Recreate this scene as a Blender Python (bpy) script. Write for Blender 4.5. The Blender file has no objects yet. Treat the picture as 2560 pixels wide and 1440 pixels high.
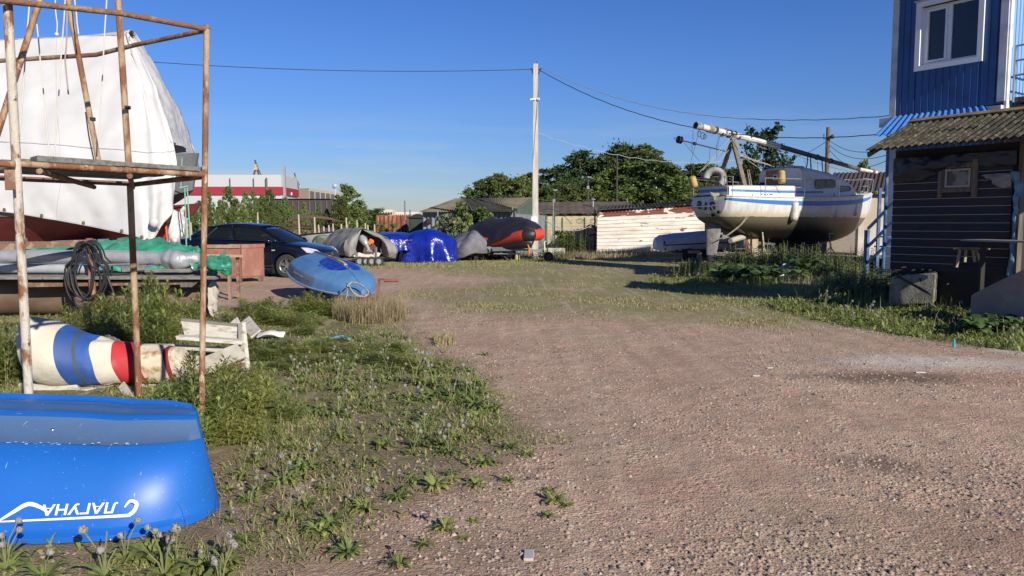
import bpy, bmesh, math, random
import numpy as np
from mathutils import Vector, Matrix, noise
R=math.radians; PI=math.pi
random.seed(7); rng=np.random.default_rng(7)
sc=bpy.context.scene; COL=sc.collection
# ---------------------------------------------------------------- camera
F=1898.0; PIT=math.atan(160/F); CH=1.5
cam=bpy.data.objects.new('camera',bpy.data.cameras.new('camera')); COL.objects.link(cam)
cam.location=(0,0,CH); cam.rotation_euler=(PI/2-PIT,0,0)
cam.data.sensor_width=36; cam.data.lens=F/2560*36; cam.data.clip_end=4000; cam.data.clip_start=.05
sc.camera=cam
# ---------------------------------------------------------------- light
AZ=R(33.5); EL=R(24.5)
SX,SY=math.sin(AZ),-math.cos(AZ)
w=bpy.data.worlds.new('World'); sc.world=w; w.use_nodes=True
nt=w.node_tree; N=nt.nodes; bg=N['Background']
sky=N.new('ShaderNodeTexSky'); sky.sky_type='NISHITA'; sky.sun_disc=False
sky.sun_elevation=EL; sky.sun_rotation=math.atan2(SX,SY); sky.air_density=1.0; sky.dust_density=.15; sky.ozone_density=4.0
tc=N.new('ShaderNodeTexCoord'); sep=N.new('ShaderNodeSeparateXYZ'); nt.links.new(tc.outputs['Generated'],sep.inputs[0])
mp=N.new('ShaderNodeMapping'); mp.inputs['Scale'].default_value=(2.2,2.2,22); nt.links.new(tc.outputs['Generated'],mp.inputs[0])
nz=N.new('ShaderNodeTexNoise'); nz.inputs['Scale'].default_value=1.7; nz.inputs['Detail'].default_value=7; nz.inputs['Roughness'].default_value=.6
nt.links.new(mp.outputs[0],nz.inputs['Vector'])
rp=N.new('ShaderNodeValToRGB'); rp.color_ramp.elements[0].position=.46; rp.color_ramp.elements[1].position=.72
nt.links.new(nz.outputs['Fac'],rp.inputs[0])
rz=N.new('ShaderNodeValToRGB'); e=rz.color_ramp.elements   # thin streaks stay low above the horizon
e[0].position=0.0; e[0].color=(.7,.7,.7,1); e[1].position=.15; e[1].color=(0,0,0,1); x=e.new(.05); x.color=(.6,.6,.6,1)
nt.links.new(sep.outputs['Z'],rz.inputs[0])
mu=N.new('ShaderNodeMath'); mu.operation='MULTIPLY'; nt.links.new(rp.outputs[0],mu.inputs[0]); nt.links.new(rz.outputs[0],mu.inputs[1])
mu2=N.new('ShaderNodeMath'); mu2.operation='MULTIPLY'; mu2.inputs[1].default_value=.9; nt.links.new(mu.outputs[0],mu2.inputs[0])
mx=N.new('ShaderNodeMix'); mx.data_type='RGBA'; nt.links.new(mu2.outputs[0],mx.inputs['Factor'])
hs=N.new('ShaderNodeHueSaturation'); hs.inputs['Saturation'].default_value=1.15; hs.inputs['Hue'].default_value=.513; nt.links.new(sky.outputs[0],hs.inputs['Color'])
rt=N.new('ShaderNodeValToRGB'); e=rt.color_ramp.elements; e[0].position=0; e[0].color=(.58,.56,.68,1); e[1].position=.30; e[1].color=(.60,.80,1.06,1); x=e.new(.10); x.color=(.60,.71,.94,1); x=e.new(.2); x.color=(.63,.79,1.04,1); x=e.new(.6); x.color=(.30,.42,.62,1); x=e.new(1.0); x.color=(.2,.3,.5,1)
nt.links.new(sep.outputs['Z'],rt.inputs[0]); mt_=N.new('ShaderNodeMix'); mt_.data_type='RGBA'; mt_.blend_type='MULTIPLY'; mt_.inputs[0].default_value=1; nt.links.new(hs.outputs[0],mt_.inputs[6]); nt.links.new(rt.outputs[0],mt_.inputs[7])
nt.links.new(mt_.outputs[2],mx.inputs[6]); mx.inputs[7].default_value=(5.2,5.6,6.2,1)
nt.links.new(mx.outputs[2],bg.inputs['Color']); bg.inputs['Strength'].default_value=.088
sun=bpy.data.objects.new('sun',bpy.data.lights.new('sun','SUN')); COL.objects.link(sun)
sun.data.energy=5.0; sun.data.angle=R(.5); sun.data.color=(1,.93,.82)
sd=Vector((SX*math.cos(EL),SY*math.cos(EL),math.sin(EL))); sun.rotation_euler=sd.to_track_quat('Z','Y').to_euler()
sc.view_settings.view_transform='Standard'; sc.view_settings.look='None'; sc.view_settings.exposure=0.30; sc.view_settings.gamma=1
# ---------------------------------------------------------------- helpers
def ray(px,py):
    u=(px-1280)/F; v=(720-py)/F
    return Vector((u,math.cos(PIT)+v*math.sin(PIT),-math.sin(PIT)+v*math.cos(PIT)))
def W(px,py,Y):
    d=ray(px,py); return Vector((0,0,CH))+d*(Y/d.y)
def G(px,py,z=0):
    d=ray(px,py); return Vector((0,0,CH))+d*((z-CH)/d.z)
def sstep(a,b,x):
    t=min(1,max(0,(x-a)/(b-a))); return t*t*(3-2*t)
def gz(x,y):
    z=.035*noise.noise(Vector((x*.35,y*.35,3)))+.012*noise.noise(Vector((x*1.7,y*1.7,9)))
    if y>60: z*=1
    z+=.28*math.exp(-((x-8.2)**2/6+(y-15.0)**2/7))+.25*math.exp(-((x-11.5)**2/14+(y-30)**2/9))
    river=sstep(36,42,y)*(1-sstep(98,106,y))*(1-sstep(-.34,-.26,x/max(y,1)))
    river=max(river, sstep(24.5,27,y)*(1-sstep(98,106,y))*(1-sstep(-.50,-.44,x/max(y,1))))
    return z-1.6*river
def GG(px,py):
    p=G(px,py); p.z=gz(p.x,p.y); return p
OFF={}
def tag(o,label=None,cat=None,group=None,kind=None):
    if label: o['label']=label
    if cat: o['category']=cat
    if group: o['group']=group
    if kind: o['kind']=kind
    return o
def thing(name,label,cat,loc=(0,0,0),rz=0,group=None):
    o=bpy.data.objects.new(name,None); o.empty_display_size=.2; COL.objects.link(o)
    o.location=loc; o.rotation_euler=(0,0,rz); OFF[o.name]=Vector(loc)
    return tag(o,label,cat,group)
class MB:
    def __init__(s): s.v=[]; s.f=[]; s.m=[]; s.mi=0
    def add(s,vs,fs):
        b=len(s.v); s.v+= [tuple(p) for p in vs]
        s.f+=[tuple(i+b for i in f) for f in fs]; s.m+=[s.mi]*len(fs); return s
    def box(s,c,size,rot=None,rz=0):
        m=rot if rot is not None else Matrix.Rotation(rz,3,'Z'); c=Vector(c)
        vs=[c+m@Vector((sx*size[0]/2,sy*size[1]/2,sz*size[2]/2)) for sx in(-1,1) for sy in(-1,1) for sz in(-1,1)]
        return s.add(vs,[(0,1,3,2),(4,6,7,5),(0,4,5,1),(2,3,7,6),(0,2,6,4),(1,5,7,3)])
    def bar(s,a,b,wd,ht,up=(0,0,1)):
        a=Vector(a);b=Vector(b);d=b-a;L=d.length;d.normalize();u=Vector(up);sd_=d.cross(u)
        if sd_.length<1e-4: sd_=d.cross(Vector((1,0,0)))
        sd_.normalize();u=sd_.cross(d);m=Matrix((d,sd_,u)).transposed()
        return s.box((a+b)/2,(L,wd,ht),rot=m)
    def tube(s,pts,r,n=8,cap=True):
        pts=[Vector(p) for p in pts]; k=len(pts); rs=r if hasattr(r,'__len__') else [r]*k
        up=None; rings=[]
        for i,p in enumerate(pts):
            t=(pts[min(i+1,k-1)]-pts[max(i-1,0)]).normalized()
            if up is None: up=t.orthogonal().normalized()
            up=(up-t*up.dot(t)); up=up.normalized() if up.length>1e-6 else t.orthogonal().normalized()
            q=t.cross(up)
            rings.append([p+(up*math.cos(2*PI*j/n)+q*math.sin(2*PI*j/n))*rs[i] for j in range(n)])
        return s.loft(rings,cap=cap)
    def loft(s,rings,closed=True,cap=True):
        n=len(rings[0]); vs=[p for r_ in rings for p in r_]; fs=[]
        for i in range(len(rings)-1):
            for j in range(n if closed else n-1):
                a=i*n+j; b=i*n+(j+1)%n; fs.append((a,b,b+n,a+n))
        if cap and closed: fs.append(tuple(range(n))[::-1]); fs.append(tuple(range((len(rings)-1)*n,len(rings)*n)))
        return s.add(vs,fs)
    def lathe(s,prof,c=(0,0,0),n=20,axis=(0,0,1),cap=True):
        c=Vector(c); q=Vector((0,0,1)).rotation_difference(Vector(axis))
        return s.loft([[c+q@Vector((r*math.cos(2*PI*j/n),r*math.sin(2*PI*j/n),z)) for j in range(n)] for r,z in prof],cap=cap)
    def ball(s,c,r,n=10):
        c=Vector(c); r=Vector(r) if hasattr(r,'__len__') else Vector((r,r,r))
        return s.loft([[c+Vector((math.cos(2*PI*j/n)*math.sin(a)*r.x,math.sin(2*PI*j/n)*math.sin(a)*r.y,math.cos(a)*r.z)) for j in range(n)] for a in [PI*(i+.02)/(n*.6+.04) for i in range(int(n*.6)+1)]])
    def poly(s,pts,depth):      # flat polygon with thickness vector
        pts=[Vector(p) for p in pts]; n=len(pts); d=Vector(depth)
        return s.add(pts+[p+d for p in pts],[tuple(range(n))[::-1],tuple(range(n,2*n))]+[(i,(i+1)%n,(i+1)%n+n,i+n) for i in range(n)])
    def build(s,name,mat,parent=None,smooth=False,local=False,solid=0,bevel=0,ang=.7,subs=0):
        me=bpy.data.meshes.new(name); off=Vector((0,0,0))
        if parent is not None:
            off=OFF[parent.name] if not local else off
        elif not local:
            xs=[p[0] for p in s.v];ys=[p[1] for p in s.v];zs=[p[2] for p in s.v]
            off=Vector(((min(xs)+max(xs))/2,(min(ys)+max(ys))/2,min(zs)))
        me.from_pydata([(p[0]-off.x,p[1]-off.y,p[2]-off.z) for p in s.v],[],s.f)
        mats=mat if isinstance(mat,(list,tuple)) else [mat]
        for m in mats: me.materials.append(m)
        if len(mats)>1: me.polygons.foreach_set('material_index',s.m)
        o=bpy.data.objects.new(name,me); COL.objects.link(o)
        bm=bmesh.new(); bm.from_mesh(me); bmesh.ops.recalc_face_normals(bm,faces=bm.faces); bm.to_mesh(me); bm.free()
        if smooth:
            me.polygons.foreach_set('use_smooth',[True]*len(me.polygons)); me.set_sharp_from_angle(angle=ang)
        if bevel:
            b=o.modifiers.new('b','BEVEL'); b.width=bevel; b.segments=2; b.limit_method='ANGLE'
        if subs:
            b=o.modifiers.new('s','SUBSURF'); b.levels=subs; b.render_levels=subs
        if solid:
            b=o.modifiers.new('t','SOLIDIFY'); b.thickness=solid; b.offset=0
        if parent is not None: o.parent=parent; OFF[o.name]=OFF[parent.name] if not local else Vector((0,0,0))
        else: o.location=off; OFF[o.name]=off
        me.update(); return o
def copy_tree(o,parent=None):
    c=o.copy(); COL.objects.link(c)
    if parent is not None: c.parent=parent
    for ch in list(o.children): copy_tree(ch,c)
    return c
def fastmesh(name,v,f,mat,parent=None,nv=3,smooth=False,mi=None):
    v=np.asarray(v,dtype=np.float32).reshape(-1,3); f=np.asarray(f,dtype=np.int32).reshape(-1,nv)
    me=bpy.data.meshes.new(name); me.vertices.add(len(v)); me.vertices.foreach_set('co',v.ravel())
    me.loops.add(f.size); me.loops.foreach_set('vertex_index',f.ravel())
    me.polygons.add(len(f)); me.polygons.foreach_set('loop_start',np.arange(0,f.size,nv,dtype=np.int32))
    me.polygons.foreach_set('loop_total',np.full(len(f),nv,dtype=np.int32))
    for m in (mat if isinstance(mat,(list,tuple)) else [mat]): me.materials.append(m)
    if mi is not None: me.polygons.foreach_set('material_index',np.asarray(mi,dtype=np.int32))
    if smooth: me.polygons.foreach_set('use_smooth',[True]*len(f))
    me.update(calc_edges=True); o=bpy.data.objects.new(name,me); COL.objects.link(o)
    if parent is not None: o.parent=parent
    return o
def M(name,col,rough=.7,metal=0,col2=None,scale=4,thr=(.45,.6),bump=0,bscale=60,stretch=(1,1,1),coat=0,var=.12,col3=None,scale3=12,thr3=(.55,.62),spec=.5,sheen=0,trans=0,alpha=1,bdist=.02):
    m=bpy.data.materials.new(name); m.use_nodes=True; t=m.node_tree; n=t.nodes; L=t.links; b=n['Principled BSDF']
    b.inputs['Roughness'].default_value=rough; b.inputs['Metallic'].default_value=metal; b.inputs['Specular IOR Level'].default_value=spec
    b.inputs['Coat Weight'].default_value=coat; b.inputs['Coat Roughness'].default_value=.08
    c=n.new('ShaderNodeTexCoord'); mpp=n.new('ShaderNodeMapping'); mpp.inputs['Scale'].default_value=stretch; L.new(c.outputs['Object'],mpp.inputs[0])
    def nse(sca,det=6,rg=.6):
        q=n.new('ShaderNodeTexNoise'); q.inputs['Scale'].default_value=sca; q.inputs['Detail'].default_value=det; q.inputs['Roughness'].default_value=rg
        L.new(mpp.outputs[0],q.inputs['Vector']); return q
    def mixc(fac,a,bb):
        x=n.new('ShaderNodeMix'); x.data_type='RGBA'
        for s_,k in ((fac,0),(a,6),(bb,7)):
            if hasattr(s_,'links'): L.new(s_,x.inputs[k])
            elif k==0: x.inputs[0].default_value=s_
            else: x.inputs[k].default_value=(*s_,1)
        return x.outputs[2]
    def ramp(src,th):
        r_=n.new('ShaderNodeMapRange'); r_.inputs[1].default_value=th[0]; r_.inputs[2].default_value=th[1]; L.new(src,r_.inputs[0]); return r_.outputs[0]
    out=mixc(ramp(nse(scale*1.3+1.7).outputs[0],(.3,.7)),tuple(k*(1-var) for k in col),tuple(min(1,k*(1+var)) for k in col))
    if col2: out=mixc(ramp(nse(scale).outputs[0],thr),out,col2)
    if col3: out=mixc(ramp(nse(scale3,8,.7).outputs[0],thr3),out,col3)
    L.new(out,b.inputs['Base Color'])
    if bump:
        q=nse(bscale,5); bb=n.new('ShaderNodeBump'); bb.inputs['Strength'].default_value=bump; bb.inputs['Distance'].default_value=bdist
        L.new(q.outputs[0],bb.inputs['Height']); L.new(bb.outputs[0],b.inputs['Normal'])
    if trans:
        tr=n.new('ShaderNodeBsdfTranslucent'); ms=n.new('ShaderNodeMixShader'); ms.inputs[0].default_value=trans
        L.new(out,tr.inputs[0]); L.new(b.outputs[0],ms.inputs[1]); L.new(tr.outputs[0],ms.inputs[2]); L.new(ms.outputs[0],n['Material Output'].inputs[0])
    if alpha<1: b.inputs['Alpha'].default_value=alpha
    return m
def glassmat(name,tint=(.1,.12,.12),op=.75,rough=.03):
    m=bpy.data.materials.new(name); m.use_nodes=True; t=m.node_tree; n=t.nodes; L=t.links; b=n['Principled BSDF']
    b.inputs['Base Color'].default_value=(*tint,1); b.inputs['Roughness'].default_value=rough; b.inputs['Specular IOR Level'].default_value=.8
    tr=n.new('ShaderNodeBsdfTransparent'); tr.inputs[0].default_value=(.75,.8,.78,1)
    ms=n.new('ShaderNodeMixShader'); ms.inputs[0].default_value=op
    L.new(tr.outputs[0],ms.inputs[1]); L.new(b.outputs[0],ms.inputs[2]); L.new(ms.outputs[0],n['Material Output'].inputs[0]); return m
def ordn(i): return ['first','second','third','fourth','fifth','sixth','seventh','eighth','ninth','tenth','eleventh','twelfth','thirteenth','fourteenth','fifteenth','sixteenth','seventeenth','eighteenth','nineteenth','twentieth','twenty-first','twenty-second','twenty-third','twenty-fourth'][i]
def crom(P,n):           # Catmull-Rom through points
    P=[Vector(p) for p in P]; out=[]
    for i in range(len(P)-1):
        a=P[max(i-1,0)];b=P[i];c=P[i+1];d=P[min(i+2,len(P)-1)]
        for k in range(n):
            t=k/n; out.append(.5*((2*b)+(c-a)*t+(2*a-5*b+4*c-d)*t*t+(3*b-a-3*c+d)*t**3))
    out.append(P[-1]); return out
def sheetgrid(rows,nu,nv,amp=.02,fs=3,fold=None,seed=0,lin=False):   # control rows -> dense wrinkled grid
    if lin:
        def c1(P,n):
            P=[Vector(p) for p in P]; return [P[i].lerp(P[i+1],k/n) for i in range(len(P)-1) for k in range(n)]+[P[-1]]
    else: c1=crom
    rr=[c1(r_,nu) for r_ in rows]; cols=[c1([r_[j] for r_ in rr],nv) for j in range(len(rr[0]))]
    nr=len(cols[0]); nc=len(cols); out=[]
    for i in range(nr):
        row=[]
        for j in range(nc):
            p=cols[j][i]
            a=cols[min(j+1,nc-1)][i]-cols[max(j-1,0)][i]; b=cols[j][min(i+1,nr-1)]-cols[j][max(i-1,0)]
            nn=a.cross(b); nn=nn.normalized() if nn.length>1e-9 else Vector((0,0,1))
            h=amp*.6*noise.noise(p*fs+Vector((seed,0,0)))
            # ridged creases at two scales
            h+=amp*.9*(1-2.2*abs(noise.noise(Vector((p.x*fs*.9+p.z*fs*.4,p.y*fs*.8,p.z*fs*.35))+Vector((seed,9,2)))))
            h+=amp*.45*(1-2.6*abs(noise.noise(Vector((p.x*fs*1.6-p.z*fs*1.3,p.y*fs*1.8,p.z*fs*1.7))+Vector((seed,3,7)))))
            if fold: h+=fold(i/(nr-1),j/(nc-1))
            row.append(p+nn*h)
        out.append(row)
    return out
def gridmesh(mb,g):
    nr=len(g); nc=len(g[0]); mb.add([p for r_ in g for p in r_],[(i*nc+j,i*nc+j+1,(i+1)*nc+j+1,(i+1)*nc+j) for i in range(nr-1) for j in range(nc-1)]); return mb
def text_mesh(s,size,ext=.002,shear=0,off=0):
    cu=bpy.data.curves.new('t','FONT'); cu.body=s; cu.size=size; cu.extrude=ext; cu.shear=shear; cu.offset=off; cu.align_x='CENTER'; cu.align_y='CENTER'
    o=bpy.data.objects.new('t',cu); COL.objects.link(o); dg=bpy.context.evaluated_depsgraph_get()
    me=bpy.data.meshes.new_from_object(o.evaluated_get(dg)); bpy.data.objects.remove(o); bpy.data.curves.remove(cu)
    vs=[v.co.copy() for v in me.vertices]; fs=[tuple(p.vertices) for p in me.polygons]; bpy.data.meshes.remove(me); return vs,fs
def inpoly(x,y,P):
    c=False; n=len(P)
    for i in range(n):
        x1,y1=P[i]; x2,y2=P[(i+1)%n]
        if (y1>y)!=(y2>y) and x<(x2-x1)*(y-y1)/(y2-y1)+x1: c=not c
    return c
def toP(pts): return [tuple(G(*p)[:2]) for p in pts]
def topx(x,y,z=0):
    d=Vector((x,y,z-CH)); f_=d.y*math.cos(PIT)-d.z*math.sin(PIT); u_=d.y*math.sin(PIT)+d.z*math.cos(PIT)
    return 1280+F*d.x/f_, 720-F*u_/f_
# ---------------------------------------------------------------- ground
xs=np.concatenate([-np.geomspace(700,14,26),np.linspace(-13,17,150),np.geomspace(18,700,24)])
ys=np.concatenate([np.linspace(-12,2,12),np.linspace(2.3,20,120),np.linspace(20.5,60,50),np.geomspace(62,1500,40)])
PV=[toP(q) for q in (
 [(380,780),(700,760),(1000,770),(1010,830),(1050,880),(1160,900),(1240,1010),(1320,1095),(1210,1200),(1050,1250),(720,1370),(560,1450),(-600,1500),(-700,760)],
 [(1560,700),(1700,690),(2100,660),(2800,660),(2900,900),(2560,885),(2330,850),(2000,795),(1840,760),(1600,728)],
)]
GRB=toP([(980,640),(1750,632),(2250,650),(2250,800),(1900,812),(1500,800),(1150,790),(1000,735),(1250,700),(1000,668)])
def pdist(x,y,P):
    d=1e9
    for i in range(len(P)):
        x1,y1=P[i];x2,y2=P[(i+1)%len(P)];dx,dy=x2-x1,y2-y1
        t=max(0,min(1,((x-x1)*dx+(y-y1)*dy)/(dx*dx+dy*dy+1e-9))); d=min(d,math.hypot(x-x1-t*dx,y-y1-t*dy))
    return d if inpoly(x,y,P) else -d
def vegd(x,y):       # 1 inside the weed patches
    k=.25+.02*y
    return max(sstep(-k,k,pdist(x,y,P)+.5*k*noise.noise(Vector((x*1.4,y*1.4,0)))) for P in PV)
def grassd(x,y):
    a=sstep(-1.2,1.2,pdist(x,y,GRB)+1.0*noise.noise(Vector((x*.6,y*.6,4))))
    if y>46 : a=max(a,sstep(46,52,y))
    return a
V=[];A=[];B=[]
for y in ys:
    for x in xs:
        V.append((x,y,gz(x,y) if y<140 else 0)); 
        A.append(vegd(x,y) if 2<y<22 and abs(x)<14 else (.8 if (x<-6.5 and y>7) else 0)); B.append(grassd(x,y))
nx=len(xs); Fc=[(i*nx+j,i*nx+j+1,(i+1)*nx+j+1,(i+1)*nx+j) for i in range(len(ys)-1) for j in range(nx-1)]
def ground_mat():
    m=bpy.data.materials.new('gravel yard'); m.use_nodes=True; t=m.node_tree; n=t.nodes; L=t.links; b=n['Principled BSDF']; b.inputs['Roughness'].default_value=.95; b.inputs['Specular IOR Level'].default_value=.2
    tc=n.new('ShaderNodeTexCoord')
    def nse(s,d=6,r=.6,dist=0):
        q=n.new('ShaderNodeTexNoise'); q.inputs['Scale'].default_value=s; q.inputs['Detail'].default_value=d; q.inputs['Roughness'].default_value=r; q.inputs['Distortion'].default_value=dist; L.new(tc.outputs['Object'],q.inputs['Vector']); return q.outputs[0]
    def vor(s,feat='F1'):
        q=n.new('ShaderNodeTexVoronoi'); q.inputs['Scale'].default_value=s; q.feature=feat; L.new(tc.outputs['Object'],q.inputs['Vector']); return q
    def mr(s,a,b_,c=0,d=1):
        q=n.new('ShaderNodeMapRange'); L.new(s,q.inputs[0]); q.inputs[1].default_value=a;q.inputs[2].default_value=b_;q.inputs[3].default_value=c;q.inputs[4].default_value=d; return q.outputs[0]
    def mix(f,a,c,bt='MIX'):
        x=n.new('ShaderNodeMix'); x.data_type='RGBA'; x.blend_type=bt
        for s_,k in ((f,0),(a,6),(c,7)):
            if hasattr(s_,'links'): L.new(s_,x.inputs[k])
            elif k==0: x.inputs[0].default_value=s_
            else: x.inputs[k].default_value=(*s_,1)
        return x.outputs[2]
    def mth(op,a,c):
        x=n.new('ShaderNodeMath'); x.operation=op
        for s_,k in ((a,0),(c,1)):
            if hasattr(s_,'links'): L.new(s_,x.inputs[k])
            else: x.inputs[k].default_value=s_
        return x.outputs[0]
    at=n.new('ShaderNodeAttribute'); at.attribute_name='veg'; ag=n.new('ShaderNodeAttribute'); ag.attribute_name='grs'
    veg=at.outputs['Fac']; grs=ag.outputs['Fac']
    base=mix(mr(nse(.45,5),.35,.68),(.385,.258,.195),(.455,.33,.25))
    base=mix(mr(nse(1.3,5,.7,.5),.50,.72),base,(.33,.225,.165))
    base=mix(mr(nse(.28,4),.52,.72,0,.75),base,(.36,.31,.22))
    v1=vor(70); v2=vor(32); v3=vor(150)
    stone=mix(.5,v1.outputs['Color'],(.5,.5,.5))
    hv=n.new('ShaderNodeHueSaturation'); hv.inputs['Saturation'].default_value=.16; L.new(v1.outputs['Color'],hv.inputs['Color'])
    base=mix(.32,base,mix(1,base,mix(1,hv.outputs[0],(1.9,1.85,1.8),'MULTIPLY'),'MULTIPLY'))
    hv2=n.new('ShaderNodeHueSaturation'); hv2.inputs['Saturation'].default_value=.25; L.new(v2.outputs['Color'],hv2.inputs['Color'])
    base=mix(mr(nse(3,4),.45,.6,.0,.4),base,mix(1,base,mix(1,hv2.outputs[0],(2,1.95,1.9),'MULTIPLY'),'MULTIPLY'))
    base=mix(mr(nse(170,2),.63,.72,0,.6),base,(.54,.46,.39)); base=mix(mr(nse(110,2),.33,.39,.85,0),base,(.10,.07,.06))
    n_sep=n.new('ShaderNodeSeparateXYZ'); L.new(tc.outputs['Object'],n_sep.inputs[0])
    # soil and green under the weeds, sparse short grass band
    base=mix(mth('MULTIPLY',mr(nse(.9,5,.7,.8),.56,.70,0,.8),mr(nse(30,4,.8),.45,.6)),base,(.19,.20,.10))
    soil=mix(mr(nse(3,6,.7),.4,.6),(.20,.145,.10),(.31,.235,.165)); green=mix(mr(nse(14,6,.8),.35,.65),(.09,.115,.035),(.18,.19,.075))
    sg=mix(mth('MULTIPLY',mr(nse(2.2,7,.75),.38,.52),mr(n_sep.outputs['Y'],4.4,5.6,.25,1)),soil,green)
    vf=mth('MULTIPLY',veg,mr(nse(9,6,.8),.25,.5,.5,1))
    base=mix(vf,base,sg)
    gf=mth('MULTIPLY',grs,mth('MULTIPLY',mr(nse(.7,6,.7,.6),.28,.52,.30,1),mr(nse(26,5,.85),.33,.60,.30,1)))
    gcol=mix(mr(nse(6,6,.8),.35,.65),(.13,.16,.045),(.26,.265,.11))
    base=mix(gf,base,gcol)
    # damp brown stain and pale lime dust patches
    def blob(px,py,rx,ry,rag=.5):
        g=G(px,py); mpn=n.new('ShaderNodeMapping'); mpn.inputs['Location'].default_value=(-g.x/rx,-g.y/ry,0); mpn.inputs['Scale'].default_value=(1/rx,1/ry,0)
        L.new(tc.outputs['Object'],mpn.inputs[0]); ln=n.new('ShaderNodeVectorMath'); ln.operation='LENGTH'; L.new(mpn.outputs[0],ln.inputs[0])
        return mr(mth('ADD',ln.outputs['Value'],mth('MULTIPLY',mth('SUBTRACT',nse(3.5,6,.7),.5),rag*2.6)),1.15,.35,0,1)
    base=mix(mth('MULTIPLY',blob(2250,950,.9,.36),.85),base,(.13,.095,.065))
    base=mix(mth('MULTIPLY',blob(2030,945,.5,.2),.45),base,(.14,.10,.07))
    base=mix(mth('MULTIPLY',blob(2200,1160,.3,.2),.75),base,(.15,.115,.085))
    base=mix(mth('MULTIPLY',blob(2330,910,1.3,.5),.85),base,(.60,.55,.48))
    base=mix(mth('MULTIPLY',blob(2560,880,.5,.4),.75),base,(.58,.54,.48))
    base=mix(mth('MULTIPLY',blob(1000,1380,1.0,.35),.4),base,(.19,.145,.10))
    mpt=n.new('ShaderNodeMapping'); mpt.inputs['Rotation'].default_value=(0,0,.45); mpt.inputs['Scale'].default_value=(3.2,.16,1); L.new(tc.outputs['Object'],mpt.inputs[0]); trk=n.new('ShaderNodeTexNoise'); trk.inputs['Scale'].default_value=1.6; trk.inputs['Detail'].default_value=5; L.new(mpt.outputs[0],trk.inputs['Vector'])
    base=mix(mr(trk.outputs[0],.5,.66,0,.22),base,(.28,.19,.14)); base=mix(mr(trk.outputs[0],.46,.34,0,.4),base,(.54,.42,.32))
    L.new(base,b.inputs['Base Color'])
    hgt=mth('ADD',mth('MULTIPLY',mr(v1.outputs['Distance'],0,.6,1,0),.45),mth('ADD',mth('MULTIPLY',mr(v2.outputs['Distance'],0,.6,1,0),mr(nse(3,4),.5,.62,.0,.9)),mth('MULTIPLY',nse(40,6,.75),1.0)))
    bp=n.new('ShaderNodeBump'); bp.inputs['Strength'].default_value=.9; bp.inputs['Distance'].default_value=.011; L.new(hgt,bp.inputs['Height'])
    bp2=n.new('ShaderNodeBump'); bp2.inputs['Strength'].default_value=.5; bp2.inputs['Distance'].default_value=.06; L.new(nse(4,5,.6),bp2.inputs['Height']); L.new(bp.outputs[0],bp2.inputs['Normal'])
    L.new(bp2.outputs[0],b.inputs['Normal']); return m
me=bpy.data.meshes.new('ground'); me.from_pydata(V,[],Fc)
a=me.attributes.new('veg','FLOAT','POINT'); a.data.foreach_set('value',A); a=me.attributes.new('grs','FLOAT','POINT'); a.data.foreach_set('value',B)
me.polygons.foreach_set('use_smooth',[True]*len(me.polygons)); me.materials.append(ground_mat())
gr=bpy.data.objects.new('ground',me); COL.objects.link(gr); tag(gr,kind='structure')
wm=M('river water',(.03,.06,.10),.12,bump=.3,bscale=1.2,stretch=(1,3,1),bdist=.1,var=.2)
o=MB().add([(-500,20,-.5),(-6,20,-.5),(-6,110,-.5),(-500,110,-.5)],[(0,1,2,3)]).build('water',wm); tag(o,kind='structure')
# loose stones lying on the gravel (nobody could count them)
def stones(name,n,P,rmin,rmax,mats,mind=2.9,maxd=14):
    pts=[];
    while len(pts)<n:
        y=mind+(maxd-mind)*random.random()**1.6; x=random.uniform(-.70,.70)*y
        if pdist(x,y,PV[0])>-.05 or pdist(x,y,PV[1])>.3: 
            if random.random()<.75: continue
        if noise.noise(Vector((x*.8,y*.8,2)))+.35<random.random()*.8: continue
        pts.append((x,y))
    base=np.array([(1,0,0),(-.2,.95,0),(-.9,.1,0),(-.3,-.85,0),(.3,.1,.75),(-.3,-.1,.6)]); tri=np.array([(0,1,4),(1,2,5),(1,5,4),(2,3,5),(3,0,4),(3,4,5)])
    v=[];f=[];mi=[]
    for k,(x,y) in enumerate(pts):
        r=rmin+(rmax-rmin)*random.random()**3; a=random.random()*6.28; c,s=math.cos(a),math.sin(a); q=base*r*rng.uniform(.6,1.25,(6,3))
        v.append(np.stack([q[:,0]*c-q[:,1]*s+x,q[:,0]*s+q[:,1]*c+y,q[:,2]+gz(x,y)-.001],1)); f.append(tri+6*k); mi+=[random.choices(range(len(mats)),[5,5,.6,1.8][:len(mats)])[0]]*6
    return fastmesh(name,np.concatenate(v),np.concatenate(f),mats,mi=mi)
smt=[M('stone pink',(.42,.30,.23),.9),M('stone grey',(.36,.29,.24),.9),M('stone pale',(.50,.43,.37),.9),M('stone dark',(.11,.09,.08),.9)]
o=stones('gravel_stones',30000,None,.0035,.019,smt); tag(o,kind='stuff')
o=stones('loose_rocks',220,None,.010,.026,smt); tag(o,kind='stuff')
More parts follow.
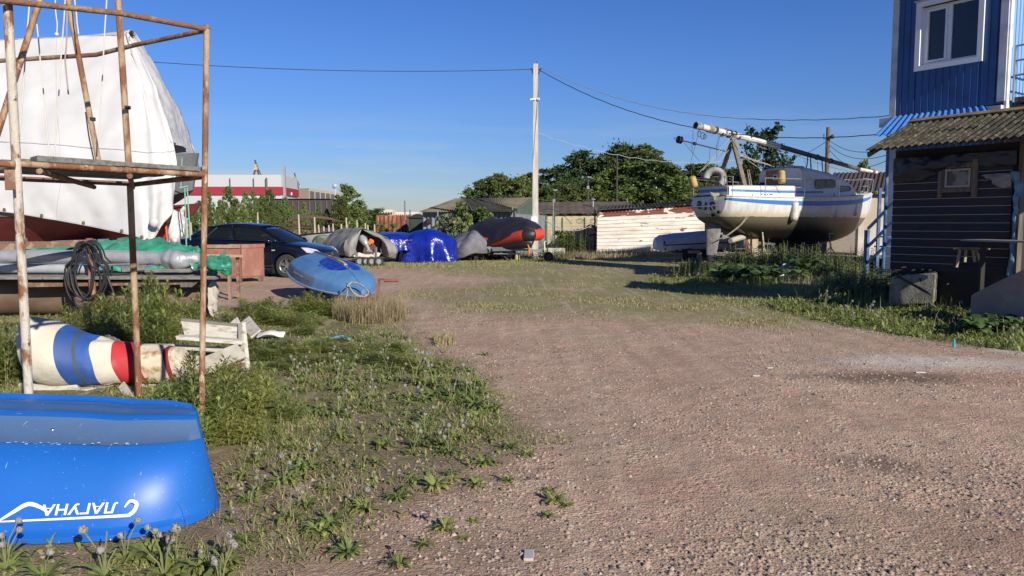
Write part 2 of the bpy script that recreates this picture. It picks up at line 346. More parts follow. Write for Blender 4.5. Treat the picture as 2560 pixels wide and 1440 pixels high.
# ---------------------------------------------------------------- far hall, works, flats
def Wm(px,py,Y): return W(px,py,Y)
mw=M('hall cladding grey',(.47,.48,.50),.6,var=.03); mr_=M('hall red band',(.30,.022,.04),.6,var=.05); mseam=M('dark seam',(.12,.12,.13),.7); mdark=M('dark brown cladding',(.055,.04,.04),.8)
Y0=260
a=W(420,437,Y0); b_=W(703,440,Y0); c_=W(743,445,Y0*1.09); root=thing('industrial_hall','large pale grey industrial hall with a wide red band, behind the row of birches','building',(b_.x,b_.y,0))
def wallq(mb,p,q,z0,z1,t=.4):
    p=Vector((p[0],p[1],0));q=Vector((q[0],q[1],0)); n_=Vector((p.y-q.y,q.x-p.x,0)).normalized()*t
    mb.poly([p+Vector((0,0,z0)),q+Vector((0,0,z0)),q+Vector((0,0,z1)),p+Vector((0,0,z1))],n_)
zt=a.z; zr1=W(600,467,Y0).z; zr0=W(600,487,Y0).z
back=Vector((20,70,0))
mb=MB(); mb.poly([Vector((a.x,a.y,0)),Vector((b_.x,b_.y,0)),Vector((c_.x,c_.y,0)),Vector((c_.x-22,c_.y+60,0)),Vector((a.x,a.y+60,0))],(0,0,zt)); mb.build('wall',mw,root)
mb=MB(); wallq(mb,(a.x,a.y-.3),(b_.x,b_.y-.3),zr0,zr1,-.3); wallq(mb,(b_.x,b_.y-.3),(c_.x+.3,c_.y-.3),zr0,zr1,-.3); mb.build('red_band',mr_,root)
for px in (575,634,666):
    mb=MB(); p=W(px,440,Y0-.8); mb.box((p.x,p.y,(zt+zr0-4)/2),(.12 if px!=666 else .5,.3,zt-zr0+2)); mb.build('downpipe',mseam,root)
mb=MB(); p=W(712,440,Y0*1.01); mb.box((p.x,p.y-1,zt/2+1.5),(1.0,1.0,zt+3)); mb.build('chimney',M('flue grey',(.4,.41,.43),.4,metal=.4),root)
mb=MB(); p=W(727,485,Y0*1.05); mb.box((p.x,p.y-1.5,W(727,485,Y0*1.05).z),(1.9,.3,1)); mb.build('window',M('pale window',(.6,.62,.65),.4),root)
# cranes behind the hall
mcr=M('crane cream',(.50,.42,.30),.7,col2=(.25,.12,.07),scale=.3); mck=M('crane dark',(.10,.07,.06),.8)
def crane(px,py,sz,lab):
    p=W(px,py,420); t=thing('dock_crane',lab,'crane',(p.x,p.y,0)); z=p.z
    mb=MB(); 
    for s in (-1,1):
        mb.bar((p.x+s*3.0*sz,p.y,z-12*sz),(p.x+s*.5*sz,p.y,z-3.6*sz),.8*sz,.8*sz)
    mb.bar((p.x-3.0*sz,p.y,0),(p.x-3.0*sz,p.y,z-12*sz),.9,.9); mb.bar((p.x+3.0*sz,p.y,0),(p.x+3.0*sz,p.y,z-12*sz),.9,.9)
    mb.build('leg',mck,t)
    mb=MB(); mb.box((p.x,p.y,z-3.2*sz),(2.0*sz,2*sz,1.6*sz)); mb.box((p.x+.1*sz,p.y,z-1.7*sz),(1.2*sz,1.4*sz,1.6*sz)); mb.build('cabin',mcr,t)
    mb=MB(); mb.bar((p.x,p.y,z-1*sz),(p.x+2.8*sz,p.y,z-7*sz),.5*sz,.5*sz); mb.bar((p.x+.4*sz,p.y,z-2*sz),(p.x-.6*sz,p.y,z+1.5*sz),.8*sz,.8*sz); mb.build('jib',mck,t)
crane(640,407,1.0,'tall harbour crane rising behind the roof of the grey and red hall'); crane(738,438,.8,'small cream crane top at the right corner of the grey and red hall')
# cream works building
t=thing('works_building','cream industrial building with tall dark windows right of the red striped hall','building',(-110,300,0))
p0=W(745,468,290);p1=W(772,470,285);p2=W(850,490,330)
mb=MB(); mc=M('cream concrete',(.50,.41,.32),.8,var=.06)
mb.poly([(p0.x,p0.y,0),(p1.x,p1.y,0),(p2.x,p2.y,0),(p2.x-5,p2.y+30,0),(p0.x,p0.y+40,0)],(0,0,p1.z)); mb.build('wall',mc,t)
mwin=M('works glazing',(.10,.09,.09),.3)
for k in range(6):
    f0=(k+.15)/6.2; f1=(k+.72)/6.2; qa=p1.lerp(p2,f0); qb=p1.lerp(p2,f1); mb=MB(); n_=Vector((p1.y-p2.y,p2.x-p1.x,0)).normalized()*-.5
    mb.poly([(qa.x,qa.y,2),(qb.x,qb.y,2),(qb.x,qb.y,p1.z-1.1),(qa.x,qa.y,p1.z-1.1)],n_ if n_.y<0 else -n_); mb.build('window',mwin,t)
# brown clad workshop in front
t=thing('dark_workshop','long dark brown clad workshop below the cream building','building',(-60,200,0))
pa=W(640,497,200);pb=W(838,498,200); mb=MB(); mb.box(((pa.x+pb.x)/2,pa.y+8,pa.z/2),(pb.x-pa.x,16,pa.z)); mb.build('wall',mdark,t)
mb=MB(); mb.loft([[(pa.x-.5,pa.y-.6,pa.z+.01),(pb.x-1,pa.y-.6,pa.z+.01),(pb.x-3,pa.y+8,pa.z+.3),(pa.x,pa.y+8,pa.z+.3)],[(pa.x-.5,pa.y+17,pa.z+.01),(pb.x,pa.y+17,pa.z+.01),(pb.x-3,pa.y+9,pa.z+.3),(pa.x,pa.y+9,pa.z+.3)]]); mb.build('roof',M('dark tar roof',(.05,.035,.035),.8),t)
for k in range(14):
    mb=MB(); mb.box((pa.x+(pb.x-pa.x)*(k+.5)/14,pa.y-.15,pa.z*.55),(.18,.3,pa.z*.75)); mb.build('rib',mseam,t)
# far flats
def flats(px0,px1,pyt,Y,lab,nw,rows):
    p=W(px0,pyt,Y);q=W(px1,pyt,Y); t=thing('apartment_block',lab,'building',((p.x+q.x)/2,p.y,0))
    mb=MB(); mb.box(((p.x+q.x)/2,p.y+6,p.z/2),(q.x-p.x,12,p.z)); mb.build('wall',M('pale block',(.58,.50,.42),.8,var=.04),t)
    for i in range(nw):
        for j in range(rows):
            mb=MB(); mb.box((p.x+(q.x-p.x)*(i+.5)/nw,p.y-.05,p.z-2-j*3.0),((q.x-p.x)/nw*.45,.3,1.4)); mb.build('window',mwin,t)
flats(949,982,524,420,'pale cream block of flats far off, left of the long low one',5,3)
flats(983,1046,530,430,'long low cream block far off above the rusty container',12,2)
for px,top in ((1012,502),(1025,524)):
    p=W(px,top,400); tag(MB().tube([(p.x,p.y,0),(p.x,p.y,p.z)],.35,6).build('antenna_mast',mseam),'thin radio mast above the far cream flats, '+('taller one' if px==1012 else 'shorter one'),'mast')
p=W(837,465,230); tag(MB().tube([(p.x,p.y,0),(p.x,p.y,p.z)],[.4,.25],6).ball((p.x,p.y,p.z),.8).build('lamp_mast',M('mast grey',(.4,.42,.45),.5)),'tall thin floodlight mast beside the cream works building','mast')
# ---------------------------------------------------------------- trees
def varied(m,lo=.72,hi=1.3):      # each plant keeps its own tone of green
    t=m.node_tree; n=t.nodes; L=t.links; b=n['Principled BSDF']; src=b.inputs['Base Color'].links[0].from_socket
    oi=n.new('ShaderNodeObjectInfo'); v=n.new('ShaderNodeMapRange'); v.inputs[3].default_value=lo; v.inputs[4].default_value=hi; L.new(oi.outputs['Random'],v.inputs[0])
    mm=n.new('ShaderNodeMath'); mm.operation='MULTIPLY'; mm.inputs[1].default_value=7.31; L.new(oi.outputs['Random'],mm.inputs[0]); fr_=n.new('ShaderNodeMath'); fr_.operation='FRACT'; L.new(mm.outputs[0],fr_.inputs[0])
    hh=n.new('ShaderNodeMapRange'); hh.inputs[3].default_value=.475; hh.inputs[4].default_value=.515; L.new(fr_.outputs[0],hh.inputs[0])
    h=n.new('ShaderNodeHueSaturation'); L.new(v.outputs[0],h.inputs['Value']); L.new(hh.outputs[0],h.inputs['Hue']); L.new(src,h.inputs['Color'])
    for l in list(src.links):
        if l.to_node!=h: to=l.to_socket; L.remove(l); L.new(h.outputs[0],to)
    return m
def leafmat(name,a,b,tr=.25): return varied(M(name,a,.75,col2=b,scale=.9,thr=(.35,.65),var=.25,col3=tuple(k*1.7 for k in a),scale3=3.5,thr3=(.58,.68),trans=tr,spec=.25))
LM={'birch':leafmat('birch leaves',(.15,.20,.055),(.10,.14,.04)),'pine':leafmat('pine needles',(.045,.075,.03),(.07,.10,.035),.08),
    'oak':leafmat('broad leaves',(.115,.16,.045),(.075,.11,.034)),'willow':leafmat('willow leaves',(.17,.22,.06),(.12,.16,.045)),'aspen':leafmat('dark sparse leaves',(.03,.055,.02),(.045,.07,.025))}
bark=M('bark',(.09,.07,.055),.9,bump=.4,bscale=20); bbark=M('birch bark',(.5,.48,.43),.8,col2=(.06,.055,.05),scale=2.5,thr=(.5,.6),stretch=(1,1,.4)); pbark=M('pine bark',(.24,.12,.07),.9)
def cards(C,size,asp=1.0,droop=0,seed=0):   # leaf cards: quads at centres C
    r=np.random.default_rng(seed); n=len(C); d=r.normal(size=(n,3)); d[:,2]-=droop; d/=np.linalg.norm(d,axis=1)[:,None]
    q=r.normal(size=(n,3)); e=np.cross(d,q); e/=np.linalg.norm(e,axis=1)[:,None]; s=size*r.uniform(.5,1.3,(n,1))
    a=d*s*asp; b=e*s*.5
    v=np.stack([C-a*.5,C+b,C+a*.6,C-b*.8],1).reshape(-1,3); f=np.arange(4*n).reshape(-1,4); return v,f
def tree_mesh(kind,seed,det=1.0,size=None):
    r=np.random.default_rng(seed); rd=random.Random(seed); H=10.0; C=[]
    mb=MB(); lean=rd.uniform(-.25,.25)
    tp=[(lean*t*t*1.0+.12*math.sin(t*5+seed),.1*math.sin(t*4+seed*2),H*t*.93) for t in np.linspace(0,1,9)]
    tr0={'birch':.14,'pine':.2,'oak':.24,'willow':.12,'aspen':.14}[kind]
    mb.tube(tp,[tr0*(1-.88*i/8) for i in range(9)],7)
    cl=[]
    nb={'birch':30,'pine':20,'oak':34,'willow':26,'aspen':26}[kind]
    for k in range(nb):
        f=(k+.5)/nb
        if kind=='birch': t=.16+.82*f; rad=1.75*math.sin(PI*min(1,(1.02-t)*1.05+.02))**.55*(.75+.5*rd.random())*(1-.55*t)*1.25
        elif kind=='pine': t=.48+.5*f; rad=2.4*math.sqrt(max(.05,1-((t-.68)/.36)**2))*(.55+.6*rd.random())
        elif kind=='oak': t=.10+.87*f; rad=3.3*math.sqrt(max(.03,1-((t-.5)/.54)**2))*(.25+.95*rd.random())
        elif kind=='willow': t=.05+.92*f; rad=1.9*math.sqrt(max(.03,1-((t-.42)/.62)**2))*(.6+.5*rd.random())
        else: t=.2+.78*f; rad=2.0*math.sqrt(max(.03,1-((t-.55)/.5)**2))*(.4+.7*rd.random())
        a=k*2.4+rd.random(); x0=tp[min(8,int(t*8))]; 
        rise={'birch':.5,'pine':.25,'oak':.55,'willow':.9,'aspen':.8}[kind]
        e=Vector((x0[0]+rad*math.cos(a),x0[1]+rad*math.sin(a),min(H*.99,H*t+(rise-.3)*rad*.5)))
        s_=Vector((x0[0],x0[1],max(.6,H*t-rise*rad*.6))); m_=(s_+e)/2+Vector((0,0,.1*rad)); mb.tube([s_,m_,e],[tr0*.4*(1-.7*t),tr0*.22*(1-.6*t),.012],5)
        for q in (.55,1.0): cl.append((s_.lerp(e,q),rad*(.30 if kind!='pine' else .36)*(1.1 if q>.9 else .9)))
    cl.append((Vector((tp[-1][0],tp[-1][1],H*.95)),.5 if kind in('birch','willow','aspen') else .9))
    per=int({'birch':110,'pine':130,'oak':110,'willow':100,'aspen':42}[kind]*det)
    for c,rr in cl:
        rr=max(.32,rr); rr*=rd.uniform(.6,1.35); n=int(per*(.6+.5*rr)); P=r.normal(size=(n,3))*(rr*{'oak':.62,'pine':.5,'birch':.46,'willow':.5,'aspen':.62}[kind])
        P[:,2]*={'birch':1.15,'pine':.45,'oak':.75,'willow':1.3,'aspen':.9}[kind]
        if kind=='birch': P[:,2]-=.35*rr*r.random(n)
        C.append(P+np.array(c))
    C=np.concatenate(C); C=C[(C[:,2]>.4)]
    sz=size or {'birch':.22,'pine':.24,'oak':.27,'willow':.2,'aspen':.24}[kind]
    v,f=cards(C,sz,{'birch':1.3,'pine':1.6,'oak':1.1,'willow':1.8,'aspen':1.1}[kind],.4 if kind=='birch' else 0,seed); return (v,f),mb
TP={}
def tree_proto(kind,var,det=1.0,size=None):
    k=(kind,var,det,size)
    if k not in TP:
        (v,f),mb=tree_mesh(kind,var*13+len(kind),det,size)
        me=fastmesh('crown',v,f,LM[kind],nv=4); cm=me.data; bpy.data.objects.remove(me)
        t=mb.build('trunk',{'birch':bbark,'pine':pbark}.get(kind,bark),smooth=True,local=True); tm=t.data; bpy.data.objects.remove(t)
        TP[k]=(cm,tm)
    return TP[k]
def tree(px,pytop,Y,kind,var,label,group=None,wd=1.0,det=1.0,size=None,z0=None,name=None):
    p=W(px,pytop,Y); gzz=gz(p.x,p.y) if Y<140 else 0
    if z0 is not None: gzz=z0
    cm,tm=tree_proto(kind,var,det,size)
    t=thing(name or {'birch':'birch_tree','pine':'pine_tree','oak':'leafy_tree','willow':'willow_tree','aspen':'aspen_tree'}[kind],label,'tree',(p.x,p.y,gzz),rz=var*1.7+px*.37,group=group)
    s=(p.z-gzz)/9.9; t.scale=(s*wd,s*wd,s)
    for n_,m_ in (('crown',cm),('trunk',tm)):
        o=bpy.data.objects.new(n_,m_); COL.objects.link(o); o.parent=t
    return t
g='birches in a row across the river'
bl=[(478,505),(497,492),(520,478),(548,488),(570,470),(592,484),(612,476),(633,470),(655,480),(672,474),(694,488),(712,497),(733,500),(762,505),(795,500),(818,512)]
for i,(px,py) in enumerate(bl):
    tree(px,py+6+9*math.sin(i*2.7),118+6*math.sin(i*2.1),'birch',i%4,f'slim green birch, {ordn(i)} from the left in the row across the river',g,wd=.85+.2*math.sin(i*1.7),det=1.5)
for i,(px,py) in enumerate([(485,520),(508,512),(535,520),(560,512),(585,518),(607,515),(628,512),(650,518),(676,515),(705,522),(728,524),(755,528),(780,530),(806,532)]):
    tree(px,py,108+4*math.cos(i*1.9),'willow',i%3,f'light green young tree before the birch row, {ordn(i)} from the left','young trees before the birches',wd=1.0+.3*math.sin(i*3.1),det=1.1)
tree(868,463,112,'birch',5,'largest birch across the river with a wide rounded crown, left of the far flats',wd=1.75,det=1.5)
tree(897,500,114,'birch',6,'smaller birch leaning against the right side of the largest birch',wd=1.6)
tree(848,497,109,'willow',1,'bright green young willow just left of the largest birch',wd=1.5)
for i,(px,py) in enumerate([(915,525),(938,522),(960,534),(925,533)]):
    tree(px,py,150,'oak',i%2,f'low dark bushy tree far off right of the largest birch, {ordn(i)} of four counted from the left' if 0 else f'low dark bushy tree below the far cream flats, {["leftmost","middle","rightmost","front"][i]} one','low bushes by the far flats',wd=2.0,name='bush')
# trees behind the sheds
g='trees behind the sheds left of the pole'
for i,(px,py,k) in enumerate([(1172,470,'birch'),(1196,452,'birch'),(1222,446,'birch'),(1248,436,'birch'),(1272,448,'oak'),(1298,442,'birch'),(1318,468,'birch')]):
    tree(px,py,80+3*math.sin(i*2),k,i%4,f'pale green {"birch" if k=="birch" else "leafy tree"} behind the sheds left of the white pole, {ordn(i)} from the left',g,wd=1.5,det=1.2)
tree(1328,432,96,'pine',1,'narrow dark pine half hidden by the tall white pole',wd=.7)
g='pines in the wood behind the garages'
for i,(px,py,wd,Y) in enumerate([(1385,420,1.2,88),(1412,446,1.0,90),(1449,377,1.05,92),(1490,405,.8,95),(1508,392,1.0,92),(1712,432,1.3,120),(1735,410,1.2,122),(1762,425,1.2,118),(1786,415,1.2,120),(1812,428,1.2,122),(1836,420,1.1,120),(1880,430,1.3,118),(1990,432,1.4,120),(2030,440,1.3,122)]):
    lab='tall Scots pine with an open rounded crown, highest left of the wood' if i==2 else f'dark pine in the wood behind the garages and yacht, {ordn(i if i<2 else i-1)} pine from the left'
    tree(px,py,Y,'pine',i%4,lab,g if i!=2 else None,wd=wd,det=1.4)
g='leafy trees in the wood behind the garages'
for i,(px,py,k,Y,wd) in enumerate([(1352,475,'oak',82,1.3),(1395,462,'oak',80,1.2),(1432,462,'birch',84,1.6),(1470,455,'oak',82,1.1),(1505,430,'birch',80,1.5),(1545,366,'oak',94,.75),(1572,363,'pine',92,.95),(1602,366,'birch',90,1.8),(1545,420,'birch',80,1.8),(1585,405,'birch',78,1.7),(1625,382,'pine',88,1.0),(1640,398,'birch',76,1.9),(1672,412,'birch',76,1.9),(1695,440,'birch',78,1.8),(1490,480,'willow',72,1.9),(1425,488,'willow',74,1.8),(1370,492,'willow',74,2),(1560,470,'willow',72,2)]):
    tree(px,py,Y,k,(i*3)%4,f'{"leafy tree" if k!="willow" else "low light green tree"} in the wood behind the garages, {ordn(i)} counted towards the yacht',g,wd=wd,det=1.3)
for i,px in enumerate([1745,1775,1850,1905,1960,2010]):
    tree(px,462,100,'oak',i%3,f'rounded dark tree behind the yacht, {ordn(i)} from the left','round trees behind the yacht',wd=1.2)
tree(1913,322,46,'aspen',2,'dark sparse tree behind the yacht with the fallen mast crossing it',wd=.95,det=2.2,size=.25)
tree(1962,395,47,'aspen',3,'small dark tree just right of the dark sparse tree behind the yacht',wd=.8,det=1.6)
tree(1880,405,46,'aspen',1,'small dark tree just left of the dark sparse tree behind the yacht',wd=.9,det=1.6)
tree(2163,402,60,'birch',2,'young tree top behind the brown roof right of the yacht',wd=.8)
# far dim forest band that reads as one mass
mb=[];r=np.random.default_rng(3); C=[]
for k in range(26000):
    x=-420+r.random()*900; 
    if -150<x<-28: continue
    h=(9+5*noise.noise(Vector((x*.05,0,0)))+3*noise.noise(Vector((x*.2,3,0))))*(1 if x>0 else .75); C.append((x,330+r.random()*18,h*r.random()**.7))
v,f=cards(np.array(C),2.6,1,0,5); o=fastmesh('far_forest',v,f,LM['oak'],nv=4); tag(o,kind='stuff')
# ---------------------------------------------------------------- sheds, garages and fence across the yard
def corr(mb,a,b,c,d,pitch,amp,th=.0,n=None,seg=6):   # corrugated sheet a-b = across ribs, a-d = along ribs
    a,b,c,d=map(Vector,(a,b,c,d)); L=(b-a).length; n=n or max(2,int(L/pitch)*seg); nn=(b-a).cross(d-a).normalized()
    if nn.z<0: nn=-nn
    r0=[];r1=[]
    for i in range(n+1):
        t=i/n; h=amp*math.sin(2*PI*t*L/pitch); r0.append(a.lerp(b,t)+nn*h); r1.append(d.lerp(c,t)+nn*h)
    return mb.add(r0+r1,[(i,i+1,i+n+2,i+n+1) for i in range(n)])
masb=M('mossy corrugated asbestos',(.20,.175,.13),.9,col2=(.10,.09,.05),scale=1.5,thr=(.4,.65),col3=(.24,.21,.07),scale3=3,thr3=(.56,.66),stretch=(1,.4,1))
mgal=M('weathered grey metal',(.24,.26,.27),.7,col2=(.17,.19,.19),scale=2,stretch=(3,3,.5)); mtar=M('brown felt roof',(.13,.10,.075),.95,col2=(.08,.06,.045),scale=1,thr=(.4,.6))
mgar=M('cream stained garage wall',(.44,.38,.26),.85,col2=(.26,.15,.08),scale=1.4,thr=(.55,.75),stretch=(1,1,.4))
mgreen=M('green paint',(.05,.09,.06),.7); mblk=M('flat black paint',(.02,.02,.02),.8); mrust=M('rust',(.20,.075,.035),.9,col2=(.10,.035,.02),scale=6,bump=.3,bscale=60)  # mblk: one plain black for fittings, frames, openings and backing walls
mrustb=M('rusty container side',(.27,.09,.045),.85,col2=(.13,.045,.03),scale=1.1,thr=(.4,.6),col3=(.36,.20,.14),scale3=4,stretch=(1,1,.35))
# gable shed 1: eave front (1050,530)-(1290,532); ridge (1110,497)-(1240?)
Ys=40
e0=W(1050,529,Ys);e1=W(1293,528,Ys-3); r0_=W(1112,497,Ys+4.5); r1_=W(1180,497,Ys+3.5)
t=thing('grey_shed','grey metal shed with a mossy corrugated roof, left of the white pole','shed',((e0.x+e1.x)/2,Ys,0))
mb=MB(); q0=W(1057,540,Ys+.3);q1=W(1290,540,Ys-2.6)
# wall as vertical ribs
corr(mb,(q0.x,q0.y,0),(q1.x,q1.y,0),(q1.x,q1.y,e0.z-.02),(q0.x,q0.y,e0.z-.02),.28,.03); mb.build('wall',mgal,t,solid=.03)
mb=MB(); mb.poly([(q0.x,q0.y+.1,0),(q1.x,q1.y+.1,0),(q1.x+2,q1.y+9,0),(q0.x+2,q0.y+9,0)],(0,0,e0.z-.15)); mb.build('inner_wall',mgal,t)
zr=r0_.z; mb=MB(); ra=Vector((e0.x+1.55,e0.y+4.5,zr)); rb=Vector((e1.x-.2,e1.y+.35,e1.z+.03)); rc=W(1186,497,Ys+3.6)
corr(mb,e0,e1,e1.lerp(rc,1.0),ra,.18,.028); mb.build('roof',masb,t,solid=.015)
mb=MB(); mb.box((W(1073,552,Ys).x,Ys+.0,W(1073,552,Ys).z),(.2,.3,.25)); mb.build('window',mblk,t)
# gable shed 2 behind, ridge level to (1333,494), slope down to (1290,522)
t=thing('gable_shed','second shed with a long mossy roof ending in a grey gable at the white pole','shed',(0.3,44,0))
g0=W(1180,497,46);g1=W(1333,494,42.5); h0=W(1293,523,38.5); h1=W(1205,500,42)
mb=MB(); corr(mb,g0,g1,h0,h1,.18,.028); mb.build('roof',masb,t,solid=.02)
mb=MB(); gb=Vector((g1.x+2.6,g1.y+2.6,h0.z)); 
mb.poly([(h0.x,h0.y+.1,0),(h0.x,h0.y+.1,h0.z-.06),(g1.x-.02,g1.y+.1,g1.z-.06),(g1.x,g1.y+.1,0)],(-.1,.1,0)); mb.build('gable_wall',mgal,t)
mb=MB()
for k in range(14):
    f_=(k+.5)/14; p=Vector((h0.x,h0.y,0)).lerp(Vector((g1.x,g1.y,0)),f_); zt=h0.z+(g1.z-h0.z)*f_-.08; mb.box((p.x,p.y,zt/2),(.03,.06,zt))
mb.build('rib',mgreen,t)
mb=MB(); mb.bar(h0+Vector((0,-.05,.0)),g1+Vector((0,-.05,.0)),.06,.14); mb.build('verge_board',M('green grey board',(.10,.12,.09),.8),t)
# low garages with brown roof, cream walls
Yg=46; a=W(1336,507,Yg+4);b=W(1568,505,Yg+4);c=W(1600,531,Yg);d=W(1318,533,Yg)
t=thing('garage_row','row of low garages with brown roof and cream walls, right of the white pole','garage',(4,Yg,0))
mb=MB(); corr(mb,d,c,b,a,.5,.01); mb.build('roof',mtar,t,solid=.08)
mb=MB(); mb.poly([(d.x+.3,Yg+.3,0),(c.x,Yg+.3,0),(c.x,Yg+6,0),(d.x+.3,Yg+6,0)],(0,0,d.z-.12)); mb.build('wall',mgar,t)
for k in range(5):
    x=d.x+.8+k*1.35; mb=MB(); mb.box((x,Yg+.26,.95),(.05,.05,1.9)); mb.build('door_frame',mgreen,t)
mb=MB(); p=W(1400,500,47); mb.tube([(W(1482,540,48).x,48,1.5),(W(1482,540,48).x,48,W(1482,500,48).z)],.06,8); mb.lathe([(.17,0),(.17,.03),(.05,.12)],(W(1482,540,48).x,48,W(1482,500,48).z),10); mb.build('flue',M('flue metal',(.3,.3,.3),.5,metal=.5),t)
# mesh fence in front of garages
t=thing('mesh_fence','green welded mesh fence before the cream garage walls, left of the white garage','fence',(3.2,42,0)); Yf=42
mb=MB(); fx0=W(1362,560,Yf).x; fx1=W(1492,560,Yf).x; zt=W(1400,549,Yf).z
for k in range(int((fx1-fx0)/.07)): mb.box((fx0+k*.07,Yf,zt/2+.1),(.008,.008,zt-.15))
for k in range(int(zt/.2)): mb.box(((fx0+fx1)/2,Yf+.008,.15+k*.2),(fx1-fx0,.008,.008))
mb.build('mesh_panel',mgreen,t)
for px,zz in ((1365,2.0),(1386,2.3),(1487,2.4)):
    mb=MB(); mb.tube([(W(px,560,Yf).x,Yf-.03,0),(W(px,560,Yf).x,Yf-.03,zz)],.045,8); mb.build('post',mgreen,t)
mb=MB()
for cx in (1449,1484):
    cc=W(cx,553,Yf); mb.tube([cc+Vector((.22*math.cos(a)*(1-a*.06),-.03,.16*math.sin(a)*(1-a*.06))) for a in np.linspace(0,9,40)],.012,5)
mb.build('scroll',mblk,t)
for px,top,Yp,lb in ((1383,505,41,'taller thin green post right of the white pole'),(1281,517,38,'thin grey post at the gable shed corner'),(1094,523,38.5,'thin grey post before the left end of the grey shed'),(1568,496,60,'short pale post above the garage roof')):
    p=W(px,top,Yp); tag(MB().tube([(p.x,p.y,0),(p.x,p.y,p.z)],.035,8).build('thin_post',mgal,smooth=True),lb,'post')
# life ring
p=W(1477,576,41.6); t=thing('life_ring','faded red life ring hanging beside the white garage','life ring',(p.x,p.y,p.z-.35))
def torus(mb,c,R_,r,n=28,m=10,ax=(0,1,0),sq=1.0,a0=0,a1=2*PI):
    q=Vector((0,0,1)).rotation_difference(Vector(ax)); c=Vector(c); full=abs(a1-a0-2*PI)<1e-3
    k=n if full else n+1; rings=[[c+q@Vector(((R_+r*math.cos(b))*math.cos(a0+(a1-a0)*i/n),(R_+r*math.cos(b))*math.sin(a0+(a1-a0)*i/n),r*sq*math.sin(b))) for b in [2*PI*j/m for j in range(m)]] for i in range(k)]
    if full: rings.append(rings[0])
    return mb.loft(rings,cap=not full)
torus(MB(),p,.27,.06).build('ring',M('ring red',(.30,.05,.035),.6),t,smooth=True)
for a in (.3,1.9,3.4,5.0):
    torus(MB(),p,.27,.064,n=4,a0=a,a1=a+.3).build('band',M('ring band',(.5,.48,.45),.6),t,smooth=True)
# white boarded garage with peeling paint
Yw=39.5; A=W(1492,632,Yw);  B=W(1760,628,Yw+1.2); A.z=0;B.z=0; zA=W(1492,524,Yw).z; zB=W(1760,507,Yw+1.2).z
t=thing('white_garage','white boarded garage with peeling rusty paint and a corrugated red brown roof','garage',(A.x,A.y,0))
mpeel=M('peeling white boards',(.56,.53,.47),.8,col2=(.40,.33,.24),scale=1.6,thr=(.45,.7),col3=(.17,.05,.03),scale3=2.6,thr3=(.60,.62),stretch=(.35,1,1.6)); mrusty=M('bare rusty board',(.15,.04,.025),.85,col2=(.62,.56,.48),scale=1.4,thr=(.52,.54),stretch=(.6,1,1.6))
n=12; D=(B-A).normalized(); nrm=Vector((D.y,-D.x,0)); mb=MB(); mb2=MB()
for k in range(n):
    z0a=(zA-.02)*k/n; z1a=(zA-.02)*(k+1)/n; z0b=(zB-.05)*k/n; z1b=(zB-.05)*(k+1)/n
    m_=mb2 if k>=n-2 else mb
    o1=nrm*.035; o2=nrm*.0
    m_.poly([A+Vector((0,0,z0a))+o1,B+Vector((0,0,z0b))+o1,B+Vector((0,0,z1b-.012))+o2,A+Vector((0,0,z1a-.012))+o2],-nrm*.04)
mb.build('wall_boards',mpeel,t); mb2.build('upper_boards',mrusty,t)
back=Vector((.75,4.2,0)); mb=MB(); mb.poly([A-nrm*.06,B-nrm*.06,B+back,A+back],(0,0,zA-.04)); mb.build('shell',mgreen,t)
mrr=M('red brown corrugated roof',(.06,.042,.04),.85,col2=(.045,.03,.03),scale=2,thr=(.4,.6)); mb=MB(); up=Vector((0,0,1))
corr(mb,A+nrm*.35+up*(zA-.02)-D*.15,B+nrm*.35+up*(zB-.0),B+back+up*(zB+.22),A+back+up*(zA+.26)-D*.15,.2,.03); mb.build('roof',mrr,t,solid=.01)
# rusty container, small dark shed
a=W(940,540,46);b=W(1008,543,46);c=W(1022,547,47.5); t=thing('rusty_container','rusty orange brown steel container left of the grey shed','container',(a.x,a.y,0))
mb=MB(); corr(mb,(a.x,a.y,0),(b.x,b.y,0),(b.x,b.y,a.z),(a.x,a.y,a.z),.25,.03); mb.build('side_wall',mrustb,t,solid=.03)
mb=MB(); mb.poly([(b.x+.03,b.y-.03,0),(c.x,c.y,0),(c.x,c.y+.2,0),(b.x+.03,b.y+.2,0)],(0,0,a.z)); mb.build('end_panel',M('patchy white rusty door',(.42,.36,.33),.8,col2=(.2,.08,.05),scale=2,thr=(.45,.55)),t)
mb=MB(); mb.poly([(a.x,a.y+.1,a.z-.05),(c.x,a.y+.4,a.z-.05),(c.x,a.y+2.4,a.z-.05),(a.x,a.y+2.4,a.z-.05)],(0,0,.1)); mb.poly([(a.x+.1,a.y+.1,0),(c.x,a.y+.4,0),(c.x,a.y+2.3,0),(a.x,a.y+2.3,0)],(0,0,a.z-.08)); mb.build('body',mrustb,t)
a=W(1022,545,44);b=W(1060,545,44); t=thing('dark_hut','small dark green hut between the rusty container and the grey shed','hut',(a.x,a.y,0))
mb=MB(); mb.box(((a.x+b.x)/2,a.y+1,a.z/2),(b.x-a.x,2,a.z)); mb.build('wall',M('dark green boards',(.025,.045,.03),.8),t)
mb=MB(); m_=(a.x+b.x)/2; mb.loft([[(a.x-.1,a.y-.1,a.z),(m_,a.y-.1,a.z+.25),(b.x+.1,a.y-.1,a.z)],[(a.x-.1,a.y+2,a.z),(m_,a.y+2,a.z+.25),(b.x+.1,a.y+2,a.z)]]); mb.build('roof',mblk,t)
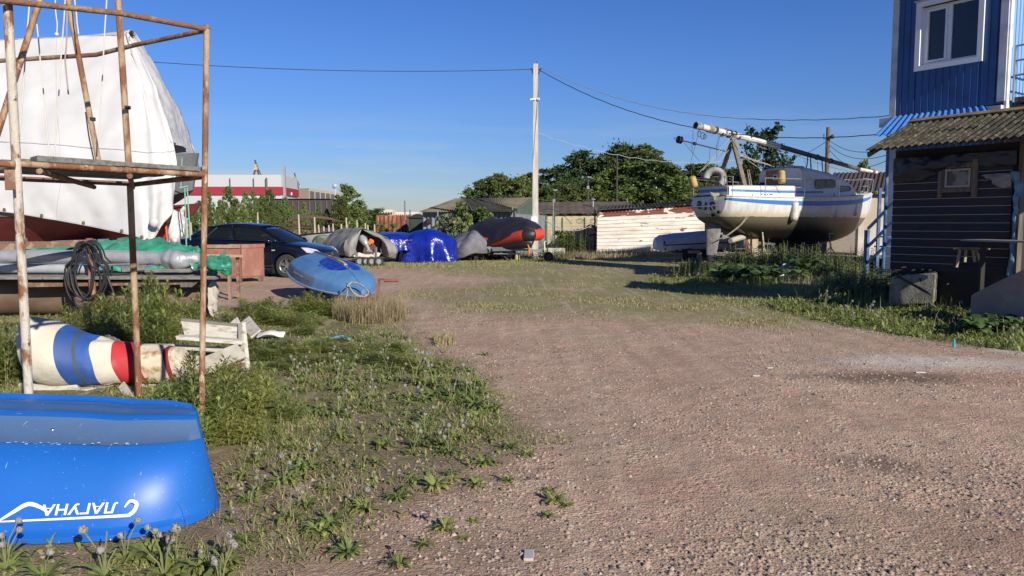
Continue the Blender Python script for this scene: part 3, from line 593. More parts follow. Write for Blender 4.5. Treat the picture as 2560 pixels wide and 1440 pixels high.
# white concrete utility pole + wires
p=W(1338,600,33); top=W(1338,160,33); t=thing('utility_pole','tall square white concrete utility pole standing behind the red and black inflatable','pole',(p.x,p.y,0))
mpole=M('pale concrete',(.52,.49,.44),.85,col2=(.40,.37,.32),scale=2,stretch=(4,4,.4),bump=.2); mb=MB()
mb.loft([[(p.x-a_,33-a_,z),(p.x+a_,33-a_,z),(p.x+a_,33+a_,z),(p.x-a_,33+a_,z)] for z,a_ in ((0,.135),(top.z,.095))]); mb.build('shaft',mpole,t)
mb=MB(); bx=W(1336,548,32.7); mb.box((bx.x-.02,32.75,bx.z),(.24,.14,.22)); mb.build('junction_box',M('white box',(.75,.75,.74),.5),t)
mb=MB(); bx=W(1338,249,33); mb.box((bx.x,33,bx.z),(.30,.24,.05)); mb.tube([(bx.x-.22,32.86,bx.z-.03),(bx.x-.02,32.86,bx.z+.0)],.05,8); mb.box((bx.x+.14,32.86,bx.z),(.1,.1,.1)); mb.build('camera',M('white camera',(.7,.7,.72),.4),t)
mb=MB(); 
for s,dx in ((-1,-.17),(1,.2)):
    mb.tube([(p.x+s*.06,32.95,top.z-.55),(p.x+dx*1.0,32.95,top.z-.22),(p.x+dx*1.3,32.95,top.z-.2)],.022,6); mb.tube([(p.x+s*.06,32.95,top.z-.25),(p.x+dx,32.95,top.z-.22)],.02,6)
mb.tube([(p.x+.05,33,top.z),(p.x+.05,33,top.z+.12)],.012,5); mb.build('bracket',mblk,t)
mwire=M('black cable',(.03,.03,.035),.6); mwl=M('grey cable',(.35,.36,.38),.6)
def wire(name,a,b,sag,r,mat,lab,wob=0,n=36):
    a=Vector(a);b=Vector(b); mb=MB(); mb.tube([a.lerp(b,i/n)+Vector((0,0,-4*sag*(i/n)*(1-i/n)+wob*math.sin(i*1.9))) for i in range(n+1)],r,5); return tag(mb.build(name,mat),lab,'cable')
wire('overhead_cable',W(1333,173,33),W(-300,85,30),.55,.014,mwire,'black overhead cable running left from the white pole over the covered boat')
wire('overhead_cable',W(1350,176,33),W(2212,334,24),1.05,.016,mwire,'black overhead cable sagging from the white pole above the yacht to the blue roof',.006,60)
wire('overhead_cable',W(1346,164,33),W(2226,289,19),.85,.011,mwl,'thin grey cable, upper one from the white pole to the blue building',.008,60)
wire('overhead_cable',W(1345,333,33),W(1860,398,40),.6,.012,mwl,'pale low cable drooping from the white pole across the pine tops',.03,40)
mb=MB(); 
for q in ((1,-.1),(1.6,-.2)):
    pass
wire('loose_cable',W(1345,535,33.0),W(1480,562,40),.5,.018,mwl,'loose grey cable slung from the pole to the mesh fence')
wire('loose_cable',W(1345,528,33.0),W(1428,560,40),-.35,.014,mwire,'dark loose cable arching just right of the white pole')
# slim poles over the wood
for px,top_,Yp,r_,lb,h in ((1543,388,70,.09,'tall dark wooden pole before the birches of the wood',1),(1470,440,60,.10,'dark street lamp post with a lamp box, left of the tall dark wooden pole',2),(1385,472,58,.05,'bent thin lamp post before the wood right of the white pole',3)):
    p=W(px,top_,Yp); t=thing('wooden_pole' if h==1 else 'street_lamp',lb,'pole' if h==1 else 'street lamp',(p.x,p.y,0)); MB().tube([(p.x,p.y,0),(p.x,p.y,p.z)],[r_*1.2,r_*.8],8).build('shaft',M('dark pole',(.05,.04,.035),.8),t)
    if h>1: MB().box((p.x+.1,p.y-.1,p.z-.1),(.3,.16,.1)).box((p.x,p.y-.1,p.z-.9),(.2,.16,.25)).build('lamp_head',mgal,t)
    else: MB().box((p.x,p.y,p.z-.4),(.9,.08,.08)).build('crossbar',mblk,t)
# wooden pole with floodlight right of yacht + brown-roofed building
p=W(2071,318,40); t=thing('wooden_pole','weathered wooden pole with a floodlight rising behind the yacht bow','pole',(p.x,p.y,0)); mwood=M('weathered grey wood',(.17,.135,.105),.9,col2=(.10,.08,.065),scale=3,stretch=(6,6,.6),bump=.4,bscale=30)
MB().tube([(p.x,p.y,0),(p.x,p.y,p.z)],[.13,.10],10).build('shaft',mwood,t)
MB().tube([(p.x+.05,p.y-.1,p.z-.55),(p.x+.15,p.y-.25,p.z-.5)],[.06,.12],10).build('floodlight',mblk,t)
MB().tube([(p.x,p.y,p.z-.6),(p.x-.22,p.y,p.z-.6),(p.x-.22,p.y,p.z-.35)],.025,6).box((p.x-.1,p.y-.05,p.z-.9),(.06,.06,.5)).build('bracket',mblk,t)
for k,(y2,s_) in enumerate(((372,.3),(388,.35),(402,.5))):
    wire('overhead_cable',W(2075,352+k*12,40),W(2215,y2,26),s_,.012,mwire,f'dark sagging cable right of the wooden pole, {["highest","middle","lowest"][k]} of three')
wire('overhead_cable',W(2068,352,40),W(1960,392,60),.3,.014,mwire,'dark cable running left from the wooden pole behind the mast')
a=W(2080,465,42);b=W(2300,470,42); t=thing('brown_roof_building','low pale building with a brown corrugated roof behind the yacht bow','building',(a.x,42,0))
mb=MB(); e0=W(2060,478,41);e1=W(2300,478,41); corr(mb,e0,e1,W(2300,430,47),W(2085,432,47),.25,.035); mb.build('roof',mrr,t,solid=.02)
mb=MB(); mb.box(((e0.x+e1.x)/2+.3,43.5,e0.z/2-.05),(e1.x-e0.x-.6,3,e0.z-.1)); mb.build('wall',M('brown boards',(.20,.17,.14),.85),t)
a=W(2150,495,36);b=W(2330,492,36); t_=MB().box(((a.x+b.x)/2,36.2,a.z/2),(b.x-a.x,.3,a.z)); tag(t_.build('concrete_wall',M('pale stained concrete',(.45,.42,.37),.85,col2=(.36,.31,.25),scale=.8,thr=(.45,.6))),'pale stained concrete wall between the yacht bow and the blue stairs','wall')
# ---------------------------------------------------------------- blue two-storey building
D1=Vector((.578,-.816,0)).normalized(); N1=Vector((-.816,-.578,0))   # wall direction, outward normal
UPV=Vector((0,0,1))
mblue=M('blue metal cladding',(.026,.10,.27),.4,col2=(.020,.075,.20),scale=1.5,spec=.6,var=.06); mblue_lit=M('sunlit blue metal cladding',(.20,.36,.62),.5,var=.05)
mtrim=M('white metal trim',(.62,.63,.65),.5,col2=(.50,.50,.50),scale=3,var=.04); mpvc=M('white pvc',(.80,.81,.82),.35,var=.02); mstairs=M('blue painted steel',(.02,.07,.20),.5,col2=(.12,.2,.3),scale=3)
C0=Vector((8.86,18.05,0)); WL=2.40; zb=W(2232,298,18.05).z+.06; zt=6.75
t=thing('blue_building','two storey building clad in blue ribbed metal with white corner trim','building',(C0.x,C0.y,0))
# ribbed wall, outward N1; with window hole built from strips
def ribwall(mb,o,d,n,L,z0,z1,pitch,amp,off=0):
    k=int(L/pitch)+1; P=[]
    for i in range(k):
        s=i*pitch+off
        for ds,h in ((0,0),(pitch*.80,0),(pitch*.84,amp),(pitch*.96,amp),(pitch,0)):
            if s+ds<=L+1e-6: P.append((s+ds,h))
    for i in range(len(P)-1):
        a=o+d*P[i][0]+n*P[i][1]; b=o+d*P[i+1][0]+n*P[i+1][1]
        mb.add([a+UPV*z0,b+UPV*z0,b+UPV*z1,a+UPV*z1],[(0,1,2,3)])
pitch=.148
ws0,ws1=.56,1.93; wz0=W(2292,172,17.4).z; wz1=wz0+1.46
mb=MB()
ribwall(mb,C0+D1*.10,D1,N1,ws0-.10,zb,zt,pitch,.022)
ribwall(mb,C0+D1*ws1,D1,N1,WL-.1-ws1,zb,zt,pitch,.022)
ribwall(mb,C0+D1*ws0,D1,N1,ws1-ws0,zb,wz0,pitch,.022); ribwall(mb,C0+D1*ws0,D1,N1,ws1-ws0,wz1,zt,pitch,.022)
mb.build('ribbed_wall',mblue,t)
core=-N1
mb=MB(); DEP=2.0
mb.poly([C0+core*.26+D1*.05,C0+core*.26+D1*(WL-.05),C0+core*DEP+D1*(WL-.05),C0+core*DEP+D1*.05],UPV*(zt-.05)); mb.build('core',M('dark interior',(.03,.035,.045),.9),t)
for (s0,s1,z0,z1) in ((.0,ws0,zb,zt),(ws1,WL,zb,zt),(ws0,ws1,zb,wz0),(ws0,ws1,wz1,zt)):
    mb=MB(); mb.poly([C0+D1*(s0+.01)+core*.01,C0+D1*(s1-.01)+core*.01,C0+D1*(s1-.01)+core*.25,C0+D1*(s0+.01)+core*.25],UPV*.001); mb=MB(); p_=[C0+D1*(s0+.01)+core*.012,C0+D1*(s1-.01)+core*.012,C0+D1*(s1-.01)+core*.255,C0+D1*(s0+.01)+core*.255]; mb.poly([q+UPV*(z0+.01) for q in p_],UPV*(z1-z0-.02)); mb.build('wall_lining',mblue,t)
mb=MB()
mb.poly([C0+N1*.03-D1*.02+UPV*(zb-.02),C0+N1*.03+D1*.12+UPV*(zb-.02),C0+core*.1+D1*.12+UPV*(zb-.02),C0+core*.1-D1*.02+UPV*(zb-.02)],UPV*(zt-zb+.04)); mb.build('corner_trim',mtrim,t)
mb=MB(); mb.poly([C0+N1*.03+D1*(WL-.13)+UPV*(zb+.05),C0+N1*.03+D1*(WL+.02)+UPV*(zb+.05),C0+core*.12+D1*(WL+.02)+UPV*(zb+.05),C0+core*.12+D1*(WL-.13)+UPV*(zb+.05)],UPV*(zt-zb)); mb.build('corner_trim',mtrim,t)
mb=MB(); mb.bar(C0+N1*.05-D1*.05+UPV*zt,C0+N1*.05+D1*(WL+.05)+UPV*zt,.14,.12); mb.build('eaves_trim',mtrim,t)
mb=MB(); mb.poly([C0+N1*.2-D1*.15,C0+N1*.2+D1*(WL+.15),C0+core*(DEP+.1)+D1*(WL+.15),C0+core*(DEP+.1)-D1*.15],UPV*.08)
for i in range(len(mb.v)): mb.v[i]=(mb.v[i][0],mb.v[i][1],mb.v[i][2]+zt+.06)
mb.build('roof',mblue,t)
# window
wt=MB(); mbm=lambda s,z,dpt: C0+D1*s+N1*dpt+UPV*z
def frame(mb,s0,s1,z0,z1,wd,d0,d1):
    for (a0,a1,b0,b1) in ((s0,s1,z0,z0+wd),(s0,s1,z1-wd,z1),(s0,s0+wd,z0+wd,z1-wd),(s1-wd,s1,z0+wd,z1-wd)):
        p_=[mbm(a0,b0,d0),mbm(a1,b0,d0),mbm(a1,b0,d1),mbm(a0,b0,d1)]; mb.poly(p_,UPV*(b1-b0))
frame(wt,ws0-.03,ws1+.03,wz0-.03,wz1+.03,.11,-.0,.065); wo=wt.build('window',mpvc,t)
wt=MB(); frame(wt,ws0+.085,ws1-.085,wz0+.085,wz1-.085,.06,-.14,-.08); 
sm=ws0+.085+(ws1-ws0-.17)*.47
wt.poly([mbm(sm-.045,wz0+.12,-.14),mbm(sm+.045,wz0+.12,-.14),mbm(sm+.045,wz0+.12,-.075),mbm(sm-.045,wz0+.12,-.075)],UPV*(wz1-wz0-.24)); frame(wt,ws0+.15,sm-.05,wz0+.15,wz1-.15,.045,-.13,-.065); wt.build('frame',mpvc,wo)
for (a0,a1) in ((ws0+.16,sm-.06),(sm+.05,ws1-.15)):
    g_=MB(); g_.poly([mbm(a0,wz0+.12,-.12),mbm(a1,wz0+.12,-.12),mbm(a1,wz0+.12,-.115),mbm(a0,wz0+.12,-.115)],UPV*(wz1-wz0-.24)); g_.build('pane',M('dark window pane',(.03,.035,.045),.04,spec=.6),wo)
rv=MB()
for (a,b) in ((ws0,ws0+.02),(ws1-.02,ws1)): rv.poly([mbm(a+.07*(1 if a<1 else -1),wz0+.08,-.14),mbm(b+.07*(1 if a<1 else -1),wz0+.08,-.14),mbm(b+.07*(1 if a<1 else -1),wz0+.08,-.001),mbm(a+.07*(1 if a<1 else -1),wz0+.08,-.001)],UPV*(wz1-wz0-.16))
rv.build('reveal',mpvc,wo)
sl=MB(); sl.poly([mbm(ws0-.06,wz1+.035,0),mbm(ws1+.06,wz1+.035,0),mbm(ws1+.06,wz1+.035,.11),mbm(ws0-.06,wz1+.035,.11)],UPV*.02); sl.build('drip_cap',mtrim,wo)
# lower storey: white corner post and wall
mb=MB(); mb.poly([C0+N1*.0,C0+D1*.16,C0+D1*.16+core*.2,C0+core*.2],UPV*(zb-.1)); mb.build('lower_corner',M('white painted board',(.50,.52,.55),.6),t)
mb=MB(); ribwall(mb,C0+D1*.17+core*.02,D1,N1,WL-.2,0,zb-.12,pitch,.02); mb.build('lower_wall',mblue,t)
mb=MB(); mb.bar(C0-D1*.2+N1*.06+UPV*(zb-.14),C0+D1*WL+N1*.06+UPV*(zb-.14),.12,.2); mb.build('floor_beam',mtrim,t)
# small blue sheet canopy
mb=MB(); ca=W(2186,340,16.6); cb=W(2252,300,17.9); cc=C0+D1*2.1+N1*.08+UPV*(zb-.02); cd=ca+D1*2.4
corr(mb,ca,cd,cc,C0+D1*.12+N1*.08+UPV*(zb-.02),.15,.018); mb.build('canopy',M('bright blue sheet',(.06,.20,.55),.45,col2=(.22,.24,.22),scale=2,thr=(.58,.7)),t,solid=.008)
mb=MB(); q=ca+D1*.12+core*.35; mb.tube([q+UPV*.02,Vector((q.x,q.y,0))],.035,8); mb.build('canopy_post',mstairs,t,smooth=True)
# sunlit face at the right with white trim; its lighter blue holds the sunlight
E0=C0+D1*(WL+.02); t2=thing('blue_lit_face','ribbed blue face with sunlight painted into its blue, right of the white corner trim','building',(E0.x,E0.y,0)); DD=Vector((.816,.578,0)); NN=Vector((.578,-.816,0))
mb=MB(); ribwall(mb,E0+DD*.16+NN*.01,DD,NN,1.8,3.4,6.74,.16,.02); mb.build('ribbed_wall',mblue_lit,t2)
p_=[E0+DD*.0+NN*.03,E0+DD*.15+NN*.03,E0+DD*.15-NN*.02,E0+DD*.0-NN*.02]; mb=MB(); mb.poly([q+UPV*3.7 for q in p_],UPV*3.04); mb.build('corner_trim',mtrim,t2)
# balcony landing with rails
t3=thing('stair_landing','wooden stair landing with grey blue steel railing at the top right','landing',(E0.x+.5,E0.y-1,3.3))
La=E0+DD*.15+NN*.1; zl=zb+.12
mb=MB(); mb.poly([La+UPV*zl,La+NN*1.3+UPV*zl,La+NN*1.3+DD*3+UPV*zl,La+DD*3+UPV*zl],UPV*-.1)
for k in range(3): mb.poly([La+NN*(.02)+DD*.1+UPV*(zl-.16-k*.14),La+NN*1.25+DD*.1+UPV*(zl-.16-k*.14),La+NN*1.25+DD*2.8+UPV*(zl-.16-k*.14),La+DD*2.8+UPV*(zl-.16-k*.14)],UPV*-.06)
mb.build('deck',mwood,t3)
mb=MB()
for hz in (.45,.75,1.05): mb.tube([La+UPV*(zl+hz),La+NN*1.25+UPV*(zl+hz),La+NN*1.25+DD*2.8+UPV*(zl+hz)],.022,6)
for q in (La,La+NN*.62,La+NN*1.25,La+NN*1.25+DD*1.2): mb.tube([q+UPV*(zl-.1),q+UPV*(zl+1.05)],.022,6)
mb.build('railing',M('pale blue rail',(.22,.32,.36),.5),t3)
# tall block added out of frame to the right: it throws the shade over the yacht's bow
c=Vector((17.5,20.5,0)); t=thing('shade_block','unseen tall grey block added beyond the blue building to shade the yacht bow','building',(c.x,c.y,0)); ang=math.atan2(.839,-.545)
mb=MB(); m_=Matrix.Rotation(ang,3,'Z'); mb.box((c.x,c.y,4.7),(3.4,4.3,9.4),rot=m_); mb.build('wall',mgal,t)
mb=MB(); mb.box((c.x,c.y,9.48),(3.8,4.7,.14),rot=m_); mb.build('roof',mrr,t)
mb=MB(); mb.box((c.x-1.72*.545*0+(-.839)*2.17,c.y-.545*2.17,5.5),(1.2,.06,1.2),rot=m_); mb.build('window',mblk,t)
# ---------------------------------------------------------------- blue stair
t=thing('stair','blue steel stair with sloping handrails left of the dark shed','stair',(8.0,16.8,0)); Q=W(2168,600,17.2)
P0=Vector((Q.x,17.2,0)); SD=(D1*-1.0+Vector((0,0,0)))
top_=W(2232,505,16.4); mb=MB()
for k,(dz) in enumerate((0,-.42,-.80)):
    a_=W(2170,572,17.3)+UPV*dz; b__=W(2234,506,16.5)+UPV*dz; mb.bar(a_,b__,.04,.06)
    
mb.build('handrail',M('pale blue rail wood',(.16,.26,.40),.5),t)
a_=W(2168,575,17.3); mb=MB(); mb.bar((a_.x,a_.y,gz(a_.x,a_.y)),(a_.x,a_.y,a_.z),.09,.09); mb.build('post',mstairs,t)
a_=W(2197,545,17.0); mb=MB(); mb.bar((a_.x,a_.y,.1),(a_.x,a_.y,W(2197,470,17.0).z),.06,.06); mb.build('post',mstairs,t)
for k in range(3):
    a_=W(2186+k*10,640-k*24,17.4); mb=MB(); mb.box((a_.x+.15,a_.y,a_.z),(.5,.2,.03),rz=.5); mb.build('tread',mstairs,t)
# ---------------------------------------------------------------- dark boarded shed
S0=Vector((6.58,13.2,0)); SL=1.84; t=thing('dark_shed','dark boarded shed with pale gaps between boards and a mossy corrugated roof','shed',(S0.x,S0.y,0))
mnavy=M('dark navy boards',(.018,.022,.038),.8,col2=(.03,.025,.028),scale=2,stretch=(1,1,3),var=.2); mgap=M('pale board edge',(.34,.32,.29),.8,var=.1); core=DD
z0s=.72; nb=14; bh=.134
mb=MB()
for k in range(nb):
    z0=z0s+k*bh; mb.poly([S0+UPV*z0,S0+D1*SL+UPV*z0,S0+D1*SL+core*.03+UPV*z0,S0+core*.03+UPV*z0],UPV*(bh-.011))
mb.build('wall_boards',mnavy,t)
mb=MB()
for k in range(nb):
    z0=z0s+(k+1)*bh-.011; tl=.0 if k!=0 else .8; wob=.004*math.sin(k*3); mb.poly([S0+N1*.006+UPV*(z0+wob),S0+N1*.006+D1*(SL-tl)+UPV*z0,S0+D1*(SL-tl)+core*.02+UPV*z0,S0+core*.02+UPV*(z0+wob)],UPV*.009)
mb.build('board_edge',mgap,t)
mb=MB(); mb.poly([S0+core*.04,S0+D1*1.9+core*.04,S0+D1*1.9+core*2.2,S0+core*2.2],UPV*2.75); mb.build('shell',mblk,t)
# porch beyond right end: posts and dark back
mb=MB(); mb.poly([S0+D1*1.9+core*1.0,S0+D1*4.5+core*1.0,S0+D1*4.5+core*1.2,S0+D1*1.9+core*1.2],UPV*2.75); mb.build('porch_wall',mblk,t)
mb=MB(); q=S0+D1*1.98+core*-.02; mb.bar(q,q+UPV*2.7,.07,.07); mb.build('porch_post',mwood,t); mb=MB(); q=S0+D1*3.9-core*.3; mb.bar(q,q+UPV*2.6,.1,.1); mb.build('porch_post',mwood,t)
# roof
ea=W(2166,381,12.92); ridge0=W(2278,309,13.75); L=4.8
mb=MB(); eb=ea+D1*L; rb_=ridge0+D1*L
# corrugated sheets with wavy lap edges, 3 rows
mmoss=M('mossy slate sheet',(.085,.075,.052),.95,col2=(.03,.03,.02),scale=5,thr=(.40,.53),col3=(.22,.18,.085),scale3=9,thr3=(.55,.66),bump=1,bscale=35,bdist=.03)
nn=(D1.cross((ridge0-ea))).normalized(); nn=nn if nn.z>0 else -nn
rows=[(0,.58,.02),(.50,1.02,.0)]
for (f0,f1,lift) in rows:
    k=0
    while k<7:
        a_=ea.lerp(ridge0,f0)+D1*(k*.70)+nn*(.03*(1-f0)+.012*(k%2)); b_=a_+D1*.74+nn*.006; d_=ea.lerp(ridge0,f1)+D1*(k*.70); c_=d_+D1*.74
        jit=.015*math.sin(k*2.3); a_=a_-(ridge0-ea).normalized()*jit; b_=b_-(ridge0-ea).normalized()*jit
        corr(mb,a_,b_,c_+nn*.01,d_+nn*.01,.118,.026,seg=8); k+=1
mb.build('roof',mmoss,t,solid=.012)
mb=MB(); mb.bar(ridge0+nn*.05+D1*.0,ridge0+nn*.05+D1*L,.16,.03,up=nn); mb.build('ridge_flashing',M('mossy brown flashing',(.16,.10,.05),.9,col2=(.25,.2,.06),scale=4),t)
mb=MB(); mb.bar(ea+nn*-.05+D1*.02,ridge0+nn*-.06+D1*.02,.03,.08); mb.build('rafter',mwood,t)
# window in shed
def sp(s,z,d=.0): return S0+D1*s+N1*d+UPV*z
sw0,sw1=.78,1.33; swz0=W(2340,482,12.55).z; swz1=W(2340,412,12.55).z
def fr(mb,s0,s1,z0,z1,wd,d0,d1):
    for (a0,a1,b0,b1) in ((s0,s1,z0,z0+wd),(s0,s1,z1-wd,z1),(s0,s0+wd,z0+wd,z1-wd),(s1-wd,s1,z0+wd,z1-wd)):
        mb.poly([sp(a0,b0,d0),sp(a1,b0,d0),sp(a1,b0,d1),sp(a0,b0,d1)],UPV*(b1-b0))
mb=MB(); fr(mb,sw0,sw1,swz0,swz1,.065,.002,.04); mb.poly([sp(sw0-.02,swz0-.09,.004),sp(sw0+.05,swz0-.09,.004),sp(sw0+.05,swz0-.09,.045),sp(sw0-.02,swz0-.09,.045)],UPV*.48); mb.poly([sp(sw1-.05,swz0-.09,.004),sp(sw1+.03,swz0-.09,.004),sp(sw1+.03,swz0-.09,.045),sp(sw1-.05,swz0-.09,.045)],UPV*.60)
wo=mb.build('window',mwood,t)
mb=MB(); fr(mb,sw0+.08,sw1-.08,swz0+.08,swz1-.08,.03,.01,.03); mb.build('frame',mgap,wo)
mb=MB(); mb.poly([sp(sw0+.07,swz0+.07,.004),sp(sw1-.07,swz0+.07,.004),sp(sw1-.07,swz0+.07,.008),sp(sw0+.07,swz0+.07,.008)],UPV*(swz1-swz0-.14)); mb.build('pane',M('dusty pane',(.20,.19,.17),.35,col2=(.06,.06,.06),scale=5,thr=(.45,.55)),wo)
# dark tarp under eaves
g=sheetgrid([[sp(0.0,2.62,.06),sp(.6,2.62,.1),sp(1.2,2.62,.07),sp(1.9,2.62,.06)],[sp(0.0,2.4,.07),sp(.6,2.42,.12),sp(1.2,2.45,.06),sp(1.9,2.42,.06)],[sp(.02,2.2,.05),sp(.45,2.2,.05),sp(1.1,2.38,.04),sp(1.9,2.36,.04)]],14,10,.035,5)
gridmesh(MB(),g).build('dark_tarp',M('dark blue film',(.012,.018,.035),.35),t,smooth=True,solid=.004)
# torn blue tarp strip
g=sheetgrid([[sp(1.80,2.28,.06),sp(1.9,2.30,.08),sp(2.0,2.26,.05)],[sp(1.88,2.0,.07),sp(1.94,1.95,.10),sp(2.02,1.98,.05)],[sp(1.9,1.5,.06),sp(1.94,1.55,.08),sp(1.97,1.5,.05)],[sp(1.86,1.0,.06),sp(1.91,1.0,.08),sp(1.96,.98,.05)],[sp(1.86,.6,.06),sp(1.9,.6,.08),sp(1.94,.62,.05)]],8,10,.03,9)
o=gridmesh(MB(),g).build('torn_tarp',M('faded blue tarp',(.13,.27,.38),.6,col2=(.07,.16,.26),scale=9),smooth=True,solid=.004); tag(o,'torn strip of faded blue tarp hanging at the right end of the dark shed wall','tarp')
g=sheetgrid([[sp(1.42,2.26,.08),sp(1.65,2.28,.12),sp(1.86,2.27,.08)],[sp(1.5,2.2,.08),sp(1.68,2.12,.14),sp(1.86,2.15,.08)],[sp(1.62,2.1,.07),sp(1.72,2.04,.1),sp(1.86,2.07,.07)]],8,8,.03,8)
o=gridmesh(MB(),g).build('torn_film',M('clear grey film',(.22,.21,.2),.3),smooth=True,solid=.003); tag(o,'scrap of crumpled grey film beside the dark shed window','plastic film')
# objects before the shed
Q=W(2280,748,12.55); t=thing('concrete_block','rough concrete block lying before the dark shed','block',(Q.x,Q.y,Q.z-.05))
mcon=M('rough grey concrete',(.27,.25,.21),.95,col2=(.17,.16,.12),scale=6,bump=.8,bscale=40)  # rough concrete in its own grey brown
a_=W(2222,752,12.7);b_=W(2335,746,12.2); mb=MB(); dz=.41
mb.loft([[a_+Vector((0,0,-.08)),b_+Vector((0,0,-.08)),b_+Vector((.3,.45,-.08)),a_+Vector((.3,.45,-.08))],[a_+Vector((-.0,.0,dz*.6)),b_+Vector((0.02,0,dz*.95)),b_+Vector((.3,.45,dz*.9)),a_+Vector((.3,.45,dz*.9))],[a_+Vector((.06,.05,dz)),b_+Vector((0,0.04,dz)),b_+Vector((.26,.42,dz)),a_+Vector((.3,.42,dz))]]); mb.build('block',mcon,t,bevel=.02)
t=thing('brush_pile','heap of dark dry branches lying on the concrete block','branches',(Q.x,Q.y,Q.z+.3)); mb=MB(); rd=random.Random(4)
for k in range(70):
    c_=W(2250+rd.random()*150,680+rd.random()*25-(8 if rd.random()<.3 else 0),12.6+rd.random()*.5); a=rd.random()*PI; l=.2+.4*rd.random(); d_=Vector((math.cos(a)*l,math.sin(a)*l*.7,rd.uniform(-.06,.1))); mb.tube([c_-d_,c_+Vector((0,0,.04)),c_+d_],[.012,.01,.004],4)
mb.build('branches',M('dark twigs',(.035,.03,.027),.9),t)
mb=MB(); mb.bar(W(2243,690,12.3),W(2330,738,11.9),.05,.03); tag(mb.build('loose_board',M('dark board',(.05,.045,.04),.9)),'thin dark board leaning across the concrete block','board')
# table and stool
t=thing('table','weathered table with a thin pale top in the shade right of the shed','table',(7.3,10.7,0)); a_=W(2432,600,11.6); b_=W(2640,606,10.4)
mb=MB(); mb.bar(a_,b_,.5,.025); mb.build('table_top',M('grey table top',(.22,.21,.19),.7),t)
for q in (W(2458,605,11.5),W(2600,606,10.6)):
    mb=MB(); mb.bar((q.x,q.y,gz(q.x,q.y)),q,.06,.06); mb.build('leg',M('dark post',(.03,.028,.027),.9),t)
t=thing('stool','small wooden stool standing under the table by the shed','stool',(7.2,11.9,.2)); s0=W(2405,622,11.9); 
mb=MB(); mb.box((s0.x+.15,s0.y,s0.z),(.42,.3,.025),rz=-.9); mb.build('seat',mwood,t)
for px,px2,py2 in ((2400,2391,668),(2440,2454,664),(2415,2412,655),(2432,2437,655)):
    q=W(px,624,11.9);r_=W(px2,py2,11.9); mb=MB(); mb.bar(q,r_,.025,.035); mb.build('leg',M('pale stool leg',(.30,.25,.17),.8),t)
# concrete wedge at the right edge
t=thing('concrete_slab','grey concrete ramp block with a sloping top at the right edge','slab',(7.3,11.3,0)); a_=W(2424,795,11.0);b_=W(2700,840,9.6); mcs=M('smooth grey concrete',(.27,.24,.225),.9,col2=(.22,.19,.18),scale=3,bump=.3,bscale=30,col3=(.42,.36,.30),scale3=14,thr3=(.66,.7))
A0=Vector((a_.x,a_.y,0));B0=Vector((b_.x,b_.y,0)); zl=W(2424,738,11.0).z; zr=W(2700,648,9.6).z
mb=MB(); bk=Vector((.55,.45,0)); mb.loft([[A0,A0+UPV*zl*1.0,A0+bk+UPV*zl*1.0,A0+bk],[A0.lerp(B0,.14),A0.lerp(B0,.14)+UPV*(zl+.13),A0.lerp(B0,.14)+bk+UPV*(zl+.13),A0.lerp(B0,.14)+bk],[A0.lerp(B0,.5),A0.lerp(B0,.5)+UPV*(zl+(zr-zl)*.72),A0.lerp(B0,.5)+bk+UPV*(zl+(zr-zl)*.72),A0.lerp(B0,.5)+bk],[B0,B0+UPV*zr,B0+bk+UPV*zr,B0+bk]]); mb.build('block',mcs,t,bevel=.02)
# ground slabs and rag
for i,(pts,lb) in enumerate(([[(1895,733),(2010,737),(2060,722),(1990,712)],'flat reddish concrete slab sunk in the grass, nearer one'],[[(1990,708),(2060,712),(2085,700),(2010,695)],'flat reddish concrete slab sunk in the grass, farther one'],[[(2250,775),(2420,772),(2415,752),(2330,757)],'cracked grey slab lying between the block and the ramp'])):
    P=[GG(*q) for q in pts]; zm=max(q.z for q in P)+.015; mb=MB(); mb.poly([Vector((q.x,q.y,zm-.08)) for q in P],UPV*.08); tag(mb.build('paving_slab',M('reddish slab' if i<2 else 'grey slab',(.25,.19,.165) if i<2 else (.25,.24,.22),.95,col2=(.17,.13,.11),scale=4,bump=.4,bscale=40),bevel=.008),lb,'slab')
P=[G(1945,700),G(1975,705),G(2005,697)]; c=G(1972,702); c.z=gz(c.x,c.y)+.0
g=sheetgrid([[c+Vector((-.36,-.05,.02)),c+Vector((-.2,-.1,.05)),c+Vector((.1,-.1,.02)),c+Vector((.36,-.05,.0))],[c+Vector((-.30,.1,.16)),c+Vector((-.1,.05,.3)),c+Vector((.08,.05,.30)),c+Vector((.25,.1,.08))],[c+Vector((-.25,.3,.2)),c+Vector((-.05,.3,.36)),c+Vector((.1,.3,.32)),c+Vector((.25,.3,.1))]],8,8,.06,5)
o=gridmesh(MB(),g).build('white_sack',M('white woven sack',(.55,.56,.62),.7),smooth=True,solid=.006); tag(o,'crumpled white sack lying in the weeds below the yacht','sack')
# bent pale pipe frame on the grass by stairs
mb=MB(); mb.tube([G(2010,680,.3),G(2045,640,.3),G(2120,650,.3),G(2215,662,.3)],.018,6); mb.tube([G(2060,640,.35),G(2120,655,.3),G(2200,660,.3)],.015,6); tag(mb.build('bent_pipe',M('pale thin pipe',(.35,.34,.32),.6)),'thin pale bent pipe lying in the weeds left of the dark shed','pipe')
mb=MB(); mb.tube([GG(2385,868)+UPV*.0,GG(2385,868)+UPV*.10],[.018,.012],6); tag(mb.build('plastic_scrap',M('teal plastic',(.03,.35,.38),.5)),'small teal plastic scrap standing up on the gravel near the ramp block','litter')
c=GG(1322,1390); mb=MB(); mb.box(c+UPV*.006,(.045,.10,.014),rz=-.05); tag(mb.build('pale_tile',M('pale tile',(.42,.40,.37),.8,var=.1),bevel=.003),'small pale flat tile lying alone on the gravel near the bottom edge','tile')
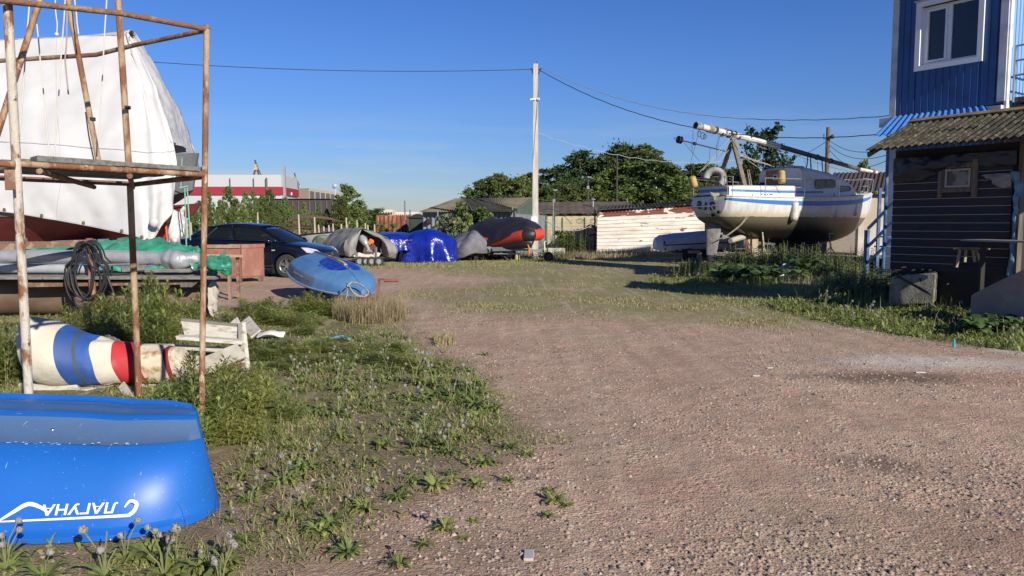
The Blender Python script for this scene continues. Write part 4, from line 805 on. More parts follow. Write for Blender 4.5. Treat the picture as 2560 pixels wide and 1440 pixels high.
for i,(px,py,s_,lb) in enumerate([(2300,937,.05,'white paper scrap lying right of the brown stain'),(1925,925,.03,'small white chip on the gravel left of the brown stain'),(2040,1035,.0,''),(1890,946,.035,'larger white chip left of the brown stain')]):
    if s_: c=GG(px,py); tag(MB().poly([c+Vector((-s_,-s_*.4,.004)),c+Vector((s_,-s_*.3,.004)),c+Vector((s_*.8,s_*.5,.006)),c+Vector((-s_*.7,s_*.4,.006))],(0,0,.008)).build('paper_scrap',M('white paper',(.5,.48,.44),.7)),lb,'litter')
# ---------------------------------------------------------------- yacht on the hard
YO=Vector((7.04,27,0)); YA=math.atan2(.5,.87)
yt=thing('yacht','white sailing yacht with blue stripes on stands, its mast lying along the deck','yacht',YO,rz=YA); yt.scale=(1.05,1,1)
def yw(x,y,z): return YO+Vector((x*math.cos(YA)-y*math.sin(YA),x*math.sin(YA)+y*math.cos(YA),z))
def yl(p): d=Vector(p)-YO; return Vector((d.x*math.cos(YA)+d.y*math.sin(YA),-d.x*math.sin(YA)+d.y*math.cos(YA),p[2]))
ST=[(-.12,.86,2.46,1.66),(.0,1.0,2.46,1.55),(.4,1.14,2.45,1.36),(1.2,1.26,2.44,1.12),(2.2,1.36,2.44,.90),(3.4,1.42,2.45,.76),(4.6,1.38,2.49,.72),(5.8,1.18,2.54,.80),(6.8,.85,2.60,1.02),(7.6,.5,2.65,1.38),(8.2,.22,2.69,1.85),(8.52,.035,2.72,2.45)]
def stat(x):
    for i in range(len(ST)-1):
        if ST[i][0]<=x<=ST[i+1][0]:
            P=[ST[max(i-1,0)],ST[i],ST[i+1],ST[min(i+2,len(ST)-1)]]; t=(x-ST[i][0])/(ST[i+1][0]-ST[i][0])
            return [.5*(2*P[1][k]+(P[2][k]-P[0][k])*t+(2*P[0][k]-5*P[1][k]+4*P[2][k]-P[3][k])*t*t+(3*P[1][k]-P[0][k]-3*P[2][k]+P[3][k])*t**3) for k in (1,2,3)]
def hullpt(x,a,off=0):      # a 0 at the sheer .. pi/2 at the centreline
    b,zs,zb=stat(x); b+=off; y=b*(math.cos(a)**.62); z=zs-(zs-zb+off)*math.sin(a)**1.25
    return y,z
hx=[-.12,-.06,0]+list(np.linspace(.1,8.5,44)); na=22; rings=[]
for x in hx:
    r_=[]
    for s_ in (-1,1):
        rr=[(x,s_*hullpt(x,PI/2*j/na)[0],hullpt(x,PI/2*j/na)[1]) for j in range(na+1)]
        r_+= rr if s_<0 else rr[::-1][1:]
    rings.append(r_)
def hullmat():
    m=M('yacht hull gelcoat',(.64,.64,.62),.35,col2=(.54,.53,.48),scale=1.5,var=.03,stretch=(5,5,.45),col3=(.36,.29,.19),scale3=1.9,thr3=(.60,.80)); t=m.node_tree; n=t.nodes; L=t.links; b=n['Principled BSDF']; src=b.inputs['Base Color'].links[0].from_socket
    c=n.new('ShaderNodeTexCoord'); s=n.new('ShaderNodeSeparateXYZ'); L.new(c.outputs['Object'],s.inputs[0]); q=n.new('ShaderNodeTexNoise'); q.inputs['Scale'].default_value=4; q.inputs['Detail'].default_value=8; L.new(c.outputs['Object'],q.inputs['Vector'])
    ad=n.new('ShaderNodeMath'); ad.operation='MULTIPLY_ADD'; ad.inputs[1].default_value=.10; L.new(q.outputs[0],ad.inputs[0]); L.new(s.outputs['Z'],ad.inputs[2])
    out=src
    for z0,z1,cc in ((1.98,1.80,(.52,.44,.30)),(1.76,1.745,(.13,.12,.085)),(1.70,1.45,(.085,.07,.045)),(1.52,1.25,(.012,.011,.010))):  # lower bands darkened: deep shade of the underside painted into the antifouling
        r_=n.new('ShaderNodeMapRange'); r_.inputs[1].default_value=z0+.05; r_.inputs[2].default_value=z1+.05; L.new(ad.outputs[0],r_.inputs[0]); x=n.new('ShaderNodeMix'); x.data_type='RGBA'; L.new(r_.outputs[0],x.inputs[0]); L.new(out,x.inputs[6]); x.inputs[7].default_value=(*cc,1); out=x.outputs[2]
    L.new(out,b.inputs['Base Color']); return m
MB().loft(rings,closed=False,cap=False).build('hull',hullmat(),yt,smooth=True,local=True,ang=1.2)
mgel=M('deck gelcoat',(.64,.64,.61),.5,col2=(.50,.48,.43),scale=2,thr=(.5,.75),var=.04); mstripe=M('blue stripe',(.045,.17,.50),.4,var=.08)
# transom: filled section slightly bulged
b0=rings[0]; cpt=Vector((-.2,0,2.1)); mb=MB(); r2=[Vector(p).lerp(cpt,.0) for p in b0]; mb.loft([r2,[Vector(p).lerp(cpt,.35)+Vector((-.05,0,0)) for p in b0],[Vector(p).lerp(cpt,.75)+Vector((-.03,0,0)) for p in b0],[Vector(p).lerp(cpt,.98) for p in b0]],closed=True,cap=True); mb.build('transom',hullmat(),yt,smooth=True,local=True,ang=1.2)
# deck
mb=MB(); dk=[]
for x in hx:
    b,zs,_=stat(x); dk.append([(x,-b,zs),(x,-b*.96,zs+.025),(x,-b*.5,zs+.05),(x,0,zs+.07),(x,b*.5,zs+.05),(x,b*.96,zs+.025),(x,b,zs)])
mb.loft(dk,closed=False,cap=False); mb.build('deck',mgel,yt,smooth=True,local=True)
# rub rail + blue stripe just below the sheer, both sides and across the transom
for s_ in (-1,1):
    mb=MB(); mb.tube([(x,s_*(stat(x)[0]+.012),stat(x)[1]) for x in hx],.022,6); mb.build('rub_rail',mgel,yt,local=True)
    mb=MB(); R_=[]
    for x in hx[:-1]:
        R_.append([(x,s_*(hullpt(x,a)[0]+.006),hullpt(x,a)[1]) for a in (.13,.17,.21,.25)])
    mb.loft(R_,closed=False,cap=False); mb.build('stripe',mstripe,yt,local=True,solid=.004)
mb=MB(); ys_=np.linspace(-.85,.85,14); mb.loft([[(-.132-.03*(1-(y/.87)**2),y,2.40-.015),(-.132-.035*(1-(y/.87)**2),y,2.315)] for y in ys_],closed=False,cap=False); mb.build('stripe',M('shaded stripe',(.04,.10,.26),.5),yt,local=True,solid=.004)  # transom stripe darker: shade of the turned-away stern put into its blue
# cockpit coaming and its stripe
def trunk(xs_,hw,z0f,h,name,mat,round_=.12,cap=True,n=5):
    rr=[]
    for x,w_,h_ in zip(xs_,hw,h):
        z0=stat(max(0,min(8.4,x)))[1]+.0; P=[(x,-w_,z0)]
        for k in range(n+1): a=PI/2*k/n; P.append((x,-w_+round_*(1-math.cos(a))+.02*h_,z0+h_-round_+round_*math.sin(a)))
        P2=[(p[0],-p[1],p[2]) for p in P[::-1]]
        mid=[(x,y,z0+h_+.05*(1-(y/w_)**2)) for y in (-w_*.5,0,w_*.5)]
        rr.append(P+mid+P2)
    return MB().loft(rr,cap=cap).build(name,mat,yt,smooth=True,local=True,ang=.9)
trunk([.1,.6,1.6,2.6,3.5],[.75,.95,1.05,1.08,1.05],0,[.34,.38,.40,.42,.45],'coaming',mgel,.06)
mb=MB(); 
for s_ in (-1,1):
    mb=MB(); mb.loft([[(x,s_*(w_+.012),stat(x)[1]+.17),(x,s_*(w_+.012),stat(x)[1]+.245)] for x,w_ in ((.15,.76),(.6,.945),(1.6,1.045),(2.6,1.075),(3.45,1.05),(4.4,1.03))],closed=False,cap=False); mb.build('stripe',mstripe,yt,local=True,solid=.006)
mb=MB(); mb.loft([[(.085,y,2.62),(.085,y,2.72)] for y in np.linspace(-.73,.73,8)],closed=False,cap=False); mb.build('stripe',mstripe,yt,local=True,solid=.006)
cab=trunk([3.3,3.45,4.4,5.4,6.0,6.7,7.2],[1.02,1.05,1.02,.90,.78,.58,.35],0,[1.08,1.14,1.0,.83,.67,.42,.16],'cabin',mgel,.2,n=7)
mb=MB(); mb.box((3.26,.22,3.12),(.03,.80,.80)); do=mb.build('companionway',M('varnished wood',(.24,.10,.045),.5,col2=(.33,.15,.07),scale=4,stretch=(1,1,4)),yt,local=True)
mb=MB(); mb.box((3.235,.15,3.25),(.02,.2,.2)); mb.build('port',M('pale port frame',(.6,.6,.6),.5),do,local=True); MB().box((3.222,.15,3.25),(.01,.12,.12)).build('glass',mblk,do,local=True)
mb=MB(); mb.box((3.25,.80,2.98),(.03,.20,.22)); mb.lathe([(.09,0),(.09,.05)],(3.22,.80,2.98),14,axis=(-1,0,0)); mb.build('instrument',mblk,yt,local=True)
# cabin windows, starboard faces the camera
for s_ in (-1,1):
    for (x0,x1,zz0,zz1) in ((3.95,5.15,.34,.66),(5.45,6.35,.20,.40)):
        P=[]
        def cw(x): return np.interp(x,[3.3,3.45,4.4,5.4,6.0,6.7,7.2],[1.02,1.05,1.02,.90,.78,.58,.35])+.002
        m_=[(x0+.06,zz0),(x1-.08,zz0+.02),(x1,zz0+.08),(x1-.02,zz1-.07),(x1-.12,zz1-.01),(x0+.08,zz1),(x0,zz1-.06),(x0,zz0+.06)]
        mb=MB(); mb.poly([(x,s_*cw(x)*(1.0),stat(x)[1]+z) for x,z in m_],(0,s_*.02,0)); wo=mb.build('window',M('dark acrylic',(.02,.02,.02),.12),yt,local=True)
        mb=MB(); mb.tube([(x,s_*(cw(x)+.015),stat(x)[1]+z) for x,z in m_+m_[:1]],.014,5); mb.build('window_frame',M('window rubber',(.1,.1,.1),.6),wo,local=True)
# grab rails, hatch
MB().tube([(3.7,-.7,3.48),(3.9,-.7,3.53),(5.2,-.62,3.42),(5.4,-.6,3.33)],.02,6).build('grab_rail',M('dark teak',(.1,.06,.04),.8),yt,local=True)
MB().box((4.0,0,3.56),(.9,.7,.06)).build('hatch',mgel,yt,local=True,bevel=.02)
MB().tube([(3.0,-.5,3.62),(3.9,-.55,3.62)],.03,8).build('handrail',M('pale handrail',(.55,.5,.42),.6),yt,local=True)
# rails
mst=M('stainless',(.55,.55,.53),.25,metal=.9)
def rail(pts,r=.014,name='rail',mat=mst): return MB().tube(pts,r,6).build(name,mat,yt,local=True)
for x,s_ in ((.05,-1),(1.3,-1),(3.1,-1),(5.0,-1),(6.7,-1),(7.7,-1),(.05,1),(1.5,1),(3.1,1),(5.0,1),(6.7,1)):
    b,zs,_=stat(x); rail([(x,s_*b*.94,zs),(x,s_*b*.94,zs+.66)],.014,'stanchion')
for s_ in (-1,1):
    for h_ in (.36,.66):
        rail([(x,s_*stat(x)[0]*.94,stat(x)[1]+h_) for x in (1.3,3.1,5.0,6.7,7.7)],.006,'lifeline',M('lifeline',(.5,.5,.48),.4))
rail([(.1,-.95,3.12),(-.1,-.8,3.14),(-.15,-.2,3.14)],.015,'pushpit'); rail([(-.15,.2,3.14),(-.1,.8,3.14),(.1,.95,3.12),(1.5,1.18,3.1)],.015,'pushpit'); rail([(.05,-.95,2.82),(-.1,-.8,2.82),(-.12,.8,2.82),(.05,.95,2.82)],.012,'pushpit')
rail([(7.7,-.44,3.3),(8.3,-.2,3.32),(8.6,0,3.32),(8.3,.2,3.32),(7.7,.44,3.3)],.016,'pulpit'); rail([(8.5,0,2.75),(8.6,0,3.32)],.014,'pulpit')
for s_ in (-.8,.8): rail([(-.02,s_,2.46),(-.1,s_,3.14)],.014,'stanchion')
# crutch, mast and furler
mkw=M('weathered crutch timber',(.13,.105,.08),.85,col2=(.2,.17,.14),scale=5,stretch=(4,4,.7))
mb=MB(); mb.bar((1.0,-.55,2.85),(.92,.06,4.72),.07,.18,up=(1,0,0)); mb.build('crutch_leg',mkw,yt,local=True)
mb=MB(); mb.bar((.95,.75,2.85),(.98,-.06,4.72),.07,.16,up=(1,0,0)); mb.build('crutch_leg',mkw,yt,local=True)
p0=yl(W(1742,314,26.62)); p1=yl(W(1948,366,29.0)); p2=yl(W(2148,423,31.2)); p3=yl(W(2192,431,31.8))
mm=M('painted mast',(.60,.59,.56),.45,col2=(.44,.43,.40),scale=2.5,thr=(.5,.65)); mmd=M('shaded mast paint',(.06,.065,.06),.6,col2=(.10,.10,.09),scale=5)
mo=thing('mast','long pale mast lying on a timber crutch above the yacht, the shade on its middle painted dark','mast',yw(*p0)); 
q0,q1,q2,q3=[yw(*p) for p in (p0,p1,p2,p3)]
ax=(q1-q0).normalized()
def mastseg(a,b,r0,r1,nm,mt,par=None): return MB().tube([a,a.lerp(b,.5),b],[r0,(r0+r1)/2,r1],16,cap=True).build(nm,mt,par or mo,smooth=True)
mastseg(q0+ax*.10,q1,.108,.095,'upper_section',mm); mastseg(q1,q2,.094,.080,'shaded_section',mmd); mastseg(q2,q3,.075,.06,'foot_section',mm)  # middle section darker: the shade falling on it is painted in
mb=MB(); mb.lathe([(.09,.02),(.125,0),(.128,.18),(.105,.34)],q0-ax*.06,18,axis=ax); mb.build('mast_end',M('dented silver paint',(.55,.55,.55),.4,metal=.3,bump=.6,bscale=12,col2=(.2,.2,.2),scale=6),mo,smooth=True)
MB().lathe([(.02,0),(.10,.001)],q0-ax*.062,16,axis=ax).build('bore',mblk,mo)
for f_,h_,sz in ((.33,.12,.06),(.44,.11,.08),(.62,.1,.05),(.2,-.1,.08),(.28,-.12,.1),(.48,-.1,.06)):
    p=q0.lerp(q1,f_); MB().box(p+Vector((0,-.03,h_)),(.09,.07,sz)).box(p+Vector((.05,-.08,h_*.6)),(.05,.06,.05)).build('fitting',mblk,mo)
# lashings
def coil(c,axis,R_,r,turns,pitch_,mat,name,par,n=14,jit=.01,seed=1):
    rd=random.Random(seed); q=Vector((0,0,1)).rotation_difference(Vector(axis)); mb=MB(); k=int(turns*n)
    mb.tube([Vector(c)+q@Vector((R_*math.cos(2*PI*i/n),R_*math.sin(2*PI*i/n),pitch_*i/n+rd.uniform(-jit,jit))) for i in range(k)],r,5); return mb.build(name,mat,par)
mrope=M('pale rope',(.42,.38,.30),.9,bump=.5,bscale=120,col2=(.28,.25,.2),scale=10); mropd=M('dark rope',(.05,.05,.055),.9)
coil(q0+ax*.55,ax,.125,.014,7,.035,mrope,'lashing',mo); coil(q0+ax*.85,ax,.125,.012,4,.03,mropd,'lashing',mo); coil(q0+ax*1.35,ax,.12,.013,3,.03,mrope,'lashing',mo); coil(q0+ax*1.62,ax,.135,.02,2,.04,mropd,'lashing',mo)
coil(q3-ax*.35,ax,.09,.012,4,.03,M('reddish rope',(.35,.12,.08),.9),'lashing',mo); coil(q1.lerp(q2,.45),ax,.10,.014,2,.03,mropd,'lashing',mo); coil(q1.lerp(q2,.62),ax,.10,.014,2,.03,mropd,'lashing',mo)
for k,(f_,dx) in enumerate(((.33,-.1),(.36,.05),(.5,.1))):
    a=q1.lerp(q2,f_); mb=MB(); mb.tube([a+Vector((0,-.1,0)),a+Vector((dx*.3,-.13,-.4)),a+Vector((dx,-.1,-.75))],.02,6); mb.build('hanging_rope',mropd,mo)
# furler drum and rod
fr0=yl(W(1697,349,26.6)); fr1=yl(W(1812,378,27.4)); fa=(yw(*fr1)-yw(*fr0)).normalized(); fo=thing('furler','black furler drum on a thin rod sticking out past the yacht stern','furler',yw(*fr0))
f0=yw(*fr0); MB().lathe([(.05,-.03),(.13,-.03),(.13,.0),(.07,.01),(.07,.06),(.13,.07),(.13,.1),(.04,.1)],f0,18,axis=fa).build('drum',mblk,fo,smooth=True,ang=.5)
MB().tube([f0,yw(*fr1)],.022,6).build('rod',M('rod',(.08,.06,.06),.5,metal=.4),fo); MB().lathe([(.05,0),(.06,.05),(.05,.12)],f0+fa*.62,10,axis=fa).build('swivel',mblk,fo)
for dz,dy in ((.03,-.2),(-.02,-.24),(.06,-.12)): MB().tube([f0-fa*.02,f0-fa*abs(dy)+Vector((0,0,dz))],.008,5).build('pin',mblk,fo)
# rigging lines
RG=thing('rigging','tangle of pale lines hung from the mast and crutch over the yacht stern','rigging',YO+Vector((0,0,3)))
def rg(a,b,r=.007,sag=.0,mat=None,wob=0):
    a=W(*a);b=W(*b); MB().tube([a.lerp(b,i/10)+Vector((wob*math.sin(i*1.7),0,-sag*4*(i/10)*(1-i/10)+wob*math.cos(i*2.3))) for i in range(11)],r,4).build('line',mat or mrope,RG)
for a,b,s_ in (((1830,340,27.4),(1748,432,26.9),.0),((1835,345,27.4),(1757,425,26.9),0),((1830,345,27.4),(1852,430,27.6),.0),((1832,345,27.4),(1862,440,27.8),.0),((1838,345,27.5),(1868,470,27.4),.0),((1845,388,27.4),(1935,417,28.3),.0),((1845,386,27.4),(1937,416,28.4),.0),((1835,346,27.4),(1880,400,28.2),.1),((1838,345,27.5),(1890,405,28.2),.15),((1822,375,27.4),(1780,425,27),.0),((1828,362,27.4),(1845,405,27.5),.02),((1846,385,27.5),(1905,425,28.2),.0)):
    rg(a,b,.010,s_)
for a,b in (((1706,352,26.6),(1748,402,27)),((1749,323,26.7),(1725,412,26.8)),((1798,335,27.1),(1790,372,27.1)),((1801,336,27.1),(1792,370,27.1)),((1775,370,27),(1773,405,27)),((1792,372,27.1),(1792,395,27.1))):
    rg(a,b,.008,0,mropd)
rg((1733,320,26.6),(1732,352,26.6),.007,0,mropd,.03); rg((1728,360,26.6),(1733,382,26.7),.007,0,mropd,.04)
for k,(px,py,rr) in enumerate(((1762,333,.09),(1757,330,.12),(1748,326,.1))):
    c=W(px,py+5,26.8); MB().tube([c+Vector((rr*.6*math.cos(a),0,rr*math.sin(a)-rr*.5)) for a in np.linspace(0,2*PI,14)],.012,5).build('loop',mropd,RG)
rg((1848,340,27.5),(1975,372,29.2),.006,.0,mropd); rg((1870,352,27.8),(1965,378,29.1),.006,.12); rg((1985,385,29.3),(2150,432,31.2),.006,.1,mropd)
for k in range(3): rg((2010+k*17,397+k*4,29.6),(2022+k*12,436,29.8),.006,.05*k,mropd)
# rope draped over the quarter down to the rudder
mb=MB(); P=[W(1868,425,27.6),W(1878,490,26.6),W(1872,530,26.5),W(1850,562,26.5),W(1820,586,26.6),W(1798,598,26.7)]
for dx in (0,.06): MB().tube(crom([p+Vector((dx,0,dx*.3)) for p in P],6),.014,5).build('hanging_rope',mrope,RG)
c=W(1785,491,26.55); mb=MB(); g=sheetgrid([[c+Vector((-.15,0,.16)),c+Vector((0,-.05,.12)),c+Vector((.22,0,.12))],[c+Vector((-.12,-.05,.0)),c+Vector((0,-.1,-.02)),c+Vector((.15,-.05,.02))],[c+Vector((-.03,-.02,-.1)),c+Vector((0,-.05,-.14)),c+Vector((.06,-.02,-.1))]],6,6,.03,8); gridmesh(mb,g); tag(mb.build('rag',M('grey green rag',(.26,.27,.2),.9),smooth=True,solid=.01),'grey green rag tied over the middle of the yacht transom','rag')
# horseshoe buoy, fenders
hb=thing('horseshoe_buoy','large white horseshoe lifebuoy standing on the yacht stern rail','lifebuoy',W(1790,445,26.6))
c=W(1786,447,26.6); 
torus(MB(),c,.29,.125,n=22,m=12,ax=(-.45,-1,.15),sq=1.3,a0=-1.1,a1=2.7).build('ring',M('dirty white vinyl',(.34,.34,.33),.6,col2=(.18,.17,.15),scale=3),hb,smooth=True)
torus(MB(),c,.295,.131,n=20,m=12,ax=(-.45,-1,.15),sq=.25,a0=-.98,a1=2.45).build('seam',M('dark piping',(.1,.1,.13),.7),hb,smooth=True)
mye=M('yellowed fender',(.42,.30,.10),.6,col2=(.30,.21,.08),scale=5); mwf=M('white fender',(.60,.57,.50),.5,col2=(.40,.37,.32),scale=5)
def fender(px,py0,py1,Y,rad,mat,lab,tilt=0):
    a=W(px,py0,Y);b=W(px+tilt,py1,Y); t=thing('fender',lab,'fender',b); L=(a-b).length
    MB().lathe([(.02,0),(rad*.6,.01),(rad*.95,L*.1),(rad,L*.2),(rad,L*.8),(rad*.95,L*.9),(rad*.5,L*.99),(.03,L)],b,14,axis=(a-b)).build('body',mat,t,smooth=True,ang=1)
    MB().tube([a,a+Vector((0,.05,.25))],.012,5).build('rope',mropd,t)
fender(1729,440,470,26.9,.13,mye,'yellow brown cylinder fender at the far left of the yacht stern rail',9); fender(1953,425,460,27.2,.13,mye,'yellowed fender tied to the rail before the brown companionway',2)
fender(1988,503,553,27.15,.135,mwf,'white fender hanging on the yacht side, nearest the stern and half sunlit',-3); fender(2086,500,546,28.5,.12,mwf,'white fender hanging amidships in the shade on the yacht side'); fender(2136,503,540,29.5,.11,mwf,'white fender hanging nearest the yacht bow')
# bathing platform ladder, lettering, outlets
lo=MB(); p=lambda y,z,x=-.2:(x,y,z)
lo.tube([(-.26,-.62,2.14),(-.5,-.62,2.14),(-.5,.70,2.08),(-.26,.72,2.08)],.018,6); lo.tube([(-.42,-.55,2.13),(-.42,.7,2.07)],.015,6)
for y in (-.5,-.05,.45): lo.tube([(-.5,y,2.11),(-.2,y,1.84)],.016,6)
lo.box((-.40,.1,2.10),(.16,1.0,.02)); lo.build('ladder',mst,yt,local=True)
mlet=M('black letters',(.015,.015,.02),.5)
for ch,y,z,s_,ro in (('a',.33,2.22,.25,-.15),('ı',.02,2.17,.25,-.05),('n',-.30,2.17,.27,.1)):
    vs,fs=text_mesh(ch,s_*2.1,.006,off=.016); mb=MB(); cr,sr=math.cos(ro),math.sin(ro)
    mb.add([(-.182-.04*(1-((y)/.87)**2)-.01+v.z,y-(v.x*cr-v.y*sr),z+(v.x*sr+v.y*cr)) for v in vs],fs); mb.build('letter',mlet,yt,local=True)
for y,z in ((-.62,1.92),(-.35,1.82)): MB().lathe([(.03,0),(.06,0),(.06,.06),(.035,.06),(.035,.0)],(-.2,y,z),12,axis=(-1,0,-.2)).build('outlet',mblk,yt,local=True)
for q in range(7): MB().box((1.1+q*.09+.02*math.sin(q*5),-(stat(1.1)[0]-.02-.001*q),2.53+.015*math.sin(q*2)),(.05,.02,.035),rz=q).build('registration_mark',mlet,yt,local=True)
# rudder and skeg
mr2=M('grey rudder paint',(.22,.21,.19),.75,col2=(.14,.13,.12),scale=4,col3=(.42,.40,.35),scale3=9,thr3=(.64,.68)); mr3=M('dark shaded antifouling',(.03,.03,.035),.8)
prof=[(1.62,-.02,.40),(1.72,.05,.35),(1.55,-.06,.46),(1.2,-.08,.44),(.8,-.05,.36),(.42,-.02,.30),(.2,.03,.22),(.1,.10,.16)]
def slab(pr,xo,th,name,mat,ya=0,zoff=0):
    mb=MB(); n=len(pr); rr=[]
    for z,x0,x1 in pr:
        m_=(x0+x1)/2; h_=(x1-x0)/2; rr.append([(xo+m_+h_*math.cos(a)*math.cos(ya)-th*math.sin(a)*math.sin(ya),h_*math.cos(a)*math.sin(ya)+th*math.sin(a)*math.cos(ya),z+zoff) for a in [2*PI*j/14 for j in range(14)]])
    return mb.loft(rr).build(name,mat,yt,smooth=True,local=True,ang=.9)
pr=[(1.55,-.28,.20),(1.48,-.30,.22),(1.1,-.30,.18),(.8,-.30,.12),(.55,-.30,.08),(.40,-.29,.05)]
slab([(z,a,b) for z,a,b in [(1.66,-.20,.12),(1.62,-.28,.20)]+pr[1:]],.18,.05,'rudder',mr2,ya=-.9); slab([(.398,-.29,.05),(.28,-.27,.02),(.18,-.23,-.03),(.12,-.18,-.09)],.18,.045,'rudder_shaded_tip',mr3,ya=-.9)  # tip darker than the blade: shade on the lower end painted in
MB().poly([(.45,.03,1.5),(1.4,.03,1.15),(.55,.03,.95)],(0,-.06,0)).build('skeg',mr2,yt,local=True)
MB().box((.32,-.10,1.16),(.25,.05,.06)).build('rudder_hinge',mgal,yt,local=True)
# keel on block
slab([(.9,-.9,1.0),(.55,-.75,.85),(.12,-.6,.7)],4.0,.12,'keel',mr3)
def standleg(x,y,top,lab):
    a=yw(x,y,top); g=gz(a.x,a.y); t=thing('boat_stand',lab,'stand',(a.x,a.y,g)); ms=M('dirty white steel',(.42,.40,.36),.6,col2=(.2,.12,.08),scale=8)
    a=Vector((a.x,a.y,top)); MB().tube([a,a+Vector((.06,-.1,-(top-g)*.6))],[.03,.035],8).build('screw',ms,t); b=a+Vector((.05,-.08,-(top-g)*.55))
    for an in (.3,2.3,4.4): MB().tube([b,Vector((b.x+.38*math.cos(an),b.y+.38*math.sin(an),g))],.022,6).build('leg',ms,t)
    MB().box(a+Vector((0,0,.02)),(.30,.2,.03),rz=.5).build('pad',ms,t)
standleg(1.75,-.75,1.40,'white adjustable steel boat stand under the yacht quarter'); standleg(5.2,-.9,1.12,'shaded steel boat stand under the middle of the yacht'); standleg(1.75,.75,1.35,'shaded steel boat stand under the far side of the yacht')
def blk(px0,px1,pt,pb,Y,lab,mat): a=W(px0,pb,Y);b=W(px1,pb,Y);c=W((px0+px1)/2,pt,Y); g=gz(a.x,a.y)-.03; return tag(MB().loft([[(a.x+.02,Y,g),(b.x,Y,g),(b.x,Y+.5,g),(a.x,Y+.5,g)],[(a.x-.05,Y,c.z),(b.x-.02,Y,c.z),(b.x,Y+.5,c.z),(a.x,Y+.5,c.z)]]).build('keel_block',mat,bevel=.01),lab,'block')
blk(1872,1896,592,640,27.6,'pale plywood plate propping the yacht near its boat stand',M('pale weathered ply',(.45,.36,.24),.85,col2=(.30,.22,.14),scale=3)); blk(1990,2050,612,640,30.0,'dark timber block under the yacht keel',mkw)
q=W(1840,592,26.8); g=thing('log','cut pale tree trunk lying under the yacht beside the plywood plate','log',(q.x,q.y,q.z-.1)); MB().tube([W(1826,602,26.7),W(1858,592,27.5)],[.09,.11],10).build('trunk',M('pale bark',(.40,.37,.30),.9,bump=.5),g); 
mb=MB(); rd=random.Random(9)
for k in range(26):
    a=W(1858+rd.random()*10,598+rd.random()*8,27.2); b=W(1868+rd.random()*16,636+rd.random()*10,26.9+.3*rd.random()); mb.tube([a,(a+b)/2+Vector((rd.uniform(-.08,.08),0,.03)),b],[.012,.01,.004],4)
tag(mb.build('dry_sticks',M('brown dry twigs',(.16,.10,.07),.9)),'bundle of brown dry twigs leaning against the plywood plate','twigs')
mb=MB()
for k in range(46):
    a=W(1915+rd.random()*110,648-rd.random()*10,27.5+rd.random()); an=rd.uniform(-.3,3.4); l=.3+.9*rd.random(); b=a+Vector((math.cos(an)*l,rd.uniform(-.3,.3),abs(math.sin(an))*l*.55+.05)); mb.tube([a,(a+b)/2+Vector((0,0,.08)),b],[.012,.009,.003],4)
tag(mb.build('dead_branches',M('grey dead twigs',(.20,.16,.12),.9)),'tangle of grey dead branches in the weeds below the yacht','branches')
# white dinghy on a trailer behind the rudder
mwd=M('white dinghy gelcoat',(.62,.64,.68),.4,col2=(.50,.51,.53),scale=2)
Yd=30.5; a=W(1640,605,Yd); t=thing('sailing_dinghy','white upturned sailing dinghy with a red line on a trailer behind the yacht rudder','dinghy',(a.x,Yd,.55)); rr=[]
for px,yt_,yb,w_ in ((1637,596,623,.45),(1650,588,626,.70),(1690,583,625,.80),(1760,577,622,.85),(1830,575,621,.72),(1856,584,612,.35)):
    y_=Yd+(px-1637)*.004; T=W(px,yt_,y_);Bm=W(px,yb,y_); z0=Bm.z;z1=T.z
    rr.append([(T.x,y_-w_,z0),(T.x,y_-w_*1.02,z0+(z1-z0)*.35),(T.x,y_-w_*.8,z0+(z1-z0)*.75),(T.x,y_-w_*.35,z1),(T.x,y_+w_*.35,z1),(T.x,y_+w_*.8,z0+(z1-z0)*.75),(T.x,y_+w_,z0+(z1-z0)*.35),(T.x,y_+w_,z0)])
mb=MB().loft(rr); mb.build('hull',mwd,t,smooth=True,ang=.5)
mb=MB(); mb.loft([[(r_[1][0],r_[1][1]-.012,r_[1][2]-.02),(r_[1][0],r_[1][1]-.012,r_[1][2]+.03)] for r_ in rr[1:5]],closed=False,cap=False); mb.build('red_line',M('red line',(.35,.04,.04),.5),t,solid=.004)
MB().box((rr[0][0][0]+.25,Yd-.72,rr[0][0][2]+.28),(.06,.02,.12)).box((rr[0][0][0]+.28,Yd-.74,rr[0][0][2]+.03),(.05,.02,.08)).build('fitting',mblk,t)
tr=thing('boat_trailer','low dark boat trailer with a number plate under the white sailing dinghy','trailer',(a.x+2,Yd,0)); x0=W(1690,640,Yd-.4)
MB().bar((x0.x-.1,Yd-.4,.42),(x0.x+3.2,Yd+.3,.42),.08,.1).bar((x0.x-.1,Yd+.5,.42),(x0.x+3.2,Yd+.6,.42),.08,.1).bar((x0.x,Yd-.7,.42),(x0.x,Yd+.9,.42),.08,.1).build('frame',mblk,tr)
mtyre=M('tyre rubber',(.03,.03,.03),.85)
def wheel(c,r,wd,axis,par,rim=None,hub=True):
    o_=MB().lathe([(r*.55,-wd/2),(r*.92,-wd/2),(r,-wd*.3),(r,wd*.3),(r*.92,wd/2),(r*.55,wd/2),(r*.55,-wd/2)],c,24,axis=axis,cap=False).build('wheel',mtyre,par,smooth=True,ang=.6)
    MB().lathe([(.02,-wd*.35),(r*.30,-wd*.42),(r*.5,-wd*.36),(r*.58,-wd*.5),(r*.58,wd*.5),(r*.5,wd*.36),(.02,wd*.35)],c,20,axis=axis).build('rim',rim or mst,o_,smooth=True,ang=.5); return o_
wheel((x0.x+.45,Yd-.75,.28),.28,.16,(0,1,0),tr,mblk); wheel((x0.x+1.25,Yd-.65,.28),.28,.16,(0,1,0),tr,mblk); MB().box((x0.x+.6,Yd-.85,.50),(.95,.3,.05)).build('mudguard',mblk,tr)
